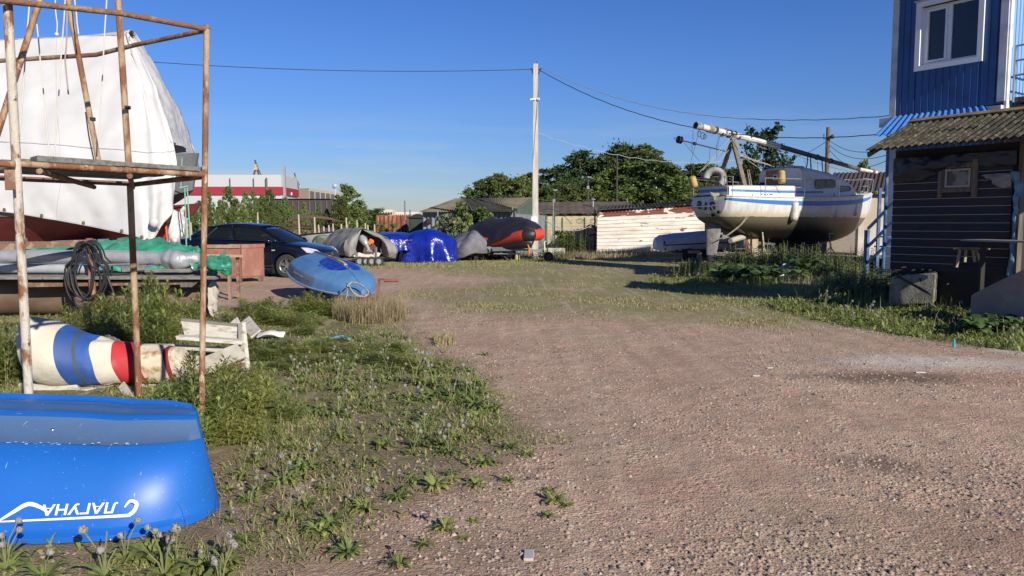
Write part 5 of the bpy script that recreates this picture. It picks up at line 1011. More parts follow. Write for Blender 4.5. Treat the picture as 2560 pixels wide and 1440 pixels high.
MB().box((W(1735,634,Yd-.95).x,Yd-.98,.42),(.5,.02,.11)).build('number_plate',M('dirty plate',(.25,.24,.22),.5),tr); MB().box((x0.x-.05,Yd-.72,.45),(.12,.06,.1)).build('tail_light',M('dull red lamp',(.25,.02,.02),.3),tr)
MB().tube(crom([W(1805,622,28.5),W(1815,632,28.3),W(1850,637,28.4),W(1860,634,28.5)],6),.016,5); mb=MB(); 
for dz in (0,.04): mb.tube(crom([W(1803,620,28.4)+Vector((0,0,dz)),W(1815,631,28.2)+Vector((0,0,dz)),W(1840,636,28.2)+Vector((0,0,dz)),W(1862,634,28.4)+Vector((0,0,dz))],6),.014,5)
tag(mb.build('rope',mrope),'pale rope hanging in a curve behind the rudder under the yacht','rope')
# ---------------------------------------------------------------- rusty pipe stand at the left
mp_=M('peeling cream pipe',(.47,.43,.36),.75,col2=(.20,.085,.04),scale=7,thr=(.52,.58),col3=(.12,.05,.03),scale3=24,thr3=(.60,.64),stretch=(1,1,.45),bump=.5,bscale=60)
mpr=M('rusty pipe',(.38,.27,.17),.85,col2=(.20,.085,.04),scale=9,thr=(.42,.54),col3=(.45,.36,.26),scale3=22,thr3=(.58,.64),stretch=(1,1,.4),bump=.6,bscale=60)
mpd=M('dark rust pipe',(.19,.10,.065),.85,col2=(.30,.22,.15),scale=8,thr=(.5,.62),bump=.6,bscale=60)
pk=M('grey weathered plank',(.24,.23,.21),.9,col2=(.15,.145,.13),scale=4,stretch=(1.5,9,9),bump=.6,bscale=50)
Az=1.85; PA=W(41,412,4.4); PB=W(512,440,5.4); PC=W(325,460,6.5); PD=PA+PC-PB
st=thing('pipe_stand','tall rusty pipe stand with a plank shelf at the left','stand',(PA.x,PA.y,0))
def pipe(pts,r,m,name='rail',n=12): return MB().tube(pts,r,n).build(name,m,st,smooth=True,ang=.8)
pipe([(PA.x,PA.y,0),(PA.x,PA.y,1.2),(PA.x,PA.y,3.3)],.025,mp_,'post'); gb=G(503,1090); pipe([(gb.x,gb.y,0),PB,W(517,66,5.4)],.0205,mpr,'post')
pipe([(PC.x,PC.y,0),(PC.x,PC.y,1.0),(PC.x,PC.y,1.85)],.027,mpr,'post'); pipe([(PD.x+.1,PD.y,0),(PD.x,PD.y,3.0)],.025,mp_,'post')
MB().tube([W(518,72,5.4)+Vector((0,0,0)),W(518,64,5.4)],.0225,12).build('cap',mpd,st)
pipe([W(516,73,5.4),W(300,33,4.9),W(40,5,4.38),W(-60,-6,4.2)],.018,mpd); pipe([W(514,76,5.4),W(340,112,5.9),W(240,137,6.1),W(0,152,6.2),W(-60,155,6.2)],.017,mpd)
def at(p,z): return Vector((p.x,p.y,z))
pipe([at(PA,1.845),at(PB,1.845)],.019,mpr); pipe([at(PB,1.835),at(PC,1.83)],.02,mpd); pipe([at(PC,1.84),at(PD,1.84)],.02,mpd); pipe([at(PD,1.83),at(PA,1.83)],.02,mpr); pipe([W(-40,407,4.3),W(38,411,4.36)],.019,mpr)
pipe([at(PA.lerp(PB,.1),1.81),at(PC.lerp(PD,.25),1.80)],.018,mpd); pipe([at(PA.lerp(PB,.55),1.81),at(PC.lerp(PD,-.02),1.81)],.018,mpd)
dAB=(PB-PA); dAB.z=0; dBC=(PC-PB); dBC.z=0
for k,(t0,t1,s0,s1,h) in enumerate(((.10,.47,.02,.13,.035),(.46,1.0,.03,.15,.03),(.05,1.0,.17,.30,.028),(.02,.98,.32,.45,.03),(.04,.99,.47,.60,.028),(.0,.97,.62,.75,.03),(.03,.98,.77,.92,.028))):
    a_=PA+dAB*t0+dBC*s0; b_=PA+dAB*t1+dBC*s0; c_=PA+dAB*t1+dBC*s1; d_=PA+dAB*t0+dBC*s1; z=1.868+(.004 if k%2 else 0)
    MB().poly([at(q,z) for q in (a_,b_,c_,d_)],(0,0,h)).build('plank',pk,st,bevel=.003)
q=W(25,450,4.32); MB().box(q,(.05,.09,.11),rz=.6).build('bracket_plate',mpd,st)
# standing slanted pipes
pipe([at(W(249,408,5.6),1.90),W(170,0,5.6),W(150,-110,5.6)],.020,mpr,'slanted_pipe'); pipe([at(W(322,410,5.9),1.90),W(297,25,5.9),W(290,-110,5.9)],.024,mpr,'slanted_pipe'); pipe([W(-10,345,4.75),W(60,125,4.8),W(112,-40,4.85)],.019,mpr,'slanted_pipe')
for px,py,Y,r in ((318,269,5.9,.0255),(231,298,5.6,.0215)): c=W(px,py,Y); MB().tube([c+Vector((0,0,-.012)),c+Vector((0,0,.012))],r,12).build('tape_band',mblk,st)
mrw=M('white thin rope',(.58,.55,.50),.85,var=.05)
rl=[((76,-30),(42,440),4.9,'leftmost of the hanging ropes, running down beside the cream post'),((92,60),(125,402),5.2,'hanging rope straight down to the plank, second from the left'),((163,0),(135,402),5.3,'hanging rope slanting left down to the plank, third from the left'),((268,-30),(247,350),5.4,'rightmost hanging rope between the two slanted pipes'),((184,-30),(196,86),5.4,'short hanging rope beside the top of the slanted pipe')]
for (a,b,Y,lb) in rl:
    A_=W(*a,Y);B_=W(*b,Y); tag(MB().tube([A_.lerp(B_,i/12)+Vector((.0012*math.sin(i*1.2),0,0)) for i in range(13)],.0045,6).build('rope',mrw,smooth=True),lb,'rope')
a=W(165,30,5.35); tag(MB().tube(crom([W(168,20,5.35),W(166,110,5.35),W(163,150,5.35),W(168,205,5.35),W(171,236,5.35)],6),.005,6).build('rope',M('grey thin rope',(.33,.28,.27),.85)),'short loose grey rope with its free end hanging before the tarp','rope')
tag(MB().tube(crom([W(138,-30,5.4),W(139,25,5.4),W(143,60,5.4),W(142,84,5.4)],6),.004,6).ball(W(142,86,5.4),.014,8).build('rope',mrw),'thin rope with a small knot hanging above the tarp ridge','rope')
tag(MB().tube([W(214,280,5.6),W(222,340,5.6),W(235,402,5.6)],.005,6).build('rope',mblk),'thin black line beside the foot of the slanted pipe','rope')
# rusty support T-post, bar and hose coil
t=thing('rusty_support','rusty post with a cross bar, carrying the black hose coil','post',W(236,790,11.8)); P=GG(236,800)
MB().tube([(P.x,P.y,0),(P.x-.02,P.y,1.28)],.052,12).build('post',M('rust orange pipe',(.24,.10,.05),.85,col2=(.36,.24,.16),scale=6,thr=(.5,.62),bump=.5),t,smooth=True,ang=.8)
a=W(-80,622,11.2);b=W(240,605,P.y); MB().bar(a,b,.09,.09).build('cross_bar',mpd,t)
a=W(232,664,P.y-.05);b=W(345,660,P.y-.3); MB().tube([a,b],.02,8).build('side_pipe',mgal,t)
t=thing('hose_coil','coil of thick black hose hanging over the rusty cross bar','hose',W(215,700,P.y-.15)); rd=random.Random(2)
mh=M('black hose',(.022,.022,.024),.45); 
for k in range(9):
    cx=213+rd.uniform(-14,18); wd=rd.uniform(30,52); top=600+rd.uniform(0,10); bot=735+rd.uniform(0,62); mb=MB(); Pn=[]
    for i in range(28):
        a=2*PI*i/27+PI/2; x=cx+wd*math.cos(a)*(1 if math.sin(a)<.2 else .72); y=(top+bot)/2-(bot-top)/2*math.sin(a); Pn.append(W(x,y,P.y-.10-.03*k+.05*math.cos(a)))
    mb.tube(Pn,.013,7); mb.build('loop',mh,t,smooth=True)
MB().tube(crom([W(268,690,P.y-.2),W(290,745,P.y-.3),W(320,800,P.y-.5)],6),.015,7).build('tail',mh,t,smooth=True)
# ---------------------------------------------------------------- platform: tank, planks, wrapped tubes, green tarp
YP=12.4
t=thing('steel_tank','brown rusty steel tank lying under the plank platform','tank',W(400,800,YP)); mt=M('tank brown',(.17,.12,.085),.8,col2=(.12,.07,.045),scale=1.2,thr=(.45,.65),stretch=(1,1,2))
A_=W(-300,752,YP+.2);B_=W(528,742,YP+.1); A_.z=.30;B_.z=.33; MB().tube([A_,A_.lerp(B_,.5),B_-(B_-A_)*.01,B_],[.31,.31,.31,.28],28).build('shell',mt,t,smooth=True,ang=.8)
for f in (.35,.72): c=A_.lerp(B_,f); MB().tube([c,c+Vector((.05,0,0))],.325,28).build('hoop',mt,t,smooth=True,ang=.6)
g=sheetgrid([[W(520,712,12.0),W(535,700,12.1),W(548,712,12.3)],[W(522,750,11.9),W(540,745,12.0),W(552,750,12.2)],[W(527,790,11.9),W(540,795,12.0),W(550,790,12.2)]],6,8,.05,6); gridmesh(MB(),g).build('torn_cover',M('dirty white cloth',(.42,.38,.33),.9),t,smooth=True,solid=.01)
t=thing('plank_platform','low platform of grey planks on rusty beams, carrying wrapped tubes','platform',W(250,700,YP-.4)); zt=W(400,690,YP-.5).z
for k in range(5):
    y=YP-.55+k*.24; xr=W(545-6*k,690,y).x; x0=W(-350,690,y).x
    for (xa,xb) in ((x0,x0+2.9),(x0+2.92,xr)): MB().box(((xa+xb)/2,y,zt-.02+.004*k),(xb-xa,.2,.05)).build('plank',pk,t,bevel=.004)
MB().bar(W(60,712,YP-.5),W(470,705,YP-.5),.08,.07).build('beam',mpd,t); MB().bar(W(360,706,YP-.4),W(545,718,YP-.2),.06,.05).build('beam',mpd,t)
for px in (320,450): a=W(px,702,YP-.55); MB().poly([a,a+Vector((.3,0,0)),a+Vector((.18,0,-.10)),a+Vector((0,0,-.10))],(0,.08,0)).build('wedge',mwood,t)
a=W(365,676,YP-.45);b=W(478,676,YP-.45); MB().bar(a,b,.1,.06).build('loose_plank',pk,t,bevel=.004); a=W(308,674,YP-.4);b=W(365,668,YP-.4); MB().bar(a,b,.1,.08).build('loose_plank',pk,t,bevel=.004)
for x in (-40,150,420): a=W(x,700,YP+.1); MB().bar((a.x,a.y,0),(a.x,a.y,zt-.06),.07,.07).build('leg',mpd,t)
mal=M('silver film',(.40,.41,.43),.35,metal=.35,bump=.5,bscale=25); mgt=M('green tarp',(.05,.27,.17),.45,col2=(.03,.20,.125),scale=6,var=.15)
A_=W(-200,668,YP-.3);B_=W(218,673,YP-.3); tag(MB().tube([A_,B_],.075,20).build('grey_tube',M('grey plastic tube',(.36,.37,.39),.35),smooth=True,ang=.8),'thick smooth grey tube lying along the plank platform, end facing the hose coil','tube')
A_=W(8,641,YP-.25); P=[W(8,641,YP-.3),W(150,642,YP-.3),W(300,643,YP-.3),W(400,646,YP-.35),W(450,650,YP-.4),W(500,644,YP-.4)]
o=MB().tube(crom(P,8),[.11]*25+[.10,.13,.15,.15,.14,.15,.17,.16,.15,.14,.12,.11,.10,.09,.07,.05][:16],20).build('wrapped_bundle',mal,smooth=True,ang=1); tag(o,'long bundle wrapped in crumpled silver film on the plank platform','bundle')
me=o.data
for v in me.vertices:
    p=v.co; d_=noise.noise(Vector((p.x*4,p.y*12,p.z*12)))*.03*(1 if p.x>.6 else .3); v.co=p+Vector((0,d_,d_))
g=sheetgrid([[W(60,634,YP+.1),W(180,628,YP+.0),W(300,640,YP-.1),W(400,640,YP-.1),W(480,645,YP-.1)],[W(60,628,YP+.25),W(180,620,YP+.2),W(290,618,YP+.2),W(390,614,YP+.15),W(480,632,YP+.1)],[W(60,622,YP+.5),W(180,614,YP+.5),W(290,611,YP+.5),W(380,603,YP+.5),W(450,618,YP+.5)],[W(60,634,YP+.8),W(180,625,YP+.8),W(290,625,YP+.8),W(380,620,YP+.8),W(450,628,YP+.8)]],14,9,.07,4,seed=3)
t=thing('green_tarp','crumpled green tarpaulin spread over the bundles on the plank platform','tarp',W(300,640,YP)); gridmesh(MB(),g).build('long_sheet',mgt,t,smooth=True,solid=.006)
g=sheetgrid([[W(448,640,YP-.2),W(480,620,YP+.0),W(465,607,YP+.3),W(470,612,YP+.5)],[W(470,655,YP-.5),W(505,642,YP-.4),W(535,636,YP-.1),W(520,632,YP+.3)],[W(485,672,YP-.6),W(515,662,YP-.75),W(560,650,YP-.6),W(575,655,YP-.2)],[W(515,682,YP-.6),W(540,680,YP-.8),W(572,675,YP-.7),W(579,670,YP-.4)],[W(530,690,YP-.5),W(550,690,YP-.55),W(574,688,YP-.5),W(576,684,YP-.3)]],12,10,.10,5,seed=8)
gridmesh(MB(),g).build('bunched_end',mgt,t,smooth=True,solid=.006)
g=sheetgrid([[W(255,668,YP-.35),W(330,666,YP-.4),W(420,662,YP-.45)],[W(270,676,YP-.4),W(330,674,YP-.45),W(420,670,YP-.45)]],12,6,.04,7,seed=4); gridmesh(MB(),g).build('lower_sheet',mgt,t,smooth=True,solid=.006)
# sawhorse legs, wooden box
t=thing('trestle','rusty trestle with a pale wooden top next to the reddish box','trestle',W(590,745,15.3)); Y=15.2
MB().bar(W(495,638,Y-.8),W(600,640,Y),.16,.05).build('top',M('raw wood',(.36,.25,.15),.8),t)
for (px,pb) in ((572,745),(594,745)): a=W(px,643,Y-(.3 if px==572 else 0)); MB().bar((a.x,a.y,0),a,.07,.05).build('leg',mpd if px==594 else M('worn red leg',(.28,.17,.13),.8),t)
a=W(572,738,Y-.2);b=W(594,740,Y); MB().bar(a,b,.05,.04).build('foot_rail',mpd,t)
t=thing('wooden_box','worn reddish wooden box without a lid standing before the dark car','box',W(590,700,19.6)); mbx=M('worn red box',(.27,.115,.085),.85,col2=(.34,.22,.17),scale=2.5,thr=(.45,.7),stretch=(1,1,.6)); mbr=M('bare plywood edge',(.36,.26,.19),.85,col2=(.27,.17,.13),scale=3)
c0=G(560,705);a=Vector((c0.x-.45,c0.y,.10)); u=Vector((.95,-.12,0)); v=Vector((.42,.55,0)); h=UPV*.85 if 'UPV' in globals() else Vector((0,0,.85))
def panel(p,e,up,th,name,m): MB().poly([p,p+e,p+e+up,p+up],th).build(name,m,t,bevel=.004)
panel(a,u,h*1.0,v.normalized()*.03,'front_panel',mbx); panel(a+u,v,h*1.03,-u.normalized()*.03,'side_panel',mbx); panel(a,v,h*.97,u.normalized()*.03,'side_panel',mbr); panel(a+v,u,h*1.02,-v.normalized()*.03,'back_panel',mbr)
MB().poly([a+UPV*.02,a+u+UPV*.02,a+u+v+UPV*.02,a+v+UPV*.02],UPV*.03).build('floor',mbr,t)
panel(a+UPV*.78-v*.03,u,UPV*.09,-v.normalized()*.02,'rim',mbr); panel(a+u*1.005+u.normalized()*.0+UPV*.78,v,UPV*.1,u.normalized()*.02,'rim',mbx)
for q in (a+u*.05,a+u*.95,a+u*.95+v*.9): MB().box(q+UPV*-.05,(.1,.1,.1)).build('foot',mwood,t)
# ---------------------------------------------------------------- big covered boat
mst_e=M('brass eyelet',(.25,.2,.12),.5,metal=.6)
t=thing('covered_boat','large boat on the hard under a big white tarpaulin tent, dark red hull below','boat',W(100,640,16.5))
mtp=M('white tarpaulin',(.56,.56,.56),.5,col2=(.49,.49,.49),scale=.8,thr=(.4,.7),var=.03,bump=.2,bscale=2,bdist=.05,col3=(.40,.39,.37),scale3=3,thr3=(.66,.8)); mtp2=M('creased white tarpaulin',(.54,.535,.53),.55,bump=.6,bscale=5,bdist=.06,col2=(.5,.49,.47),scale=6,thr=(.6,.7))
def side_fold(i,j): 
    return .05*max(0,j-.5)*2*math.sin(j*46+2*math.sin(i*4))*i*1.0 + .015*math.sin(j*30)*i
rows=[[W(-300,112,17.5),W(-60,98,17.5),W(140,90,17.5),W(300,85,17.5),W(319,84,17.5),W(333,92,17.55)],
      [W(-310,240,16.7),W(-60,230,16.6),W(140,225,16.6),W(330,225,16.6),W(362,222,16.7),W(392,225,16.95)],
      [W(-310,350,16.1),W(-60,350,16.05),W(150,362,16),W(330,378,16),W(395,380,16.05),W(437,376,16.3)],
      [W(-310,440,15.95),W(-60,440,15.9),W(150,455,15.9),W(320,475,15.85),W(392,480,15.9),W(441,450,16.2)],
      [W(-310,520,15.95),W(-60,523,15.9),W(140,550,15.9),W(330,588,15.8),W(378,602,15.85),W(436,522,16.2)]]
g=sheetgrid(rows,18,16,.035,1.5,fold=side_fold,seed=2); gridmesh(MB(),g).build('side_tarp',mtp,t,smooth=True,solid=.008)
msm=M('tarp hem',(.40,.40,.40),.6)
for ri in (32,len(g)-1): MB().tube([p+Vector((0,-.012,0)) for p in g[ri][::2]],.010,5).build('hem',msm,t,smooth=True)
for ci in (18,36): MB().tube([r_[ci]+Vector((0,-.008,0)) for r_ in g[::2]],.006,5).build('seam',msm,t,smooth=True)
for k in range(9): p=g[-1][6+k*9]; MB().lathe([(.02,0),(.035,.004),(.035,.012),(.02,.014)],p+Vector((0,-.03,.05)),10,axis=(0,-1,0)).build('eyelet',mst_e,t)
rows=[[W(320,87,17.5),W(340,92,17.9),W(352,99,18.3)],[W(384,225,16.9),W(408,215,17.7),W(425,222,18.5)],[W(415,300,16.6),W(436,290,17.6),W(462,300,18.7)],[W(428,350,16.35),W(458,352,17.6),W(489,378,18.9)],[W(430,354,16.35),W(470,375,17.6),W(504,432,19.0)]]
g=sheetgrid(rows,10,10,.05,1.8,seed=5); gridmesh(MB(),g).build('end_tarp',mtp2,t,smooth=True,solid=.008)
g=sheetgrid([[W(319,84,17.5),W(140,90,17.5),W(-300,112,17.5)],[W(352,99,18.3),W(140,130,19.0),W(-300,150,19.0)],[W(489,378,18.9),W(200,400,20),W(-300,400,20)]],8,8,.03,1); gridmesh(MB(),g).build('far_side_tarp',mtp,t,smooth=True,solid=.008)
mred=M('dark red antifouling',(.17,.03,.03),.6,col2=(.10,.02,.02),scale=2); mgh=M('grey aluminium hull',(.20,.205,.21),.4,metal=.3,col2=(.15,.15,.16),scale=3)
def bhull(nm,m,zt_,zb_,wtop,wbot):
    rr=[]
    for px,b in ((-330,1.3),(-100,1.45),(100,1.45),(260,1.35),(380,1.0),(440,.62),(480,.30),(502,.05)):
        k=(px+330)/832; c=W(px,560,17.4); sh=.35*k**3
        rr.append([(c.x,17.4-b*wtop,zt_+sh),(c.x-.15*k,17.4-b*wbot,zb_+sh*.6+1.1*max(0,k-.82)*2.2),(c.x-.15*k,17.4+b*wbot,zb_+sh*.6+1.1*max(0,k-.82)*2.2),(c.x,17.4+b*wtop,zt_+sh)])
    MB().loft(rr).build(nm,m,t,smooth=True,ang=.5)
bhull('topsides',mgh,2.75,1.62,1.0,.93); bhull('bottom',mred,1.62,1.08,.93,.45)
MB().poly([W(385,560,16.9),W(415,565,16.9),W(408,612,16.9),W(384,614,16.9)],(0,.1,0)).build('skeg',M('red skeg',(.38,.05,.05),.6),t)
g=sheetgrid([[W(440,525,16.8),W(458,528,17.0),W(468,500,17.2)],[W(425,560,16.7),W(445,570,16.8),W(464,560,17.0)],[W(418,590,16.6),W(440,600,16.6),W(462,595,16.9)],[W(425,612,16.6),W(440,620,16.7),W(455,612,16.8)]],8,8,.08,3,seed=7); gridmesh(MB(),g).build('hanging_tarp',mtp2,t,smooth=True,solid=.008)
mb=MB(); 
for (x0,y0,x1,y1) in ((455,395,452,470),(455,418,482,424),(448,470,470,465),(462,470,466,615),(468,470,476,600)): mb.tube([W(x0,y0,16.2),W(x1,y1,16.3)],.014,5)
mb.build('lashing_rope',M('green white rope',(.20,.38,.33),.8),t)
MB().ball(W(385,556,15.7),(.10,.08,.11),10).build('tie_weight',mtp,t,smooth=True)
for px,Y in ((60,16.6),(236,17.6),(400,17.4)): a=W(px,600,Y); MB().tube([(a.x,a.y,-.3),(a.x,a.y,1.2)],.07,10).build('prop',M('orange rust prop',(.30,.13,.06),.85) if px!=60 else mwood,t)
MB().tube([W(413,545,16.5),W(420,620,16.3)],.022,8).build('prop',M('orange red prop',(.42,.10,.04),.6),t)
mb=MB(); mb.box(W(60,612,16.8),(3.6,.6,.16)); mb.build('timber',mwood,t)
# small motorboat with windscreen by the water
t=thing('motorboat','small motorboat with a blue grey windscreen frame at the water behind the green tarp','boat',W(340,625,23)); Y=22.5
MB().loft([[W(300,600,Y),W(300,625,Y),W(300,625,Y+1.3),W(300,600,Y+1.3)],[W(390,603,Y),W(390,625,Y+.2),W(390,625,Y+1.1),W(390,603,Y+1.3)],[W(425,606,Y+.6),W(420,612,Y+.6),W(420,612,Y+.7),W(425,606,Y+.7)]]).build('hull',M('pale boat blue',(.40,.45,.50),.5),t,smooth=True,ang=.6)
mb=MB()
for a,b in (((298,605),(312,596)),((312,596),(348,595)),((348,595),(352,606)),((330,596),(326,606)),((298,605),(296,612))): mb.tube([W(*a,Y-.02),W(*b,Y-.02)],.025,6)
mb.build('windscreen_frame',M('pale aluminium',(.5,.55,.58),.4,metal=.4),t)
mb=MB(); mb.poly([W(265,577,20),W(288,578,20),W(292,606,20),W(276,612,20)],(0,.06,0)); tag(mb.build('rusty_plate',M('rusty brown plate',(.25,.12,.07),.85)),'rusty brown plate leaning under the covered boat by the water','plate')
mb=MB(); mb.poly([W(290,578,20.2),W(308,579,20.2),W(308,592,20.2),W(290,590,20.2)],(0,.05,0)); tag(mb.build('pale_board',M('pale ply',(.5,.46,.38),.8)),'small pale board beside the rusty plate under the covered boat','board')
# ---------------------------------------------------------------- striped fabric cone
t=thing('striped_cover','rolled white canvas cover with blue and red bands lying on boards','canvas cover',W(250,960,7.5))
ca=W(78,878,6.95);cb=W(462,922,7.05); ax_=(cb-ca); 
def cone_pt(tt,th,jit=1):
    r=.305*(1-tt)+.165*tt+.02*math.sin(tt*7)+ (.03 if tt<.05 else 0)*0
    if tt<.06: r*=math.sqrt(max(.02,1-((.06-tt)/.065)**2))
    ce=ca+ax_*tt+Vector((0,0,-.05*math.sin(tt*PI)+.03)); n1=Vector((0,0,1)); n2=Vector((0,1,0))
    nz_=noise.noise(Vector((tt*5,math.cos(th)*1.5,math.sin(th)*1.5)))*.022+ .012*math.sin(th*5+tt*30)*(1 if .45<tt<.62 else .25)
    slant=-.10*math.sin(th)*.6
    p=ce+(n1*math.sin(th)+n2*math.cos(th))*(r+nz_)+ax_.normalized()*slant
    p.z=max(p.z,.035+gz(p.x,p.y)); return p
def conepart(t0,t1,name,m,push=0,cap=False):
    n=max(3,int((t1-t0)*50)); mb=MB(); mb.loft([[cone_pt(t0+(t1-t0)*i/n,2*PI*j/40) for j in range(40)] for i in range(n+1)],cap=cap); mb.build(name,m,t,smooth=True,ang=1.2)
mcv=M('dirty white canvas',(.60,.56,.47),.8,col2=(.50,.43,.32),scale=2.5,thr=(.45,.75),bump=.4,bscale=14,bdist=.02); mcr_=M('rust stained canvas',(.56,.49,.37),.85,col2=(.30,.17,.07),scale=9,thr=(.52,.68),bump=.4,bscale=18)
mbb=M('blue canvas band',(.03,.10,.36),.6,col2=(.025,.07,.24),scale=3); mrb=M('red canvas band',(.48,.03,.035),.6,col2=(.38,.025,.03),scale=4)
for a,b,nm,m in ((0,.27,'canvas',mcv),(.27,.37,'blue_band',mbb),(.37,.39,'grey_seam',M('dark seam tape',(.05,.07,.08),.7)),(.39,.48,'blue_band',mbb),(.48,.60,'canvas',mcv),(.60,.77,'red_band',mrb),(.77,.93,'stained_canvas',mcr_),(.93,.965,'red_band',M('dark red band',(.22,.015,.02),.7)),(.965,1.0,'end_canvas',mcr_)):
    conepart(a,b,nm,m,cap=(a==0 or b==1.0))
mdr=M('dark braided rope',(.07,.07,.075),.9,col2=(.18,.17,.16),scale=40,bump=.6,bscale=150)
kn=W(280,850,7.2); mb=MB(); rd=random.Random(3)
for k in range(4): c=kn+Vector((rd.uniform(-.03,.03),-.05,rd.uniform(-.03,.03))); torus(mb,c,.045,.013,n=14,m=7,ax=(rd.uniform(-1,1),-1,rd.uniform(-1,1)))
mb.tube(crom([kn+Vector((0,-.05,0)),W(272,872,7.08),W(240,905,7.05),W(222,935,7.12),W(218,950,7.2)],8),.013,7); mb.tube(crom([kn+Vector((0,-.05,0)),W(266,890,7.02),W(268,930,7.02),W(285,952,7.05),W(318,962,7.08),W(345,966,7.1)],8),.013,7); mb.tube(crom([kn,W(296,850,7.15),W(308,866,7.2),W(330,868,7.3)],6),.012,7); tag(mb.build('dark_rope',mdr,smooth=True),'dark braided rope knotted around the striped canvas cover','rope')
# boards and debris under and beside it
mwp=M('flaking white paint wood',(.56,.53,.46),.85,col2=(.33,.27,.20),scale=5,thr=(.52,.66),stretch=(1,4,4),bump=.3); mply=M('splintered ply',(.32,.22,.14),.9,col2=(.42,.36,.29),scale=9)
def board(a,b,wd,th,lb,m=mwp,up=(0,0,1),name='board'): return tag(MB().bar(a,b,wd,th,up=up).build(name,m,bevel=.003),lb,'board')
board(W(60,965,6.9),W(205,968,6.9),.16,.08,'pale board under the left part of the striped cover'); board(W(200,978,6.8),W(306,962,7.2),.16,.05,'white broken board under the middle of the striped cover'); board(W(304,962,6.75),W(328,1000,6.5),.07,.02,'short white slat leaning down before the striped cover',up=(0,-1,.4))
board(W(300,868,8.3),W(420,868,8.2),.3,.03,'pale board lying behind the red band of the cover'); board(W(330,990,6.8),W(470,980,7.0),.3,.03,'grey board lying flat right of the rusty post foot',M('grey ply',(.34,.31,.27),.85))
mb=MB(); rd=random.Random(6)
for k in range(9):
    a=W(130+rd.random()*60,955+rd.random()*8,7.0); b=W(220+rd.random()*70,945+rd.random()*20,6.9); mb.bar(a,b,.12,.006,up=(rd.uniform(-.5,.5),0,1))
tag(mb.build('splintered_boards',mply),'heap of thin splintered brown boards below the blue band of the cover','boards')
g=sheetgrid([[W(88,950,6.95),W(110,940,6.95),W(140,935,6.95)],[W(90,958,6.85),W(115,952,6.8),W(142,945,6.9)],[W(95,964,6.85),W(120,962,6.8),W(150,955,6.9)]],8,8,.02,9); tag(gridmesh(MB(),g).build('curled_sheet',M('peeling red white sheet',(.45,.33,.28),.8,col2=(.35,.06,.04),scale=9,thr=(.5,.55)),smooth=True,solid=.004),'curled peeling sheet at the foot of the striped cover','sheet')
board(W(362,978,6.9),W(604,876,7.5),.19,.025,'long pale plank propped diagonally against the broken white panel',M('grey ply edge',(.40,.37,.31),.85,col2=(.28,.24,.19),scale=6),up=(0,-1,.7),name='plank')
t=thing('broken_panel','broken white painted wooden boat panel standing in the weeds','panel',W(530,960,7.9))
def pp(pts,th,name,m=mwp): MB().poly([W(*q) for q in pts],th).build(name,m,t,bevel=.004)
pp([(452,803,7.9),(598,818,7.8),(604,852,7.75),(462,845,7.85)],(0,.03,0),'upper_board'); pp([(452,796,7.95),(596,811,7.85),(600,818,7.8),(453,803,7.9)],(0,.05,0),'top_edge',M('dirty edge',(.24,.21,.17),.9))
pp([(438,840,7.65),(604,852,7.6),(604,862,7.58),(440,849,7.62)],(0,.12,0),'ledge'); pp([(440,862,7.8),(603,872,7.7),(600,884,7.7),(445,874,7.8)],(0,.03,0),'lower_board'); pp([(468,880,7.9),(510,884,7.9),(500,925,7.9),(472,915,7.9)],(0,.03,0),'inner_board')
pp([(594,808,7.8),(606,806,7.75),(622,965,7.35),(600,962,7.4)],(.02,.04,0),'side_post'); pp([(555,905,7.9),(598,885,7.7),(612,965,7.5),(570,965,7.6)],(0,.03,0),'foot_board',M('grey panel',(.42,.40,.36),.85))
a=W(560,912,7.5);b=W(608,914,7.4); MB().bar(a,b,.05,.05).build('rusty_bar',mpd,t)
pp([(548,900,7.55),(604,872,7.5),(606,880,7.5),(565,912,7.5)],(0,.06,0),'torn_edge',mply)
board(W(585,800,8.4),W(600,830,8.3),.1,.02,'splintered white piece sticking up behind the broken panel',up=(0,-1,0)); board(W(612,800,9.0),W(640,835,8.6),.14,.02,'grey white shard leaning right of the broken panel',up=(0,-1,.5))
c=G(678,848); g=sheetgrid([[c+Vector((-.15,-.10,.02)),c+Vector((0,-.1,.07)),c+Vector((.17,-.03,.03))],[c+Vector((-.16,.02,.06)),c+Vector((.0,.02,.11)),c+Vector((.17,.05,.07))],[c+Vector((-.1,.14,.02)),c+Vector((0,.15,.05)),c+Vector((.15,.12,.02))]],8,8,.015,9); tag(gridmesh(MB(),g).build('white_shard',M('ribbed white plastic',(.58,.57,.56),.6),smooth=True,solid=.006),'curved white plastic shard on the bare soil right of the broken panel','shard')
c=GG(850,853); tag(gridmesh(MB(),sheetgrid([[c+Vector((-.15,-.05,.02)),c+Vector((.0,-.07,.05)),c+Vector((.13,-.05,.02))],[c+Vector((-.14,.05,.03)),c+Vector((0,.04,.06)),c+Vector((.13,.05,.03))]],8,6,.015,9)).build('blue_bag',M('light blue film',(.25,.45,.60),.5),smooth=True,solid=.003),'flattened light blue plastic bag in the weeds','bag')
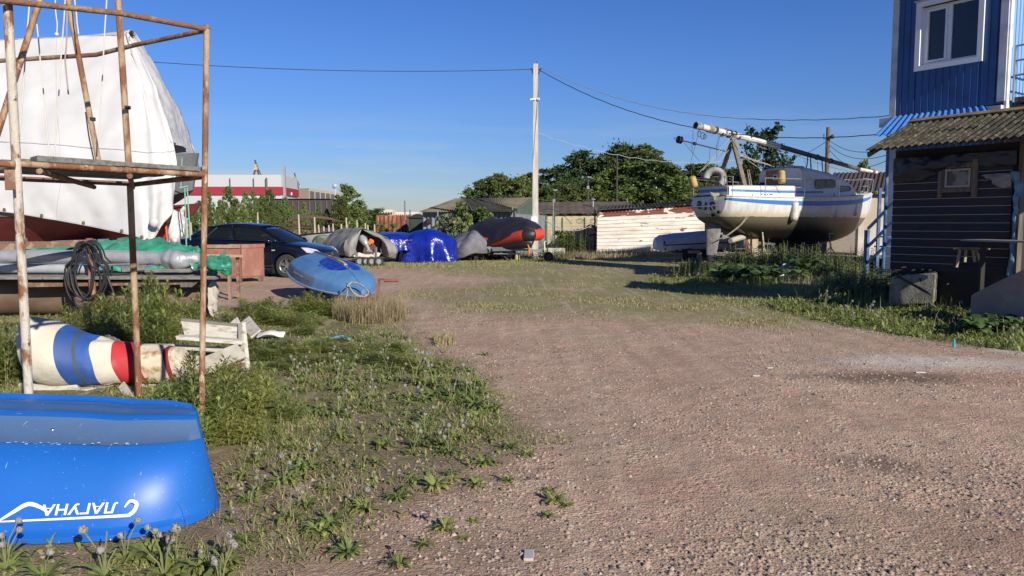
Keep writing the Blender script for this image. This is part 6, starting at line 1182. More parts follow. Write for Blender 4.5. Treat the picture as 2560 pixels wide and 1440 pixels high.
# ---------------------------------------------------------------- blue upturned boat in the foreground
bt=thing('upturned_boat','glossy blue upturned plastic boat lying in the grass in the foreground','boat',(-2.6,4.17,-.02))
def bluemat(name,base,faded,rough,zr=None):
    m=M(name,base,rough,col2=faded,scale=1.2,thr=(.45,.9),var=.05,spec=.55,bump=.06,bscale=30,bdist=.004); t=m.node_tree;n=t.nodes;L=t.links;b=n['Principled BSDF']; src=b.inputs['Base Color'].links[0].from_socket
    c=n.new('ShaderNodeTexCoord'); out=src
    for k,(st_,s_,th) in enumerate((((1,9,9),14,.72),((9,1.5,9),10,.73),((3,3,3),60,.74),((14,1,3),6,.735))):
        mpn=n.new('ShaderNodeMapping'); mpn.inputs['Scale'].default_value=st_; mpn.inputs['Rotation'].default_value=(0,0,.3*k); L.new(c.outputs['Object'],mpn.inputs[0]); q=n.new('ShaderNodeTexNoise'); q.inputs['Scale'].default_value=s_; q.inputs['Detail'].default_value=3; L.new(mpn.outputs[0],q.inputs['Vector'])
        r_=n.new('ShaderNodeMapRange'); r_.inputs[1].default_value=th-.015; r_.inputs[2].default_value=th+.02; r_.inputs[4].default_value=.55; L.new(q.outputs[0],r_.inputs[0]); x=n.new('ShaderNodeMix'); x.data_type='RGBA'; L.new(r_.outputs[0],x.inputs[0]); L.new(out,x.inputs[6]); x.inputs[7].default_value=(.33,.50,.72,1); out=x.outputs[2]
    L.new(out,b.inputs['Base Color']); return m
mB=bluemat('blue plastic hull',(.010,.115,.46),(.014,.13,.45),.44); mBf=bluemat('faded blue bottom',(.085,.165,.33),(.12,.20,.34),.5); mBd=bluemat('dark scuffed blue',(.03,.10,.28),(.08,.13,.24),.4)
half=[(0,.0,0),(-.028,.008,0),(-.028,.038,0),(.0,.050,0),(.012,.062,0),(.02,.12,0),(.04,.19,0),(.075,.265,0),(.125,.335,0),(.185,.385,0),(.245,.412,0),(.262,.408,0),(.285,.404,1),(.40,.445,1),(.515,.478,1),(.535,.492,0),(.565,.497,0),(.59,.484,0),(.61,.474,2),(.68,.478,2),(.70,.492,2),(.75,.502,2)]
sec=half+[(1.5-p[0],p[1],half[i-1][2] if i>0 else 0) for i,p in list(enumerate(half))[::-1][1:]]
xr=-1.585; Xs=[-5.0,-4.6,-4.2,-3.8,-3.4,-3.0,-2.7,-2.5,-2.3]+[xr-.50*(1-math.sin(a))**1.0 for a in np.linspace(0.05,PI/2,16)]
bt.rotation_euler=(0,0,R(6.0)); OFF[bt.name]=Vector((0,0,0))
X0,Y0_=-2.6,4.4
rings=[]; 
for X in Xs:
    u=(X-(xr-.50))/.50; 
    if u<=0: fb=1-.0*u; zz=1-.02*abs(X+2.5)*0; flat=0
    else: fb=.48+.52*math.sqrt(max(0,1-u**2.3)); 
    ring=[]
    for (dy,z,mi) in sec:
        k=(dy-.75); fbb=(1 if u<=0 else (fb+(1-fb)*.25*(z/.5)))
        # the end face leans: top ends earlier than the gunwale
        zf=(.945+.11*min(2.2,(xr-.3-X))) if u<=0 else .945-.05*u**3
        dx=0 if u<=0 else -.05*(z/.5)*u**1.5
        sheer=.03*max(0,-(X+3.0))**1.2
        dx-=.24*max(0,dy)*sstep(xr-1.0,xr,X)
        ring.append((X+dx-X0,3.68+.75+k*fbb-Y0_-.0,z*zf*1.0+.012+sheer*(z>.05)*.3))
    rings.append(ring)
# end face closes towards a centre
cx=xr-X0-.02; last=rings[-1]; cen=Vector((cx-.22,3.68+.75-Y0_,.22))
for f in (.06,.2,.45,.75,1.0): rings.append([(p[0]+(cen.x-p[0])*f+.02*math.sin(f*PI),p[1]+(cen.y-p[1])*f,p[2]*(1-.04*f)) for p in last])
mb=MB(); ns=len(sec)
for i in range(len(rings)-1):
    for j in range(ns-1):
        mb.mi=max(sec[j][2],sec[j+1][2]) if (sec[j][2]==sec[j+1][2]) else (sec[j+1][2] if sec[j+1][2]==1 and sec[j][2]==1 else 0)
        if i>=len(Xs)-2: mb.mi=0
        mb.add([rings[i][j],rings[i][j+1],rings[i+1][j+1],rings[i+1][j]],[(0,1,2,3)])
o=mb.build('hull',[mB,mBf,mBd],bt,smooth=True,local=True,ang=.5)
bm=bmesh.new(); bm.from_mesh(o.data); bmesh.ops.remove_doubles(bm,verts=bm.verts,dist=.0006); bmesh.ops.recalc_face_normals(bm,faces=bm.faces); bm.to_mesh(o.data); bm.free(); o.data.polygons.foreach_set('use_smooth',[True]*len(o.data.polygons)); o.data.set_sharp_from_angle(angle=.6)
for s in (-3.9,-3.1,-2.45,-1.98):
    mb=MB(); mb.ball((s-X0,3.68-.03-Y0_,.028),.008,8); mb.build('rivet',mst,bt,local=True,smooth=True)
MB().ball((-2.42-X0,3.68+.40-Y0_,.452),.012,8).build('screw',mst,bt,local=True,smooth=True)
# black pad, wire bail and mark on the end
MB().box((xr-X0-.24,4.50-Y0_,.17),(.03,.26,.16),rz=.29).build('end_pad',M('black worn pad',(.05,.05,.048),.7),bt,local=True,bevel=.01)
MB().tube([(xr-X0-.12,4.10-Y0_,.215),(xr-X0-.05,4.07-Y0_,.205),(xr-X0-.035,4.10-Y0_,.19),(xr-X0-.05,4.13-Y0_,.175),(xr-X0-.12,4.16-Y0_,.18)],.004,6).build('wire_bail',mst,bt,local=True)
mlt=M('white sticker letters',(.82,.82,.82),.4,var=.02)
mb=MB(); rr_=random.Random(12)
for k in range(70):
    X=xr-.35-rr_.random()*2.4; zf=.945+.11*min(2.2,max(0,xr-.3-X)); l=rr_.uniform(.004,.022); z=(.4135+rr_.uniform(-.004,.002))*zf+.0135; y=3.68+.25+rr_.uniform(-.012,.012)-Y0_; h=rr_.uniform(.0008,.002); mb.add([(X-X0,y-h,z-h),(X-X0+l,y-h*.5,z-h),(X-X0+l,y+h,z+h),(X-X0,y+h*.6,z+h)],[(0,1,2,3)])
mb.build('scuff',M('scuffed edge',(.22,.36,.6),.7),bt,local=True)
# lettering wrapped on the near side, upside down
secn=[(p[0],p[1]) for p in half[4:11]]
def sidept(X,z):
    for i in range(len(secn)-1):
        if secn[i][1]<=z<=secn[i+1][1]: f=(z-secn[i][1])/(secn[i+1][1]-secn[i][1]); return secn[i][0]+(secn[i+1][0]-secn[i][0])*f
    return secn[0][0]
vs,fs=text_mesh('ЛАГУНА',.080,.0,shear=.12,off=.0014); mb=MB(); xc=-2.13; zc=.155
bmt=bmesh.new(); 
mb.add([(xc-v.x*1.06-X0,3.68+sidept(0,zc-v.y*.8)-.009-Y0_,zc-v.y*.8+.014) for v in vs],fs)
def strip(pts,wd):
    P=[Vector((x,0,z)) for x,z in pts]; P=crom(P,8); k=len(P); q=[]
    for i,p in enumerate(P):
        d=(P[min(i+1,k-1)]-P[max(i-1,0)]).normalized(); n_=Vector((-d.z,0,d.x)); w_=wd[0]+(wd[1]-wd[0])*math.sin(PI*i/(k-1)); q.append((p+n_*w_,p-n_*w_))
    b=[]
    for a_,c_ in q:
        for w_ in (a_,c_): b.append((w_.x-X0,3.68+sidept(0,min(.33,max(.065,w_.z)))-.009-Y0_,w_.z+.012))
    mb.add(b,[(2*i,2*i+1,2*i+3,2*i+2) for i in range(k-1)])
strip([(-1.930,.152),(-1.905,.180),(-1.875,.165),(-1.90,.122),(-1.98,.114),(-2.5,.109)],(.003,.009)); strip([(-2.50,.109),(-2.44,.145),(-2.37,.182),(-2.31,.165),(-2.27,.135)],(.003,.009)); strip([(-2.53,.112),(-3.3,.112)],(.010,.010))
mb.build('lettering',mlt,bt,local=True,solid=.001)
# ---------------------------------------------------------------- light blue dinghy upside down on a stand
S_=W(785,660,16.2); S_.z=.52; B_=W(908,741,13.5); B_.z=.20
hd=(B_-S_); Ln=hd.length; e1=hd.normalized(); e2=Vector((0,0,1)).cross(e1).normalized(); e3=e1.cross(e2)
t=thing('blue_dinghy','faded light blue dinghy upside down on a low stand before the dark car','dinghy',(S_.x,S_.y,0))
def dl(x,y,z): return S_+e1*x+e2*y+e3*z
DS=[(0,.56,.36),(.3,.62,.39),(.9,.70,.42),(1.5,.71,.43),(2.0,.65,.41),(2.4,.53,.37),(2.7,.38,.31),(2.9,.22,.24),(Ln,.06,.14)]
def dsec(x):
    xs_=[d[0] for d in DS]; return np.interp(x,xs_,[d[1] for d in DS]),np.interp(x,xs_,[d[2] for d in DS])
prof=[(1.03,-.015),(1.03,.03),(.985,.04),(.96,.25),(.92,.45),(.90,.50),(.86,.55),(.70,.72),(.52,.83),(.50,.86),(.46,.86),(.25,.95),(.08,1.0),(.05,1.06),(0,1.07)]
rr=[]
for x in np.linspace(0,Ln,34):
    b,d=dsec(x); rr.append([dl(x,b*p[0],d*p[1]) for p in prof]+[dl(x,-b*p[0],d*p[1]) for p in prof[::-1][1:]])
mDB=M('faded blue gelcoat',(.10,.24,.47),.38,col2=(.075,.18,.37),scale=2.2,thr=(.4,.65),col3=(.15,.19,.25),scale3=5,thr3=(.60,.72),bump=.15,bscale=30,spec=.6); mDG=M('dirty blue grey gelcoat',(.11,.17,.28),.6,col2=(.16,.20,.25),scale=4)
mb=MB(); n=len(rr[0])
for i in range(len(rr)-1):
    for j in range(n-1):
        jj=min(j,n-2-j); mb.mi=1 if (2<=jj<=4 and i<22) else 0; mb.add([rr[i][j],rr[i][j+1],rr[i+1][j+1],rr[i+1][j]],[(0,1,2,3)])
mb.mi=0; mb.add(rr[0],[tuple(range(n))]); mb.add(rr[-1],[tuple(range(n))])
o=mb.build('hull',[mDB,mDG],t,smooth=True,ang=.6)
bm=bmesh.new(); bm.from_mesh(o.data); bmesh.ops.remove_doubles(bm,verts=bm.verts,dist=.0006); bmesh.ops.recalc_face_normals(bm,faces=bm.faces); bm.to_mesh(o.data); bm.free(); o.data.polygons.foreach_set('use_smooth',[True]*len(o.data.polygons)); o.data.set_sharp_from_angle(angle=.45)
# keel strip bare wood, royal blue repaint
def top(x,y): 
    b,d=dsec(x); s=abs(y)/b; zz=np.interp(s,[0,.08,.25,.46,.52,.70,.86,.92],[1.07,1.0,.95,.86,.83,.72,.55,.45]); return zz*d
mb=MB(); P=[(x,0) for x in np.linspace(.3,2.1,14)]; mb.loft([[dl(x,-.035,top(x,0)-.01),dl(x,-.03,top(x,0)+.012),dl(x,.03,top(x,0)+.012),dl(x,.035,top(x,0)-.01)] for x,_ in P]); mb.build('keel_strip',M('bare keel wood',(.12,.10,.08),.8,col2=(.42,.27,.10),scale=4,thr=(.55,.6)),t,smooth=True,ang=.6)
mb=MB(); mb.loft([[dl(x,-.032,top(x,0)+.0),dl(x,-.027,top(x,0)+.02),dl(x,.027,top(x,0)+.02),dl(x,.032,top(x,0)+.0)] for x in np.linspace(1.75,2.12,4)]); mb.build('bare_patch',M('bare yellow wood',(.45,.30,.12),.7),t)
mb=MB(); cols=[]; 
for i in range(25):
    x=1.15+1.2*i/24; w0=.36*math.sqrt(max(0.02,1-((x-1.75)/.62)**2))*(1+.25*noise.noise(Vector((x*7,0,0)))); w1=.36*math.sqrt(max(0.02,1-((x-1.75)/.62)**2))*(1+.25*noise.noise(Vector((x*7,5,0))))
    cols.append([dl(x,-w0+(w0+w1)*k/12,top(x,-w0+(w0+w1)*k/12)+.006) for k in range(13)])
mb.loft(cols,closed=False,cap=False); mb.build('blue_repaint',M('royal blue repaint',(.008,.03,.33),.45,col2=(.03,.08,.33),scale=9,thr=(.5,.62)),t,smooth=True)
mb=MB(); mb.tube([dl(x,-dsec(x)[0]*1.03,0) for x in np.linspace(0,Ln,20)],.02,6); mb.tube([dl(x,dsec(x)[0]*1.03,0) for x in np.linspace(0,Ln,20)],.02,6); mb.tube([dl(0,-dsec(0)[0],0),dl(0,dsec(0)[0],0)],.02,6); mb.build('gunwale',M('grey blue rub rail',(.18,.26,.36),.5),t,smooth=True)
mb=MB(); mb.loft([[dl(x,-dsec(x)[0]*.945-.006,dsec(x)[1]*.30),dl(x,-dsec(x)[0]*.94-.006,dsec(x)[1]*.33)] for x in np.linspace(.9,1.55,8)],closed=False,cap=False); mb.build('white_line',M('white line',(.6,.63,.66),.5),t,solid=.003)
vs,fs=text_mesh('ЛАГУНА',.10,.001,shear=.3); mb=MB(); mb.add([dl(1.78+v.x*1.0,-dsec(1.78)[0]*.965-.012,dsec(1.78)[1]*.26-v.y*.85) for v in vs],fs); mb.build('lettering',M('worn pale letters',(.40,.48,.58),.6),t)
mkr=M('reddish brown steel',(.15,.06,.05),.75,col2=(.22,.10,.07),scale=6)
sd_=thing('dinghy_stand','dark low trolley carrying the light blue dinghy, with a bent crank handle','trolley',(S_.x,S_.y+.1,0)); c=(S_+B_)/2
mb=MB(); mb.bar((S_.x+.3,S_.y-.6,.42),(B_.x-.35,B_.y+.9,.22),.1,.08); mb.bar((c.x-.55,c.y-.2,.28),(c.x+.55,c.y+.35,.28),.08,.08); mb.bar((c.x-.5,c.y-.2,0),(c.x-.5,c.y-.2,.3),.08,.08); mb.bar((c.x+.5,c.y+.3,0),(c.x+.5,c.y+.3,.3),.08,.08); mb.bar((S_.x+.3,S_.y-.5,0),(S_.x+.3,S_.y-.5,.5),.08,.08); mb.bar((B_.x-.2,B_.y+.5,0.0),(B_.x-.2,B_.y+.5,.2),.1,.1); mb.build('frame',mblk,sd_)
Yc=13.2; mb=MB(); mb.bar(W(900,740,13.5),W(942,752,Yc),.05,.05); mb.bar(W(940,753,Yc),W(948,697,Yc),.035,.05); mb.bar(W(946,698,Yc),W(962,699,Yc),.03,.03); mb.build('bent_arm',mkr,sd_); MB().tube([W(960,701,Yc),W(996,701,Yc)],.028,10).build('handle',M('red brown grip',(.24,.09,.07),.6),sd_)
mb=MB(); mb.tube(crom([W(866,714,13.35),W(868,735,13.0),W(858,765,12.7),W(846,776,12.6)],8),.012,6); mb.tube(crom([W(868,716,13.35),W(880,706,13.4),W(900,710,13.35),W(918,725,13.25),W(920,735,13.2),W(908,742,13.15),W(890,735,13.1),W(878,725,13.1),W(872,712,13.2),W(866,708,13.35)],8),.013,6); mb.tube(crom([W(875,722,13.2),W(890,738,13.0),W(906,741,13.1)],6),.02,6); tag(mb.build('rope',mrope,smooth=True),'pale rope looped over the bow of the light blue dinghy','rope')
mb=MB(); mb.tube(crom([GG(760,783),GG(758,770)+Vector((0,0,.08)),GG(790,768)+Vector((0,0,.05))],6),.011,6); 
for k in range(3): mb.tube(crom([GG(720,795+k*4),GG(760,800+k*3),GG(800,803+k*2)],4),.010,5)
tag(mb.build('rope',mrope,smooth=True),'pale rope coils lying in the weeds left of the yellow grass tuft','rope')
# ---------------------------------------------------------------- dark blue car
cp=Vector((-7.50,22.3,0)); ch=-.21
car=thing('parked_car','dark navy saloon car parked behind the reddish box, nose to the right','car',cp,rz=ch)
mpaint=M('navy car paint',(.0035,.0055,.014),.3,coat=.6,var=.05,spec=.5); mtrimk=M('car black trim',(.02,.02,.02),.5); mch=M('chrome',(.7,.7,.7),.15,metal=1); mglass=glassmat('car glass',(.012,.016,.018),.72); 
BX=[(-2.36,.30,.72,.93,.60),(-2.30,.26,.80,1.02,.74),(-2.1,.24,.86,1.06,.82),(-1.7,.22,.895,1.08,.88),(-1.1,.22,.905,1.07,.90),(-.3,.22,.905,1.04,.905),(.5,.22,.905,1.01,.905),(1.0,.22,.90,.985,.90),(1.4,.22,.895,.95,.89),(1.8,.23,.875,.88,.86),(2.1,.24,.82,.80,.80),(2.28,.26,.70,.72,.70),(2.37,.32,.50,.62,.50)]
rr=[]
for x in list(np.linspace(-2.36,-2.1,5))+list(np.linspace(-1.9,2.0,24))+list(np.linspace(2.08,2.37,7)):
    X_=[b[0] for b in BX]; zb_,w_,zt_,w2=[np.interp(x,X_,[b[k] for b in BX]) for k in (1,2,3,4)]
    h=zt_-zb_; P=[(w_*.90,zb_),(w_*.97,zb_+.06*h),(w_*.99,zb_+.2*h),(w_,zb_+.45*h),(w_*1.0,zb_+.68*h),(w_*.985,zb_+.80*h),(w_*.965,zb_+.90*h),(w_*.91,zb_+.965*h),(w_*.80,zt_+.005),(w_*.5,zt_+.03),(0,zt_+.045)]
    rr.append([(x,-p[0],p[1]) for p in P]+[(x,p[0],p[1]) for p in P[::-1][1:]])
body=MB().loft(rr).build('body',mpaint,car,smooth=True,local=True,ang=.6)
cut=MB()
for wx in (1.42,-1.34):
    cut.lathe([(0.001,-2),(.375,-2),(.375,-.62),(.001,-.62)],(wx,0,.33),28,axis=(0,1,0)); cut.lathe([(0.001,.62),(.375,.62),(.375,2),(.001,2)],(wx,0,.33),28,axis=(0,1,0))
co=cut.build('cutter',mtrimk,local=True); co.location=(0,0,0); co.parent=car
md=body.modifiers.new('b','BOOLEAN'); md.object=co; md.solver='EXACT'; bpy.context.view_layer.update(); dg=bpy.context.evaluated_depsgraph_get(); nm=bpy.data.meshes.new_from_object(body.evaluated_get(dg)); body.modifiers.clear(); body.data=nm; bpy.data.objects.remove(co)
nm.polygons.foreach_set('use_smooth',[True]*len(nm.polygons)); nm.set_sharp_from_angle(angle=.6)
# greenhouse
GHb=[(-1.80,.60,1.08),(-1.3,.76,1.07),(-.6,.80,1.05),(.3,.80,1.03),(.9,.78,1.01),(1.32,.66,.985)]
roofx=[(-1.18,.50),(-.8,.56),(-.2,.59),(.25,.58),(.52,.52)]
def gh(s,side,f):     # s along -1..1 , f 0 base..1 roof edge
    xb=-1.80+3.12*s; xt=-1.18+1.66*s; wb=np.interp(xb,[g[0] for g in GHb],[g[1] for g in GHb]); zb_=np.interp(xb,[g[0] for g in GHb],[g[2] for g in GHb]); wt_=np.interp(xt,[r_[0] for r_ in roofx],[r_[1] for r_ in roofx]); zt_=1.475-.09*((xt+.35)/.9)**2
    bul=.035*math.sin(PI*f); return Vector((xb+(xt-xb)*f,side*(wb+(wt_-wb)*f+bul),zb_+(zt_-zb_)*f))
ss=np.linspace(0,1,25)
# roof panel
mb=MB(); mb.loft([[gh(s,-1,1.0),gh(s,-1,1.0)*1.0+Vector((0,.12,.03)),Vector((gh(s,1,1).x,0,gh(s,1,1).z+.055)),gh(s,1,1.0)+Vector((0,-.12,.03)),gh(s,1,1.0)] for s in ss],closed=False,cap=False); mb.build('roof',mpaint,car,smooth=True,local=True,solid=.02)
mb=MB()
def pillar(side,s0,s1,w0=.05,m=None):
    pts=[gh(s0+(s1-s0)*f,side,f) for f in np.linspace(0,1,7)]; mb.tube(pts,[w0]*7,8)
for sd2 in (-1,1):
    pillar(sd2,.985,.985,.04); pillar(sd2,.02,.02,.07); pillar(sd2,.505,.47,.035)
    mb.tube([gh(s,sd2,.985) for s in ss],.03,8)
mb.build('pillars',mpaint,car,smooth=True,local=True)
def glasspatch(side,s0,s1,f0,f1,name,n=8,skew0=0,skew1=0):
    g=MB(); rows=[[gh(s0+(s1-s0)*i/n+(skew0*(1-i/n)+skew1*i/n)*(f0+(f1-f0)*j/4),side,f0+(f1-f0)*j/4)+Vector((0,side*-.004,0)) for i in range(n+1)] for j in range(5)]; gridmesh(g,rows); return g.build(name,mglass,car,smooth=True,local=True,solid=.004)
for sd2 in (-1,1):
    glasspatch(sd2,.50,.95,.05,.93,'door_window',skew0=-.03); glasspatch(sd2,.20,.485,.05,.93,'door_window',skew0=.02,skew1=-.03); glasspatch(sd2,.06,.185,.05,.85,'quarter_window',skew0=.05)
    g=MB(); g.tube([gh(s,sd2,.03)+Vector((0,sd2*.01,0)) for s in np.linspace(.05,.97,14)],.010,5); g.build('window_trim',mch,car,local=True)
    g=MB(); g.bar(gh(.195,sd2,.03),gh(.205,sd2,.9),.03,.02); g.build('window_divider',mtrimk,car,local=True)
g=MB(); gridmesh(g,[[Vector((gh(1,1,f).x+.10*(1-(k/4)**2)*(1-f*.5),gh(1,1,f).y*(k/4),gh(1,1,f).z+.03*f*(1-(k/4)**2))) for k in range(-4,5)] for f in np.linspace(.0,.97,7)]); g.build('windscreen',mglass,car,smooth=True,local=True,solid=.004)
g=MB(); gridmesh(g,[[Vector((gh(0,1,f).x-.10*(1-(k/4)**2),gh(0,1,f).y*(k/4),gh(0,1,f).z+.03*f*(1-(k/4)**2))) for k in range(-4,5)] for f in np.linspace(.0,.97,7)]); g.build('rear_window',mglass,car,smooth=True,local=True,solid=.004)
mal_=M('alloy rim',(.42,.42,.43),.3,metal=.7)
for wx in (1.42,-1.34):
    for sd2 in (-1,1):
        c=(wx,sd2*.80,.33); w_=MB().lathe([(.20,-.10),(.30,-.10),(.325,-.07),(.325,.07),(.30,.10),(.20,.10),(.20,-.10)],c,32,axis=(0,sd2,0),cap=False).build('wheel',mtyre,car,smooth=True,local=True,ang=.6)
        mb=MB(); mb.lathe([(.19,-.06),(.215,.085),(.205,.095),(.19,.08),(.19,-.06)],c,32,axis=(0,sd2,0),cap=False); mb.lathe([(.001,.07),(.045,.075),(.05,.06)],c,14,axis=(0,sd2,0))
        for k in range(5):
            a=2*PI*k/5+.3; 
            for da in (-.12,.12): mb.bar((c[0]+.03*math.cos(a),sd2*.865,c[2]+.03*math.sin(a)),(c[0]+.205*math.cos(a+da),sd2*.875,c[2]+.205*math.sin(a+da)),.02,.028,up=(0,sd2,0))
        mb.build('rim',mal_,w_,smooth=True,local=True,ang=.5); MB().lathe([(.001,.0),(.16,.0),(.16,.02),(.001,.02)],c,24,axis=(0,sd2,0)).build('brake_disc',M('brake dark',(.1,.08,.07),.6),w_,local=True)
        MB().lathe([(.001,-.15),(.365,-.15),(.365,-.148),(.001,-.148)],(wx,sd2*.80,.33),24,axis=(0,sd2,0)).build('wheel_well',mtrimk,car,local=True)
    
# lights, grille, bumper, mirror, handles, mud flap
for sd2 in (-1,1):
    g=MB(); P=[(2.02,sd2*.845,.70),(2.16,sd2*.78,.68),(2.27,sd2*.60,.66),(2.29,sd2*.50,.68),(2.18,sd2*.60,.775),(2.0,sd2*.76,.83),(1.86,sd2*.865,.84)]
    g.poly(P,(.03,sd2*.02,.012)); g.build('headlight',M('headlamp lens',(.62,.64,.66),.12,metal=.3),car,smooth=False,local=True)
    MB().ball((1.0,sd2*1.0,1.03),(.07,.12,.075),12).build('mirror',mpaint,car,smooth=True,local=True)
    for hx_ in (-.25,-1.05): MB().box((hx_,sd2*.915,.90),(.2,.03,.035)).build('door_handle',mpaint,car,local=True,bevel=.008)
    for sx in (-.58,.28,1.0): MB().box((sx,sd2*.906,.62),(.008,.006,.66)).build('door_gap',mtrimk,car,local=True)
    MB().box((0.05,sd2*.90,.33),(2.0,.03,.05)).build('sill_trim',mtrimk,car,local=True); MB().box((1.02,sd2*.80,.26),(.03,.22,.26)).build('mud_flap',mtrimk,car,local=True)
    MB().box((1.05,sd2*.908,.77),(.09,.012,.025)).build('side_repeater',M('clear lamp',(.6,.55,.45),.2),car,local=True)
g=MB(); g.poly([(2.33,-.42,.70),(2.36,-.33,.585),(2.36,.33,.585),(2.33,.42,.70)],(.03,0,.0)); g.build('grille',mtrimk,car,local=True)
g=MB(); 
for k in range(4): g.box((2.385,0,.60+k*.028),(.014,.74+.05*k,.009))
g.lathe([(.001,0),(.045,.01),(.05,0)],(2.39,0,.665),14,axis=(1,0,0)); g.build('grille_bars',mch,car,local=True)
MB().box((2.385,0,.45),(.02,.46,.10)).build('number_plate',M('plate white',(.7,.7,.7),.5),car,local=True); MB().box((2.35,0,.33),(.06,1.0,.07)).build('lower_grille',mtrimk,car,local=True)
MB().box((-.3,0,.75),(2.4,1.3,.3)).box((.75,0,1.0),(.35,1.3,.1)).build('interior',mtrimk,car,local=True); 
for sx,sy in ((.0,-.37),(.0,.37),(-.85,-.37),(-.85,.37)): g=MB(); g.box((sx-.15,sy,1.02),(.14,.46,.45)); g.box((sx-.2,sy,1.28),(.1,.24,.14)); g.build('seat',M('dark seat cloth',(.05,.05,.055),.9),car,local=True,bevel=.04)
torus(MB(),(.48,.37,1.02),.17,.014,ax=(-1,0,.5)).build('steering_wheel',mtrimk,car,local=True); MB().tube([(.35,.02,1.51),(.05,.02,1.60)],.006,5).build('antenna',mtrimk,car,local=True)
# person in the car
ps=thing('person','person sitting at the wheel of the dark saloon car, seen dimly through the windscreen','person',cp+Vector((.15,.3,.85)))
def cw_(x,y,z): return cp+Vector((x*math.cos(ch)-y*math.sin(ch),x*math.sin(ch)+y*math.cos(ch),z))
msk=M('skin',(.42,.24,.17),.6); mcl=M('dark red top',(.16,.05,.05),.9)
def skinfig(name,nodes,edges,mat,par,lv=2):
    me=bpy.data.meshes.new(name); me.from_pydata([tuple(Vector(n_[0])-OFF[par.name]) for n_ in nodes],edges,[]); o=bpy.data.objects.new(name,me); COL.objects.link(o); o.parent=par
    s=o.modifiers.new('s','SKIN'); me.skin_vertices[0].data[0].use_root=True
    for v_,n_ in zip(me.skin_vertices[0].data,nodes): r_=n_[1]; v_.radius=(r_,r_) if not hasattr(r_,'__len__') else r_
    s.use_smooth_shade=True; u_=o.modifiers.new('u','SUBSURF'); u_.levels=lv; u_.render_levels=lv; me.materials.append(mat); return o
nodes=[(cw_(.05,.37,.92),.15),(cw_(.03,.37,1.05),.14),(cw_(.02,.37,1.16),.15),(cw_(.03,.37,1.24),.06),(cw_(.05,.37,1.30),.065),(cw_(.06,.37,1.39),.075),(cw_(.05,.55,1.14),.055),(cw_(.22,.56,1.0),.045),(cw_(.40,.47,1.08),.035),(cw_(.05,.19,1.14),.055),(cw_(.22,.18,1.0),.045),(cw_(.40,.27,1.08),.035)]
skinfig('body',nodes,[(0,1),(1,2),(2,3),(3,4),(4,5),(2,6),(6,7),(7,8),(2,9),(9,10),(10,11)],msk,ps)
skinfig('shirt',[(cw_(.05,.37,.90),.165),(cw_(.03,.37,1.05),.155),(cw_(.02,.37,1.15),.16),(cw_(.04,.56,1.13),.066),(cw_(.14,.57,1.05),.06),(cw_(.04,.18,1.13),.066),(cw_(.14,.17,1.05),.06)],[(0,1),(1,2),(2,3),(3,4),(2,5),(5,6)],mcl,ps)
MB().ball(cw_(.04,.37,1.415),(.085,.085,.07),10).build('hair',M('brown hair',(.06,.035,.02),.8),ps,smooth=True)
# ---------------------------------------------------------------- covered boats across the yard
def sections(secs,name,mat,par,amp=.02,fs=3,seed=0,nu=5,nv=5,solid=.01):
    g=sheetgrid(secs,nu,nv,amp,fs,seed=seed); return gridmesh(MB(),g).build(name,mat,par,smooth=True,solid=solid)
mgc=M('grey boat cover',(.27,.265,.25),.75,col2=(.22,.215,.21),scale=2.5,bump=.3,bscale=8,bdist=.05)
Yi=27.6; t=thing('covered_inflatable','inflatable boat under a grey cover with its outboard motor sticking out at the stern','boat',W(920,650,Yi))
O_=[(862,638),(863,618),(876,598),(890,585),(905,572),(925,577),(948,586),(972,600),(989,618),(991,630),(976,641),(955,640)]
def shf(O,dx,dy,sx,sy,cx=925,base=645): return [W(cx+(p[0]-cx)*sx,base+(p[1]-base)*sy,Yi+dy)+Vector((dx,0,0)) for p in O]
sections([shf(O_,0,0,1,1),shf(O_,-.35,.8,.98,1.0),shf(O_,-.8,1.8,.92,.98),shf(O_,-1.3,2.8,.72,.80),shf(O_,-1.6,3.5,.3,.6)],'cover',mgc,t,.05,1.6,4,4,7)
for rows in ([[W(863,598,Yi),W(885,585,Yi),W(904,573,Yi)],[W(858,620,Yi-.2),W(878,608,Yi-.25),W(897,594,Yi-.05)],[W(862,640,Yi-.05),W(876,643,Yi-.2),W(889,634,Yi-.02)]],[[W(906,573,Yi),W(946,585,Yi),W(980,603,Yi+.05)],[W(928,588,Yi-.05),W(964,600,Yi-.25),W(992,618,Yi)],[W(951,600,Yi-.05),W(970,622,Yi-.35),W(992,632,Yi)],[W(955,640,Yi-.0),W(972,645,Yi-.2),W(986,639,Yi)]]): sections(rows,'cover_flap',mgc,t,.03,3,4,7,7)
mtb=M('dark grey hypalon tube',(.08,.085,.10),.5)
for (px,py,Y,r) in ((875,628,Yi+.0,.23),(968,624,Yi+.0,.25)): a=W(px,py,Y+.08); MB().tube([a,a+Vector((-.4,1.2,0)),a+Vector((-.7,2.4,.05))],[r*.98,r,r],20).build('tube',mtb,t,smooth=True,ang=.8); MB().tube([a+Vector((.02,-.12,0)),a],[r*.35,r*.93],20).build('tube_end',mgc,t,smooth=True,ang=.8)
MB().poly([W(888,640,Yi+.25),W(952,640,Yi+.25),W(950,598,Yi+.25),W(905,585,Yi+.25),W(890,600,Yi+.25)],(0,.05,0)).build('transom',M('brown transom',(.10,.06,.045),.8),t)
om=thing('outboard_motor','silver and black outboard motor tilted at the stern of the grey covered inflatable','outboard',W(915,625,Yi-.2)); mom=M('silver motor',(.38,.39,.41),.35,metal=.3)
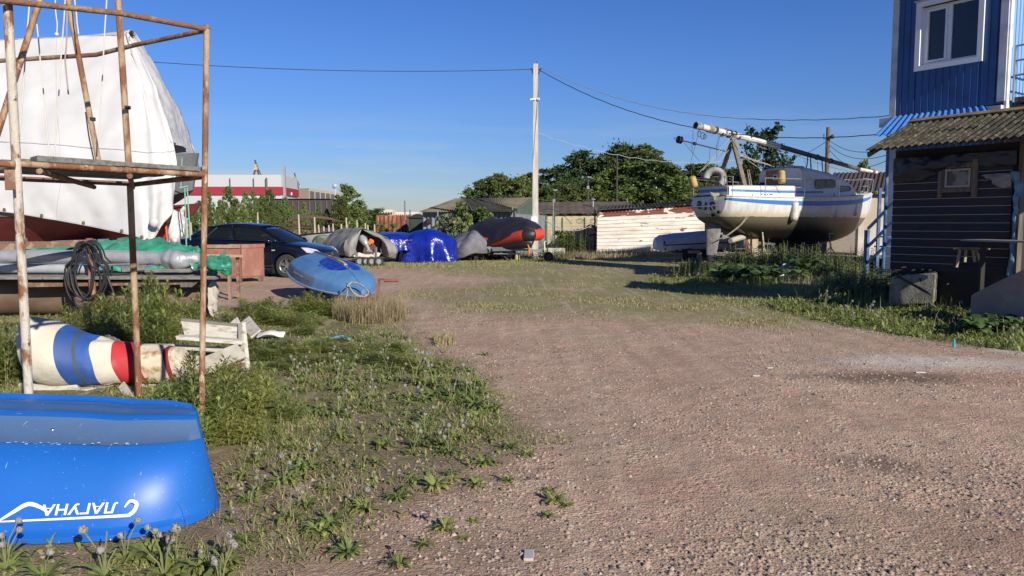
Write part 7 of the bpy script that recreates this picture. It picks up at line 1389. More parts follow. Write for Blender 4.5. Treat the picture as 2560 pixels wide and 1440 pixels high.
a=W(903,590,Yi-.1);b=W(916,612,Yi-.2);c=W(924,628,Yi-.3); MB().tube([a,a.lerp(b,.4),b],[.08,.15,.10],14).build('cowl',mom,om,smooth=True,ang=.8); MB().tube([b,c],[.07,.05],10).build('leg',mom,om,smooth=True); MB().tube([c+Vector((-.08,.0,.02)),c+Vector((.14,-.05,-.02))],[.05,.04],10).build('gearcase',mom,om,smooth=True)
for k in range(3): q=c+Vector((.15,-.05,-.02)); MB().box(q+Vector((0,.06*math.cos(k*2.1),.06*math.sin(k*2.1))),(.015,.06,.09),rot=Matrix.Rotation(k*2.1,3,'X')).build('propeller_blade',mtrimk,om)
MB().box(W(912,600,Yi+.02),(.16,.14,.3)).build('bracket',mtrimk,om)
mor=M('orange vest',(.75,.16,.03),.7); tag(MB().ball(W(928,603,Yi+.15),(.11,.06,.11),8).ball(W(923,608,Yi+.12),(.07,.06,.08),8).build('life_vest',mor,smooth=True),'orange life vest stuffed in the stern of the grey covered inflatable','life vest')
tr=thing('launching_trolley','white launching trolley with small black wheels under the grey covered inflatable','trolley',W(925,658,Yi-.3)); mwt=M('cream painted steel',(.60,.56,.47),.6)
MB().poly([W(883,640,Yi-.35),W(897,631,Yi-.35),W(912,636,Yi-.35),W(925,636,Yi-.35),W(940,630,Yi-.35),W(952,633,Yi-.35),W(945,645,Yi-.35),W(905,642,Yi-.35),W(893,646,Yi-.35)],(0,.05,0)).build('bunk',mwt,tr)
for px,a_,b_ in ((893,632,652),(941,618,648)): MB().bar(W(px,b_,Yi-.4),W(px,a_,Yi-.4),.05,.05).build('upright',mgal,tr)
for px in (899,915,929,947): p=W(px,650,Yi-.4); wheel((p.x,p.y,.17),.17 if px!=915 else .15,.10,(.3,-1,0),tr,mgal)
# blue tarps
def mound(c,rx,ry,h,name,mat,par,ang=0,seed=0,amp=.06,foldn=11,fold=.07,skirt=.5,lift=0,peak=None,na=96,solid=.01,clampz=True,pw=1.0):
    rows=[]
    for i in range(19):
        f=i/18; row=[]
        for j in range(na+1):
            a=2*PI*j/na
            if f<skirt: s=math.sin(f/skirt*PI/2)**.8; z=h*math.cos(f/skirt*PI/2*.62)**pw
            else: s=1+.06*(f-skirt)/(1-skirt); z=h*math.cos(PI/2*.62)**pw*(1-(f-skirt)/(1-skirt))
            fo=fold*max(0,f-.25)*(math.sin(foldn*a+seed+1.2*math.sin(a*2+seed))+.6*math.sin(foldn*1.7*a+seed*2))
            nn_=amp*noise.noise(Vector((math.cos(a)*2*s,math.sin(a)*2*s,z*1.5+seed)))*2
            r_=s*(1+fo+nn_*.5); x=rx*r_*math.cos(a); y=ry*r_*math.sin(a)
            zz=z+nn_*h*.25*(1-f)+lift*(1+.4*math.sin(3*a+seed)*f)
            if peak: zz+=peak[2]*math.exp(-(((x-peak[0])/peak[3])**2+((y-peak[1])/peak[3])**2))
            if f>.98: zz+=.03*math.sin(foldn*a)
            row.append(Vector((c[0]+x*math.cos(ang)-y*math.sin(ang),c[1]+x*math.sin(ang)+y*math.cos(ang),(c[2] if len(c)>2 else 0)+zz)))
        rows.append(row)
    return gridmesh(MB(),rows).build(name,mat,par,smooth=True,solid=solid)
mbt=M('glossy blue tarp',(.007,.022,.28),.25,col2=(.006,.015,.2),scale=3,spec=.6,var=.1,bump=.6,bscale=2.5,bdist=.12)
p=G(1066,655); o=mound((p.x,p.y+.4),1.12,.85,1.22,'blue_tarp_heap',mbt,None,seed=1.5,fold=.15,foldn=8,skirt=.4,amp=.1,peak=(.05,0,.10,.4)); tag(o,'glossy royal blue tarpaulin draped to the ground over a boxy load','tarp')
p=W(985,618,30.5); o=mound((p.x,30.8,.45),1.0,1.5,.72,'blue_tarp_cover',mbt,None,seed=4.2,fold=.05,skirt=.6,amp=.1); tag(o,'second blue tarpaulin, lower and farther, between the grey cover and the glossy one','tarp')
mb=MB(); mb.bar(W(945,612,30.5),W(1030,600,29.5),.03,.03); tag(mb.build('pole',mpd),'thin pole lying over the farther blue tarpaulin','pole')
tag(MB().tube(crom([W(1018,600,28.2),W(1008,605,28.0),W(1003,615,27.9)],5),.02,6).build('rope',mrope),'short rope end on the left edge of the glossy blue tarpaulin','rope')
# small boat with grey cover
mgv=M('grey violet boat cover',(.17,.165,.185),.7,col2=(.13,.125,.145),scale=2,bump=.4,bscale=6,bdist=.06)
t=thing('covered_dinghy','small boat under a grey violet cover rising to a peak, beside the red inflatable','boat',W(1185,640,31.5)); Yb=31.5
g0=[(1118,640),(1128,618),(1150,602),(1170,592),(1189,579),(1205,592),(1222,606),(1232,618),(1228,628),(1212,632),(1195,628)]
def sh2(k,dx,dy,s,sz): return [W(1185+(p[0]-1185)*s,635+(p[1]-635)*sz,Yb+dy)+Vector((dx,0,0)) for p in k]
sections([sh2(g0,0,-.3,.80,.55),sh2(g0,0,-.1,.97,.92),sh2(g0,-.1,.3,1,1),sh2(g0,-.5,1.3,.95,.9),sh2(g0,-.9,2.5,.7,.7)],'cover',mgv,t,.05,2,3,4,6)
sections([[W(1122,632,Yb+.3),W(1150,602,Yb-.1),W(1189,580,Yb-.1),W(1222,606,Yb+.1),W(1232,618,Yb+.3)],[W(1124,642,Yb),W(1150,620,Yb-.5),W(1186,604,Yb-.55),W(1214,616,Yb-.4),W(1233,624,Yb+.1)],[W(1130,652,Yb-.1),W(1156,645,Yb-.5),W(1183,634,Yb-.6),W(1208,635,Yb-.45),W(1228,632,Yb)]],'cover_front',mgv,t,.05,2.2,6,6,6)
MB().box(W(1190,633,Yb-.2),(.1,.1,.5)).build('leg',mtrimk,t); MB().bar(W(1178,628,Yb-.35),W(1200,626,Yb-.35),.05,.05).build('yellow_strap',M('yellow strap',(.5,.42,.05),.7),t); wheel((W(1186,640,Yb-.1).x,Yb-.1,.2),.2,.1,(1,.3,0),t,mtrimk)
# red and black inflatable on trailer
Yr=31; t=thing('inflatable_boat','red inflatable boat on a trailer, half hidden by a dark cover, by the white pole','boat',W(1270,640,Yr)); mri=M('red hypalon',(.58,.06,.03),.45,var=.05); mbk=M('black hypalon',(.02,.02,.022),.5)
TPp=[W(1195,608,32.0),W(1240,602,31.4),W(1285,594,30.7),W(1313,589,30.3),W(1330,587,30.25),W(1343,586,30.6),W(1346,584,31.2),W(1320,580,32.4),W(1270,585,33.4),W(1200,592,34.2)]
cr=crom(TPp,6); rad=.25
def seg(i0,i1,m,nm,k=1.0): MB().tube(cr[i0:i1+1],[rad*k]*(i1+1-i0),18).build(nm,m,t,smooth=True,ang=.9)
seg(0,18,mri,'tube'); seg(18,24,mbk,'bow_wrap',1.01); seg(24,34,mri,'tube'); seg(34,54,mri,'far_tube'); MB().tube([p+Vector((-.05,.12,-.30)) for p in cr[2:24]],[.22]*22,14).build('keel_tube',mbk,t,smooth=True,ang=.9)
MB().loft([[W(1210,612,32),W(1210,622,32.4),W(1215,622,33.4),W(1215,600,33.8)],[W(1285,604,30.9),W(1285,618,31.6),W(1290,614,32.2),W(1290,598,33)],[W(1325,598,30.6),W(1322,604,31.2),W(1324,602,31.5),W(1328,592,32)]]).build('hull',mbk,t,smooth=True,ang=.6)
mdc=M('dark navy black cover',(.014,.012,.020),.6,col2=(.022,.019,.028),scale=2,bump=.4,bscale=5,bdist=.08)
sections([[W(1166,616,32.2),W(1200,626,31.5),W(1240,604,30.9),W(1290,585,30.4),W(1318,576,30.15),W(1338,576,30.2),W(1352,578,30.7)],
  [W(1170,580,32.6),W(1203,582,32.0),W(1245,572,31.3),W(1290,563,30.7),W(1320,563,30.4),W(1340,568,30.5),W(1354,572,31)],
  [W(1178,566,33.2),W(1210,555,32.6),W(1245,553,32.2),W(1285,545,31.8),W(1315,549,31.4),W(1336,558,31.4),W(1350,568,31.5)],
  [W(1190,570,34.2),W(1220,556,34),W(1250,553,33.6),W(1290,548,33),W(1315,553,32.4),W(1335,562,32),W(1348,570,31.8)],
  [W(1190,590,34.6),W(1220,585,34.4),W(1250,580,34),W(1290,575,33.3),W(1315,572,32.7),W(1335,572,32.3),W(1348,575,32)]],'cover',mdc,t,.05,1.8,6,6,6)
tr=thing('boat_trailer','galvanised boat trailer with a red rimmed jockey wheel under the red inflatable','trailer',W(1290,640,Yr)); mgv_=M('galvanised steel',(.32,.33,.34),.5,metal=.4)
MB().bar(W(1232,623,31.2),W(1300,622,30.6),.10,.16).bar(W(1300,624,30.6),W(1365,628,30.4),.08,.08).bar(W(1235,634,31.2),W(1300,634,30.8),.06,.05).build('frame',mgv_,tr)
MB().tube([W(1326,620,30.3),W(1334,602,30.3)],.035,8).build('winch_post',mbk,tr); MB().tube([W(1362,640,30.3),W(1361,604,30.3),W(1366,603,30.3)],.03,8).build('jockey_stem',mwt,tr)
p=W(1371,641,30.2); wheel((p.x,p.y,.2),.2,.09,(.5,-1,0),tr,M('dark red rim',(.25,.03,.03),.5)); p=W(1272,640,31.3); wheel((p.x,p.y,.3),.3,.18,(.5,-1,0),tr,mgal)
MB().tube([W(1318,608,30.2),W(1323,620,30.1),W(1322,640,30.1)],[.02,.035,.03],7).build('orange_strap',mor,tr)
p=W(1293,640,30.8); tag(MB().lathe([(.1,0),(.11,.02),(.10,.2),(.04,.26),(.04,.3)],(p.x,p.y,gz(p.x,p.y)),12).build('plastic_can',M('yellow pale plastic',(.5,.42,.2),.5),smooth=True,ang=.7),'pale yellow plastic can under the red inflatable trailer','can')
a=W(1352,622,34);mb=MB(); mb.box(W(1390,632,33.5),(.75,.6,.42)); tag(mb.build('concrete_block',M('pale block',(.48,.45,.38),.9),bevel=.02),'pale concrete block behind the red rimmed jockey wheel','block')
mb=MB(); mb.box(W(1352,630,35),(1.2,.6,.4)); tag(mb.build('concrete_block',M('pale block b',(.40,.37,.32),.9),bevel=.02),'larger concrete block lying under the bow of the red inflatable','block')
# white boat with registration behind the car
t=thing('white_boat','long white open boat with blue registration letters behind the dark car','boat',W(800,600,33)); Yh=33
a=W(742,588,Yh);b=W(905,574,Yh-1); rr=[]
for f,wd in ((0,.45),(.15,.7),(.5,.85),(.85,.5),(1,.05)): p=a.lerp(b,f); p.y+=.3*f; zt_=p.z; rr.append([(p.x,p.y+.85-wd,zt_),(p.x,p.y+.85-wd*.8,zt_-.55),(p.x,p.y+.85+wd*.8,zt_-.55),(p.x,p.y+.85+wd,zt_)])
MB().loft(rr).build('hull',M('white grey boat',(.50,.49,.46),.55,col2=(.40,.39,.37),scale=2),t,smooth=True,ang=.7)
MB().tube([r_[0] for r_ in rr],.03,6).build('gunwale',mtrimk,t)
vs,fs=text_mesh('РАЗ-03ПР',.27,.004,off=.003); c=W(833,582.5,Yh-.28); mb=MB(); mb.add([(c.x+v.x*.82,c.y+.16+v.y*.25-v.x*.03,c.z+v.y+v.x*.07) for v in vs],fs); mb.build('registration',M('blue letters',(.02,.05,.30),.5),t)
c=W(849,583,Yh-.3); torus(MB(),c+Vector((0,.1,0)),.07,.02,ax=(0,-1,0)).build('emblem',M('blue emblem',(.02,.03,.25),.5),t)
p=W(806,600,31.5); o=mound((p.x,31.5,.2),.42,.5,.85,'green_cover',M('dark green cover',(.06,.09,.06),.8,col2=(.2,.22,.18),scale=4),None,seed=3,skirt=.8,fold=.03); tag(o,'small dark green covered load beside the white boat','cover')
# posts and netting frame
pl=[(642,531,590),(747,536,578),(785,543,584),(798,562,582),(809,566,582),(820,563,580),(833,559,580),(852,560,578),(867,544,578),(892,550,572),(911,558,580),(920,562,582),(935,561,580),(468,548,600),(477,556,590)]
lst=0
for i,(px,a_,b_) in enumerate(sorted(pl)):
    Y=34+ (i%3)*.6; p=W(px,b_+14,Y);q=W(px-2+(i*7%5),a_,Y); tag(MB().tube([(p.x,Y,gz(p.x,Y)),((p.x+q.x)/2+.03,Y,q.z*.5),q],[.05,.045,.035],7).build('stake',M('pale stake',(.42,.36,.26),.85)),f'pale wooden stake beyond the car and covered boats, {ordn(i)} from the left','stake',group='wooden stakes along the water side')
t=thing('wire_frame','low rusty wire frame between the stakes behind the car','frame',W(760,570,40)); 
for k in range(7):
    Y=38+k*.5; P=[W(690+k*6,566-k*2,Y),W(740,548-k*1.5,Y),W(800,546-k,Y),W(870-k*5,556-k,Y)]; MB().tube(crom(P,5),.02,5).build('wire',M('dark rust wire',(.10,.06,.05),.8),t)
g=sheetgrid([[W(700,566,40),W(760,560,40),W(822,566,40)],[W(700,572,39.5),W(760,568,39.5),W(822,572,39.5)]],10,6,.1,2); gridmesh(MB(),g).build('brown_net',M('brown net heap',(.10,.045,.035),.9),t,smooth=True,solid=.05)
# ---------------------------------------------------------------- plants
def wleaf(n,c,tr=.3): return varied(M(n,c,.6,col2=tuple(k*.65 for k in c),scale=3,thr=(.4,.6),var=.25,trans=tr,spec=.35,col3=(c[0]*1.6,c[1]*1.4,c[2]*1.5),scale3=16,thr3=(.50,.66)),.78,1.28)
mmug=wleaf('mugwort leaves',(.34,.40,.12),.5); mdan=wleaf('dandelion leaves',(.26,.33,.10),.4); mgrs=wleaf('grass blades',(.30,.32,.14),.4); mdry=wleaf('dry grass',(.42,.35,.20)); mstem=M('pale green stems',(.24,.25,.11),.7,trans=.2); mseed=M('seed fluff',(.50,.48,.43),.9,trans=.5,var=.05); mbush=wleaf('bush leaves',(.07,.12,.035)); mnet=wleaf('nettle leaves',(.09,.15,.045))
def curvedleaf(r,base,az,L,w,rise,droop,seg=5,lobes=0):
    d=np.array([math.cos(az),math.sin(az)]); s=np.array([-d[1],d[0]]); V=[];Fq=[]
    for i in range(seg+1):
        t=i/seg; h=rise*L*math.sin(min(1,t*1.1)*PI*.5)-droop*L*t*t; rr_=L*t*math.cos(min(1.2,rise)*.6); wd=w*(math.sin(PI*min(.97,.12+t*.86))**.7)*((1 if i%2 else .55) if lobes else 1)
        c=np.array([base[0]+d[0]*rr_,base[1]+d[1]*rr_,base[2]+h]); V.append(c+np.array([s[0]*wd,s[1]*wd,.25*wd])); V.append(c-np.array([s[0]*wd,s[1]*wd,-.25*wd]))
    for i in range(seg): Fq.append((2*i,2*i+1,2*i+3,2*i+2))
    return V,Fq
class LB:
    def __init__(s): s.V=[];s.F=[];s.n=0
    def add(s,v,f): s.V.append(np.asarray(v,dtype=float)); s.F.append(np.asarray(f)+s.n); s.n+=len(v)
    def mesh(s,name,mat,parent=None): return fastmesh(name,np.concatenate(s.V),np.concatenate(s.F),mat,parent,nv=4)
def mk(o): m=o.data; bpy.data.objects.remove(o); return m
# dandelion prototypes: rosette + stalks each with a seed head
def seedhead(seed):
    r=np.random.default_rng(seed); L=LB(); N_=130
    d=r.normal(size=(N_,3)); d/=np.linalg.norm(d,axis=1)[:,None]
    for q in d:
        e=np.cross(q,r.normal(size=3)); e/=np.linalg.norm(e); c=q*.0155; a=.0048
        f_=np.cross(q,e); L.add([c-e*a-f_*a*.4,c+f_*a,c+e*a-f_*a*.4,c-f_*a*.9+q*.003],[(0,1,2,3)])
    return L.mesh('seed_head',mseed)
SHm=[mk(seedhead(k)) for k in range(2)]
DP=[]
for k in range(6):
    r=random.Random(k+20); L=LB(); nl=r.randint(22,34)
    for i in range(nl):
        az=2*PI*i/nl+r.uniform(-.3,.3); Ln_=r.uniform(.07,.15); v,f=curvedleaf(r,(0,0,.004),az,Ln_,r.uniform(.010,.017),r.uniform(.15,.70),r.uniform(.1,.45),7,1); L.add(v,f)
    lm=mk(L.mesh('leaves',mdan)); stl=[]
    for i in range(r.choice([0,1,2,3,4])):
        az=r.random()*6.28; ln=r.uniform(.10,.24); le=r.uniform(.02,.10); tip=(le*math.cos(az),le*math.sin(az),ln); m_=MB().tube([(0,0,0),(le*.35*math.cos(az),le*.35*math.sin(az),ln*.6),tip],[.0035,.003,.0025],5).build('stalk',mstem,local=True); stl.append((mk(m_),tip,r.random()<.42,r.randint(0,1)))
    DP.append((lm,stl))
def dandelion(x,y,k,s,rot,lab,group):
    nh=sum(1 for q in DP[k][1] if q[2]); lab=lab.replace('dandelion',('small ' if s<.85 else '')+'dandelion',1)+(', no seed head' if nh==0 else ', one seed head' if nh==1 else ', %s seed heads'%['two','three','four'][nh-2]); o=bpy.data.objects.new('dandelion',DP[k][0]); COL.objects.link(o); o.location=(x,y,gz(x,y)); o.scale=(s,s,s); o.rotation_euler=(0,0,rot); tag(o,lab,'dandelion',group)
    for sm,tip,has,q in DP[k][1]:
        c=bpy.data.objects.new('stalk',sm); COL.objects.link(c); c.parent=o
        if has: h=bpy.data.objects.new('seed_head',SHm[q]); COL.objects.link(h); h.parent=c; h.location=tip
rd=random.Random(11)
for (px,py,s) in ((1385,1255,.9),(1375,1232,.6),(1320,1142,.75),(1208,1162,1.0),(1190,1215,.8),(1110,1322,.9),(870,1378,1.15),(1000,1408,.8),(1085,1220,1.2),(995,1245,1.0),(1110,850,1.4),(1212,888,.8),(1270,1205,.6),(1235,1160,.5),(1420,1268,.5),(560,1400,1.1),(1370,1292,.45),(1185,1302,.4),(1160,1345,.4),(1060,1360,.6)):
    p=G(px,py); dandelion(p.x,p.y,rd.randint(0,5),s*.8,rd.random()*6,'lone dandelion growing on bare gravel','dandelions scattered on the bare gravel')
def scatter(poly,n,fn,dens=None,seed=0,mind=0):
    r=random.Random(seed); P=toP(poly); xs_=[p[0] for p in P];ys_=[p[1] for p in P]; k=0;tries=0
    while k<n and tries<n*60:
        tries+=1; x=r.uniform(min(xs_),max(xs_)); y=r.uniform(min(ys_),max(ys_))
        if not inpoly(x,y,P) or (x<-1.80 and 3.3<y<5.0): continue
        if dens and r.random()>dens(x,y): continue
        fn(x,y,r); k+=1
FL=[(560,1120),(640,1000),(760,860),(1000,830),(1060,890),(1160,905),(1240,1010),(1310,1095),(1210,1190),(1060,1240),(860,1320),(700,1380),(480,1450),(330,1450),(420,1340),(560,1260)]
dn=lambda x,y: .35+.65*sstep(-.2,.3,noise.noise(Vector((x*1.3,y*1.3,7))))
scatter(FL,190,lambda x,y,r: dandelion(x,y,r.randint(0,5),r.uniform(.42,.95),r.random()*6,'dandelion in the weeds beside the glossy blue boat','dandelions in the near weed patch'),dn,3)
scatter([(1040,900),(1110,905),(1225,1000),(1190,1040),(1080,1010),(1020,950)],26,lambda x,y,r: dandelion(x,y,r.choice([1,2,3,4,5]),r.uniform(.8,1.3),r.random()*6,'dandelion in the thick clump at the gravel edge','dandelions in the thick clump at the gravel edge'),None,4)
scatter([(-20,1360),(420,1350),(560,1440),(560,1500),(-40,1500)],16,lambda x,y,r: dandelion(x,y,r.choice([1,2,3,4,5]),r.uniform(.8,1.2),r.random()*6,'dandelion in front of the glossy blue boat','dandelions before the glossy blue boat'),None,5)
scatter([(1940,760),(2120,745),(2300,790),(2560,820),(2600,870),(2330,845),(2060,800)],75,lambda x,y,r: dandelion(x,y,r.choice([1,2,3,4,5]),r.uniform(.9,1.35),r.random()*6,'dandelion in the strip before the dark shed','dandelions before the shed'),None,6)
scatter([(1620,690),(1690,692),(1830,712),(1810,722),(1640,712)],24,lambda x,y,r: dandelion(x,y,r.choice([1,2,3,4,5]),r.uniform(1.0,1.6),r.random()*6,'dandelion in the sunlit strip before the yacht','dandelions in the strip before the yacht'),None,7)
# mugwort prototypes
def mug(seed,ns=9,hmax=1.0):
    r=random.Random(seed); L=LB(); mb=MB()
    for s in range(ns):
        a=r.random()*6.28; rad=.30*math.sqrt(r.random()); h=hmax*r.uniform(.55,1.0)*(1-.8*rad); x0,y0=rad*math.cos(a)*.7,rad*math.sin(a)*.7; lx,ly=rad*math.cos(a)*.9+r.uniform(-.04,.04),rad*math.sin(a)*.9
        pts=[(x0+lx*t*t*.6,y0+ly*t*t*.6,h*t) for t in (0,.35,.7,1)]; mb.tube(pts,[.006,.005,.004,.002],5); nl=int(h*34)
        for i in range(nl):
            t=.10+.9*i/nl; px=x0+lx*t*t*.6; py=y0+ly*t*t*.6; pz=h*t; az=i*2.4+r.uniform(-.4,.4); Ll=(.13+.06*math.sin(t*PI))*(1.1-.45*t)*r.uniform(.8,1.25); rise=.25+.9*t
            for da,ll in ((0,1),(.5,.72),(-.5,.72),(.95,.45),(-.95,.45)):
                v,f=curvedleaf(r,(px+.25*Ll*math.cos(az)*(da!=0),py+.25*Ll*math.sin(az)*(da!=0),pz+.12*Ll*(da!=0)),az+da,Ll*ll,.0058*(1.1 if da==0 else .9),rise,.35*(1-t)+.15,3); L.add(v,f)
    return mk(L.mesh('leaves',mmug)),mk(mb.build('stems',mstem,local=True))
MG=[mug(k,7+k%3) for k in range(4)]
def plant(name,cat,x,y,s,sz,protos,k,rot,lab,group,z=None):
    o=thing(name,lab,cat,(x,y,gz(x,y) if z is None else z),rz=rot,group=group); o.scale=(s,s,sz)
    for n_,m_ in zip(('leaves','stems'),protos[k]): c=bpy.data.objects.new(n_,m_); COL.objects.link(c); c.parent=o
    return o
rd=random.Random(5)
for (px,py,h,s) in ((430,1040,.22,.7),(470,1050,.5,.9),(520,1075,.55,.9),(560,1085,.48,.9),(600,1060,.42,.9),(540,1030,.55,.9),(490,1010,.52,.9),(640,1040,.38,.8),(610,1010,.40,.8),(455,1005,.25,.6),(575,1000,.45,.8),(665,1010,.30,.7),(520,1110,.35,.7),(580,1110,.30,.7),(690,1060,.25,.7)):
    p=G(px,py); plant('mugwort','weed',p.x,p.y,s,h*.95,MG,rd.randint(0,3),rd.random()*6,'tall feathery green weed in the clump between the blue boat and the broken panel','feathery weeds right of the blue boat')
for (px,py,h,s) in ((225,860,.55,.9),(260,850,.6,.9),(300,855,.7,1),(340,850,.75,1),(380,852,.85,1),(420,848,.8,1),(300,880,.5,.9),(350,880,.5,.9),(400,880,.5,.9),(440,870,.55,.9),(190,850,.5,.8),(380,835,.9,1),(470,840,.75,.9),(410,870,.6,1),(500,850,.5,.8),(270,830,.6,1),(330,828,.7,1)):
    p=G(px,py); plant('mugwort','weed',p.x,p.y,s*1.15,h,MG,rd.randint(0,3),rd.random()*6,'feathery green weed growing behind the striped cover and before the tank','feathery weeds behind the striped cover')
for (px,py,h,s) in ((5,965,.6,.8),(30,950,.5,.7),(-20,960,.7,.8),(50,940,.4,.7),(25,930,.55,.7)):
    p=G(px,py); plant('mugwort','weed',p.x,p.y,s,h,MG,rd.randint(0,3),rd.random()*6,'feathery weed left of the round end of the striped cover','feathery weeds at the left edge')
for i in range(34):
    px=rd.uniform(560,800); py=rd.uniform(770,850); p=G(px,py)
    if 600<px<730 and 815<py<850: continue
    plant('mugwort','weed',p.x,p.y,1.0,rd.uniform(.14,.32),MG,rd.randint(0,3),rd.random()*6,'low green weed behind the broken panel, left of the light blue dinghy','low weeds behind the broken panel')
for i in range(26):
    px=rd.uniform(640,1020); py=rd.uniform(860,925); p=G(px,py)
    plant('mugwort','weed',p.x,p.y,.8,rd.uniform(.10,.20),MG,rd.randint(0,3),rd.random()*6,'small feathery weed on the far side of the near weed patch','small weeds at the far side of the weed patch')
for i in range(14):
    px=rd.uniform(760,880); py=rd.uniform(770,800); p=G(px,py); plant('mugwort','weed',p.x,p.y,1.0,rd.uniform(.2,.35),MG,rd.randint(0,3),rd.random()*6,'low green weed under the bow of the light blue dinghy','low weeds under the light blue dinghy')
# broad leaved weeds (burdock, nettle) in the shade at right
def nettle(seed,h=1.0):
    r=random.Random(seed); L=LB(); mb=MB()
    for s in range(9):
        a=r.random()*6.28; rad=.35*math.sqrt(r.random()); x0,y0=rad*math.cos(a),rad*math.sin(a); hh=h*r.uniform(.5,1); mb.tube([(x0,y0,0),(x0*1.2,y0*1.2,hh)],[.007,.003],5)
        for i in range(int(hh*22)):
            t=.08+.92*i/(hh*22); az=i*1.6+r.uniform(-.3,.3); v,f=curvedleaf(r,(x0*(1+.2*t),y0*(1+.2*t),hh*t),az,r.uniform(.09,.16)*(1.15-.5*t),.03*(1.2-.6*t),.3,.45,4); L.add(v,f)
    return mk(L.mesh('leaves',mnet)),mk(mb.build('stems',mstem,local=True))
NT=[nettle(k) for k in range(3)]
def burdock(seed):
    r=random.Random(seed); L=LB(); mb=MB()
    for i in range(11):
        az=2.4*i; ln=r.uniform(.25,.45); v,f=curvedleaf(r,(.12*math.cos(az),.12*math.sin(az),.15+.2*r.random()),az,ln,ln*.36,r.uniform(.2,.6),.3,6); L.add(v,f); mb.tube([(0,0,0),(.12*math.cos(az),.12*math.sin(az),.2)],.008,5)
    return mk(L.mesh('leaves',mnet)),mk(mb.build('stems',mstem,local=True))
BD=[burdock(k) for k in range(2)]
for i in range(66):
    px=rd.uniform(1810,2160); Y=rd.uniform(20,28) ; x=(px-1280)/F*Y; h=rd.uniform(.45,1.05) if Y>23 else rd.uniform(.25,.6)
    if 1930<px<2070 and Y<21: continue
    plant('nettle','weed',x,Y,1.3,h,NT,rd.randint(0,2),rd.random()*6,'leafy dark green weed in the overgrowth in front of the yacht','leafy weeds in front of the yacht')
for i in range(22):
    px=rd.uniform(1790,1990); Y=rd.uniform(18.2,21.5); x=(px-1280)/F*Y; plant('burdock','weed',x,Y,.9,.8,BD,rd.randint(0,1),rd.random()*6,'broad leaved weed in the shade left of the white sack','broad leaved weeds by the white sack')
for (px,Y) in ((2018,19.4),(2010,20.0)): plant('burdock','weed',(px-1280)/F*Y,Y,1.0,1.2,BD,0,px,'broad pale green leaves standing right behind the white sack','broad leaved weeds behind the white sack')
for i in range(26):
    px=rd.uniform(2080,2240); Y=rd.uniform(14,19); x=(px-1280)/F*Y; plant('nettle','weed',x,Y,1.0,rd.uniform(.2,.5),NT,rd.randint(0,2),rd.random()*6,'leafy weed in the deep shade left of the dark shed','leafy weeds by the dark shed')
for i in range(16):
    px=rd.uniform(2430,2580); Y=rd.uniform(9.9,10.8); x=(px-1280)/F*Y; plant('burdock','weed',x,Y,.45,.5,BD,rd.randint(0,1),rd.random()*6,'leafy green weed growing along the front of the concrete ramp block','leafy weeds before the ramp block')
for i in range(22):
    px=rd.choice([rd.uniform(1690,1752),rd.uniform(1806,1870)]); Y=rd.uniform(21,24.5); x=(px-1280)/F*Y; plant('nettle','weed',x,Y,.8,rd.uniform(.3,.6),NT,rd.randint(0,2),rd.random()*6,'pale green weed under the yacht rudder','weeds under the yacht rudder')
for i in range(24):
    px=rd.uniform(1120,1440); Y=rd.uniform(31.5,34.5); x=(px-1280)/F*Y; plant('nettle','weed',x,Y,1.2,rd.uniform(.3,.65),NT,rd.randint(0,2),rd.random()*6,'green weed growing among the trailers by the white pole','weeds among the trailers')
for i in range(9):
    px=rd.uniform(1395,1490); Y=rd.uniform(40,41.5); x=(px-1280)/F*Y; plant('nettle','weed',x,Y,1.3,rd.uniform(.7,1.4),NT,rd.randint(0,2),rd.random()*6,'tall green weed at the foot of the mesh fence','tall weeds by the mesh fence')
# shrubs by the grey shed: leafy cloud on stems
def shrub(px,pytop,Y,wd,lab,mat,seed,dens=900,base=0):
    p=W(px,pytop,Y); r=np.random.default_rng(seed); H=p.z; C=[];mb=MB()
    for k in range(16):
        a=r.random()*6.28; rr_=wd*math.sqrt(r.random())*.7; z=H*(.25+.7*r.random()); q=(rr_*math.cos(a),rr_*math.sin(a)*.6,z); mb.tube([(q[0]*.2,q[1]*.2,0),(q[0]*.6,q[1]*.6,z*.6),q],[.03,.02,.006],5)
        P=r.normal(size=(dens//16,3)); P/=np.linalg.norm(P,axis=1)[:,None]; P*=(r.random((dens//16,1))**.5)*wd*.33; C.append(P+np.array(q))
    C=np.concatenate(C); C=C[C[:,2]>.05]; v,f=cards(C,.16,1.2,0,seed); t=thing('shrub',lab,'shrub',(p.x,Y,0)); fastmesh('leaves',v,f,mat,t,nv=4); mb.build('stems',bark,t,local=True)
shrub(1182,517,38,1.25,'dense dark green shrub before the grey shed wall',mbush,1,3600); shrub(1212,535,37.5,.9,'lower dark shrub behind the covered red inflatable',mbush,2,2000); shrub(1115,538,37,.75,'pale silvery sapling left of the dense shrub before the grey shed',M('silvery leaves',(.13,.16,.09),.7,trans=.2),3,700); shrub(1140,560,36,.6,'small pale sapling at the foot of the grey shed wall',M('silvery leaves b',(.12,.15,.08),.7,trans=.2),4,600); shrub(1152,530,36.5,.7,'light green sapling between the dense shrub and the silvery one',mmug,8,900)
shrub(1415,575,41,.6,'thin green shrub growing through the mesh fence',mnet,5,700); shrub(965,560,36,.9,'low green shrub before the rusty container',mnet,6,500); shrub(2205,655,20,.5,'green shrub beneath the blue stairs',mnet,7,700)
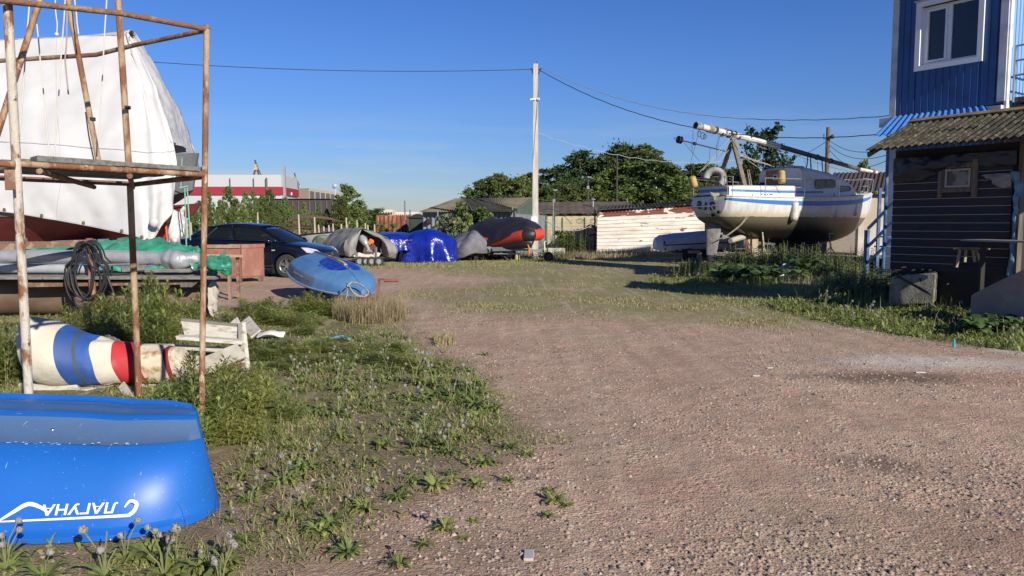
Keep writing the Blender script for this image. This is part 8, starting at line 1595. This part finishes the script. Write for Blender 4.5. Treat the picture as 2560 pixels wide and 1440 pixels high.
# ---------------------------------------------------------------- grass and ground cover (uncountable)
def blades(name,pts,hmin,hmax,wmin,wmax,mats,seed,lean=.5,prob=None):
    r=np.random.default_rng(seed); n=len(pts); P=np.array(pts); h=r.uniform(hmin,hmax,n)*(.6+.8*r.random(n)); w_=r.uniform(wmin,wmax,n); a=r.random(n)*6.28; b=r.random(n)*6.28; l=h*lean*r.random(n)
    d=np.stack([np.cos(a),np.sin(a),np.zeros(n)],1)*w_[:,None]; e=np.stack([np.cos(b)*l,np.sin(b)*l,h],1); m_=np.stack([np.cos(b)*l*.35,np.sin(b)*l*.35,h*.6],1)
    v=np.stack([P-d,P+d,P+m_+d*.7,P+m_-d*.7,P+e+d*.08,P+e-d*.08],1).reshape(-1,3); i=np.arange(n)[:,None]*6; f=np.concatenate([i+[[0,1,2,3]],i+[[3,2,4,5]]],1).reshape(-1,4)
    mi=r.choice(len(mats),n,p=prob or [1/len(mats)]*len(mats)).repeat(2); return tag(fastmesh(name,v,f,mats,nv=4,mi=mi),kind='stuff')
pts=[]; r=random.Random(8)
while len(pts)<44000:
    y=2.9+12*r.random()**1.5; x=r.uniform(-.72,.72)*y; d=vegd(x,y)
    if d<=.02 or r.random()>d: continue
    if noise.noise(Vector((x*1.6,y*1.6,3)))+.12<r.random()*.7: continue
    if x<-1.80 and y<5.1 and 3.45<y: continue
    if y<5.0 and r.random()<.72: continue
    pts.append((x,y,gz(x,y)))
blades('grass',pts,.010,.042,.0015,.0045,[mgrs,mdan,mdry],1,1.6,[.42,.30,.28])
pts=[]
while len(pts)<42000:
    y=8+26*r.random(); x=r.uniform(-.45,.72)*y; d=grassd(x,y)
    if r.random()>d or noise.noise(Vector((x*.7,y*.7,11)))+.15<r.random()*.7: continue
    pts.append((x,y,gz(x,y)))
blades('short_grass',pts,.012,.05,.003,.008,[mgrs,mdan,mdry],2,.9,[.5,.25,.25])
# flat leaf litter / rosette leaves mass
L=LB(); k=0
while k<7500:
    y=3.0+11*r.random()**1.1; x=r.uniform(-.72,.72)*y
    if y<5 and r.random()<.5: continue
    if r.random()>vegd(x,y)*.9 or noise.noise(Vector((x*2.1,y*2.1,5)))+.2<r.random()*.6: continue
    if x<-1.80 and y<5.1 and 3.5<y: continue
    v,f=curvedleaf(r,(x,y,gz(x,y)),r.random()*6.28,r.uniform(.03,.09),r.uniform(.006,.013),r.uniform(.2,1.0),r.uniform(.2,.6),4,1); L.add(v,f); k+=1
tag(L.mesh('ground_cover',mdan),kind='stuff')
L=LB(); k=0
while k<3500:
    y=3.0+8*r.random()**1.4; x=r.uniform(-.6,.3)*y
    if r.random()>vegd(x,y): continue
    v,f=curvedleaf(r,(x,y,gz(x,y)+.003),r.random()*6.28,r.uniform(.05,.14),r.uniform(.001,.003),r.uniform(.0,.3),r.uniform(.0,.2),3,0); L.add(v,f); k+=1
tag(L.mesh('straw',mdry),kind='stuff')
# taller tufts: yellow grass tuft, grass along walls
def tuftarea(name,poly,n,hmin,hmax,mats,prob,seed,w=(.002,.005),lean=.35):
    P=[]; scatter(poly,n,lambda x,y,r_: P.append((x,y,gz(x,y))),None,seed); return blades(name,P,hmin,hmax,w[0],w[1],mats,seed,lean,prob)
tuftarea('dry_grass_tuft',[(840,775),(900,765),(1010,775),(1015,800),(960,812),(880,812),(830,800)],5200,.10,.30,[mgrs,mdry],[.35,.65],21)
tuftarea('dry_grass_tuft',[(1080,845),(1140,845),(1140,862),(1090,864)],500,.05,.14,[mgrs,mdry],[.4,.6],22)
tuftarea('wall_grass',[(1380,640),(1500,634),(1760,630),(1770,640),(1500,646),(1380,652)],6000,.08,.26,[mgrs,mdry],[.5,.5],23,(.006,.014))
tuftarea('shade_grass',[(1700,665),(2300,660),(2400,800),(2230,790),(1950,745),(1700,690)],16000,.06,.25,[mgrs,mdan],[.5,.5],24,(.003,.007))
tuftarea('strip_grass',[(1620,688),(1830,705),(1960,760),(2120,740),(2560,800),(2560,880),(2330,850),(2050,805),(1900,770),(1630,716)],9000,.03,.08,[mgrs,mdan,mdry],[.4,.45,.15],25,(.003,.007))
L=LB(); scatter([(1900,765),(2120,735),(2300,785),(2560,800),(2560,880),(2330,850),(2050,805)],5200,lambda x,y,r_: L.add(*curvedleaf(r_,(x,y,gz(x,y)),r_.random()*6.28,r_.uniform(.06,.15),r_.uniform(.010,.022),r_.uniform(.2,1.1),r_.uniform(.1,.5),4,1)),lambda x,y:.3+.7*sstep(-.25,.1,noise.noise(Vector((x*1.1,y*1.1,0)))),44); tag(L.mesh('verge_leaves',mdan),kind='stuff')
tuftarea('yard_edge_grass',[(800,662),(1130,656),(1420,648),(1420,662),(1100,670),(800,675)],5500,.02,.10,[mgrs,mdry,mdan],[.5,.2,.3],26,(.006,.012))
tuftarea('far_lawn',[(430,596),(1050,585),(1050,600),(960,616),(700,620),(430,620)],9000,.1,.35,[mgrs,mdan],[.5,.5],27,(.02,.05))
# stalks standing in the weeds
P=[]; scatter(FL,480,lambda x,y,r_: P.append((x,y,gz(x,y))),dn,31); blades('grass_stalks',P,.05,.17,.0014,.0026,[mstem,mdry],31,.5,[.6,.4])
P=[]; scatter([(1950,750),(2160,740),(2560,810),(2560,860),(2300,840),(2060,795)],300,lambda x,y,r_: P.append((x,y,gz(x,y))),None,32); blades('grass_stalks',P,.14,.30,.003,.005,[mstem,mdry],32,.4,[.8,.2])
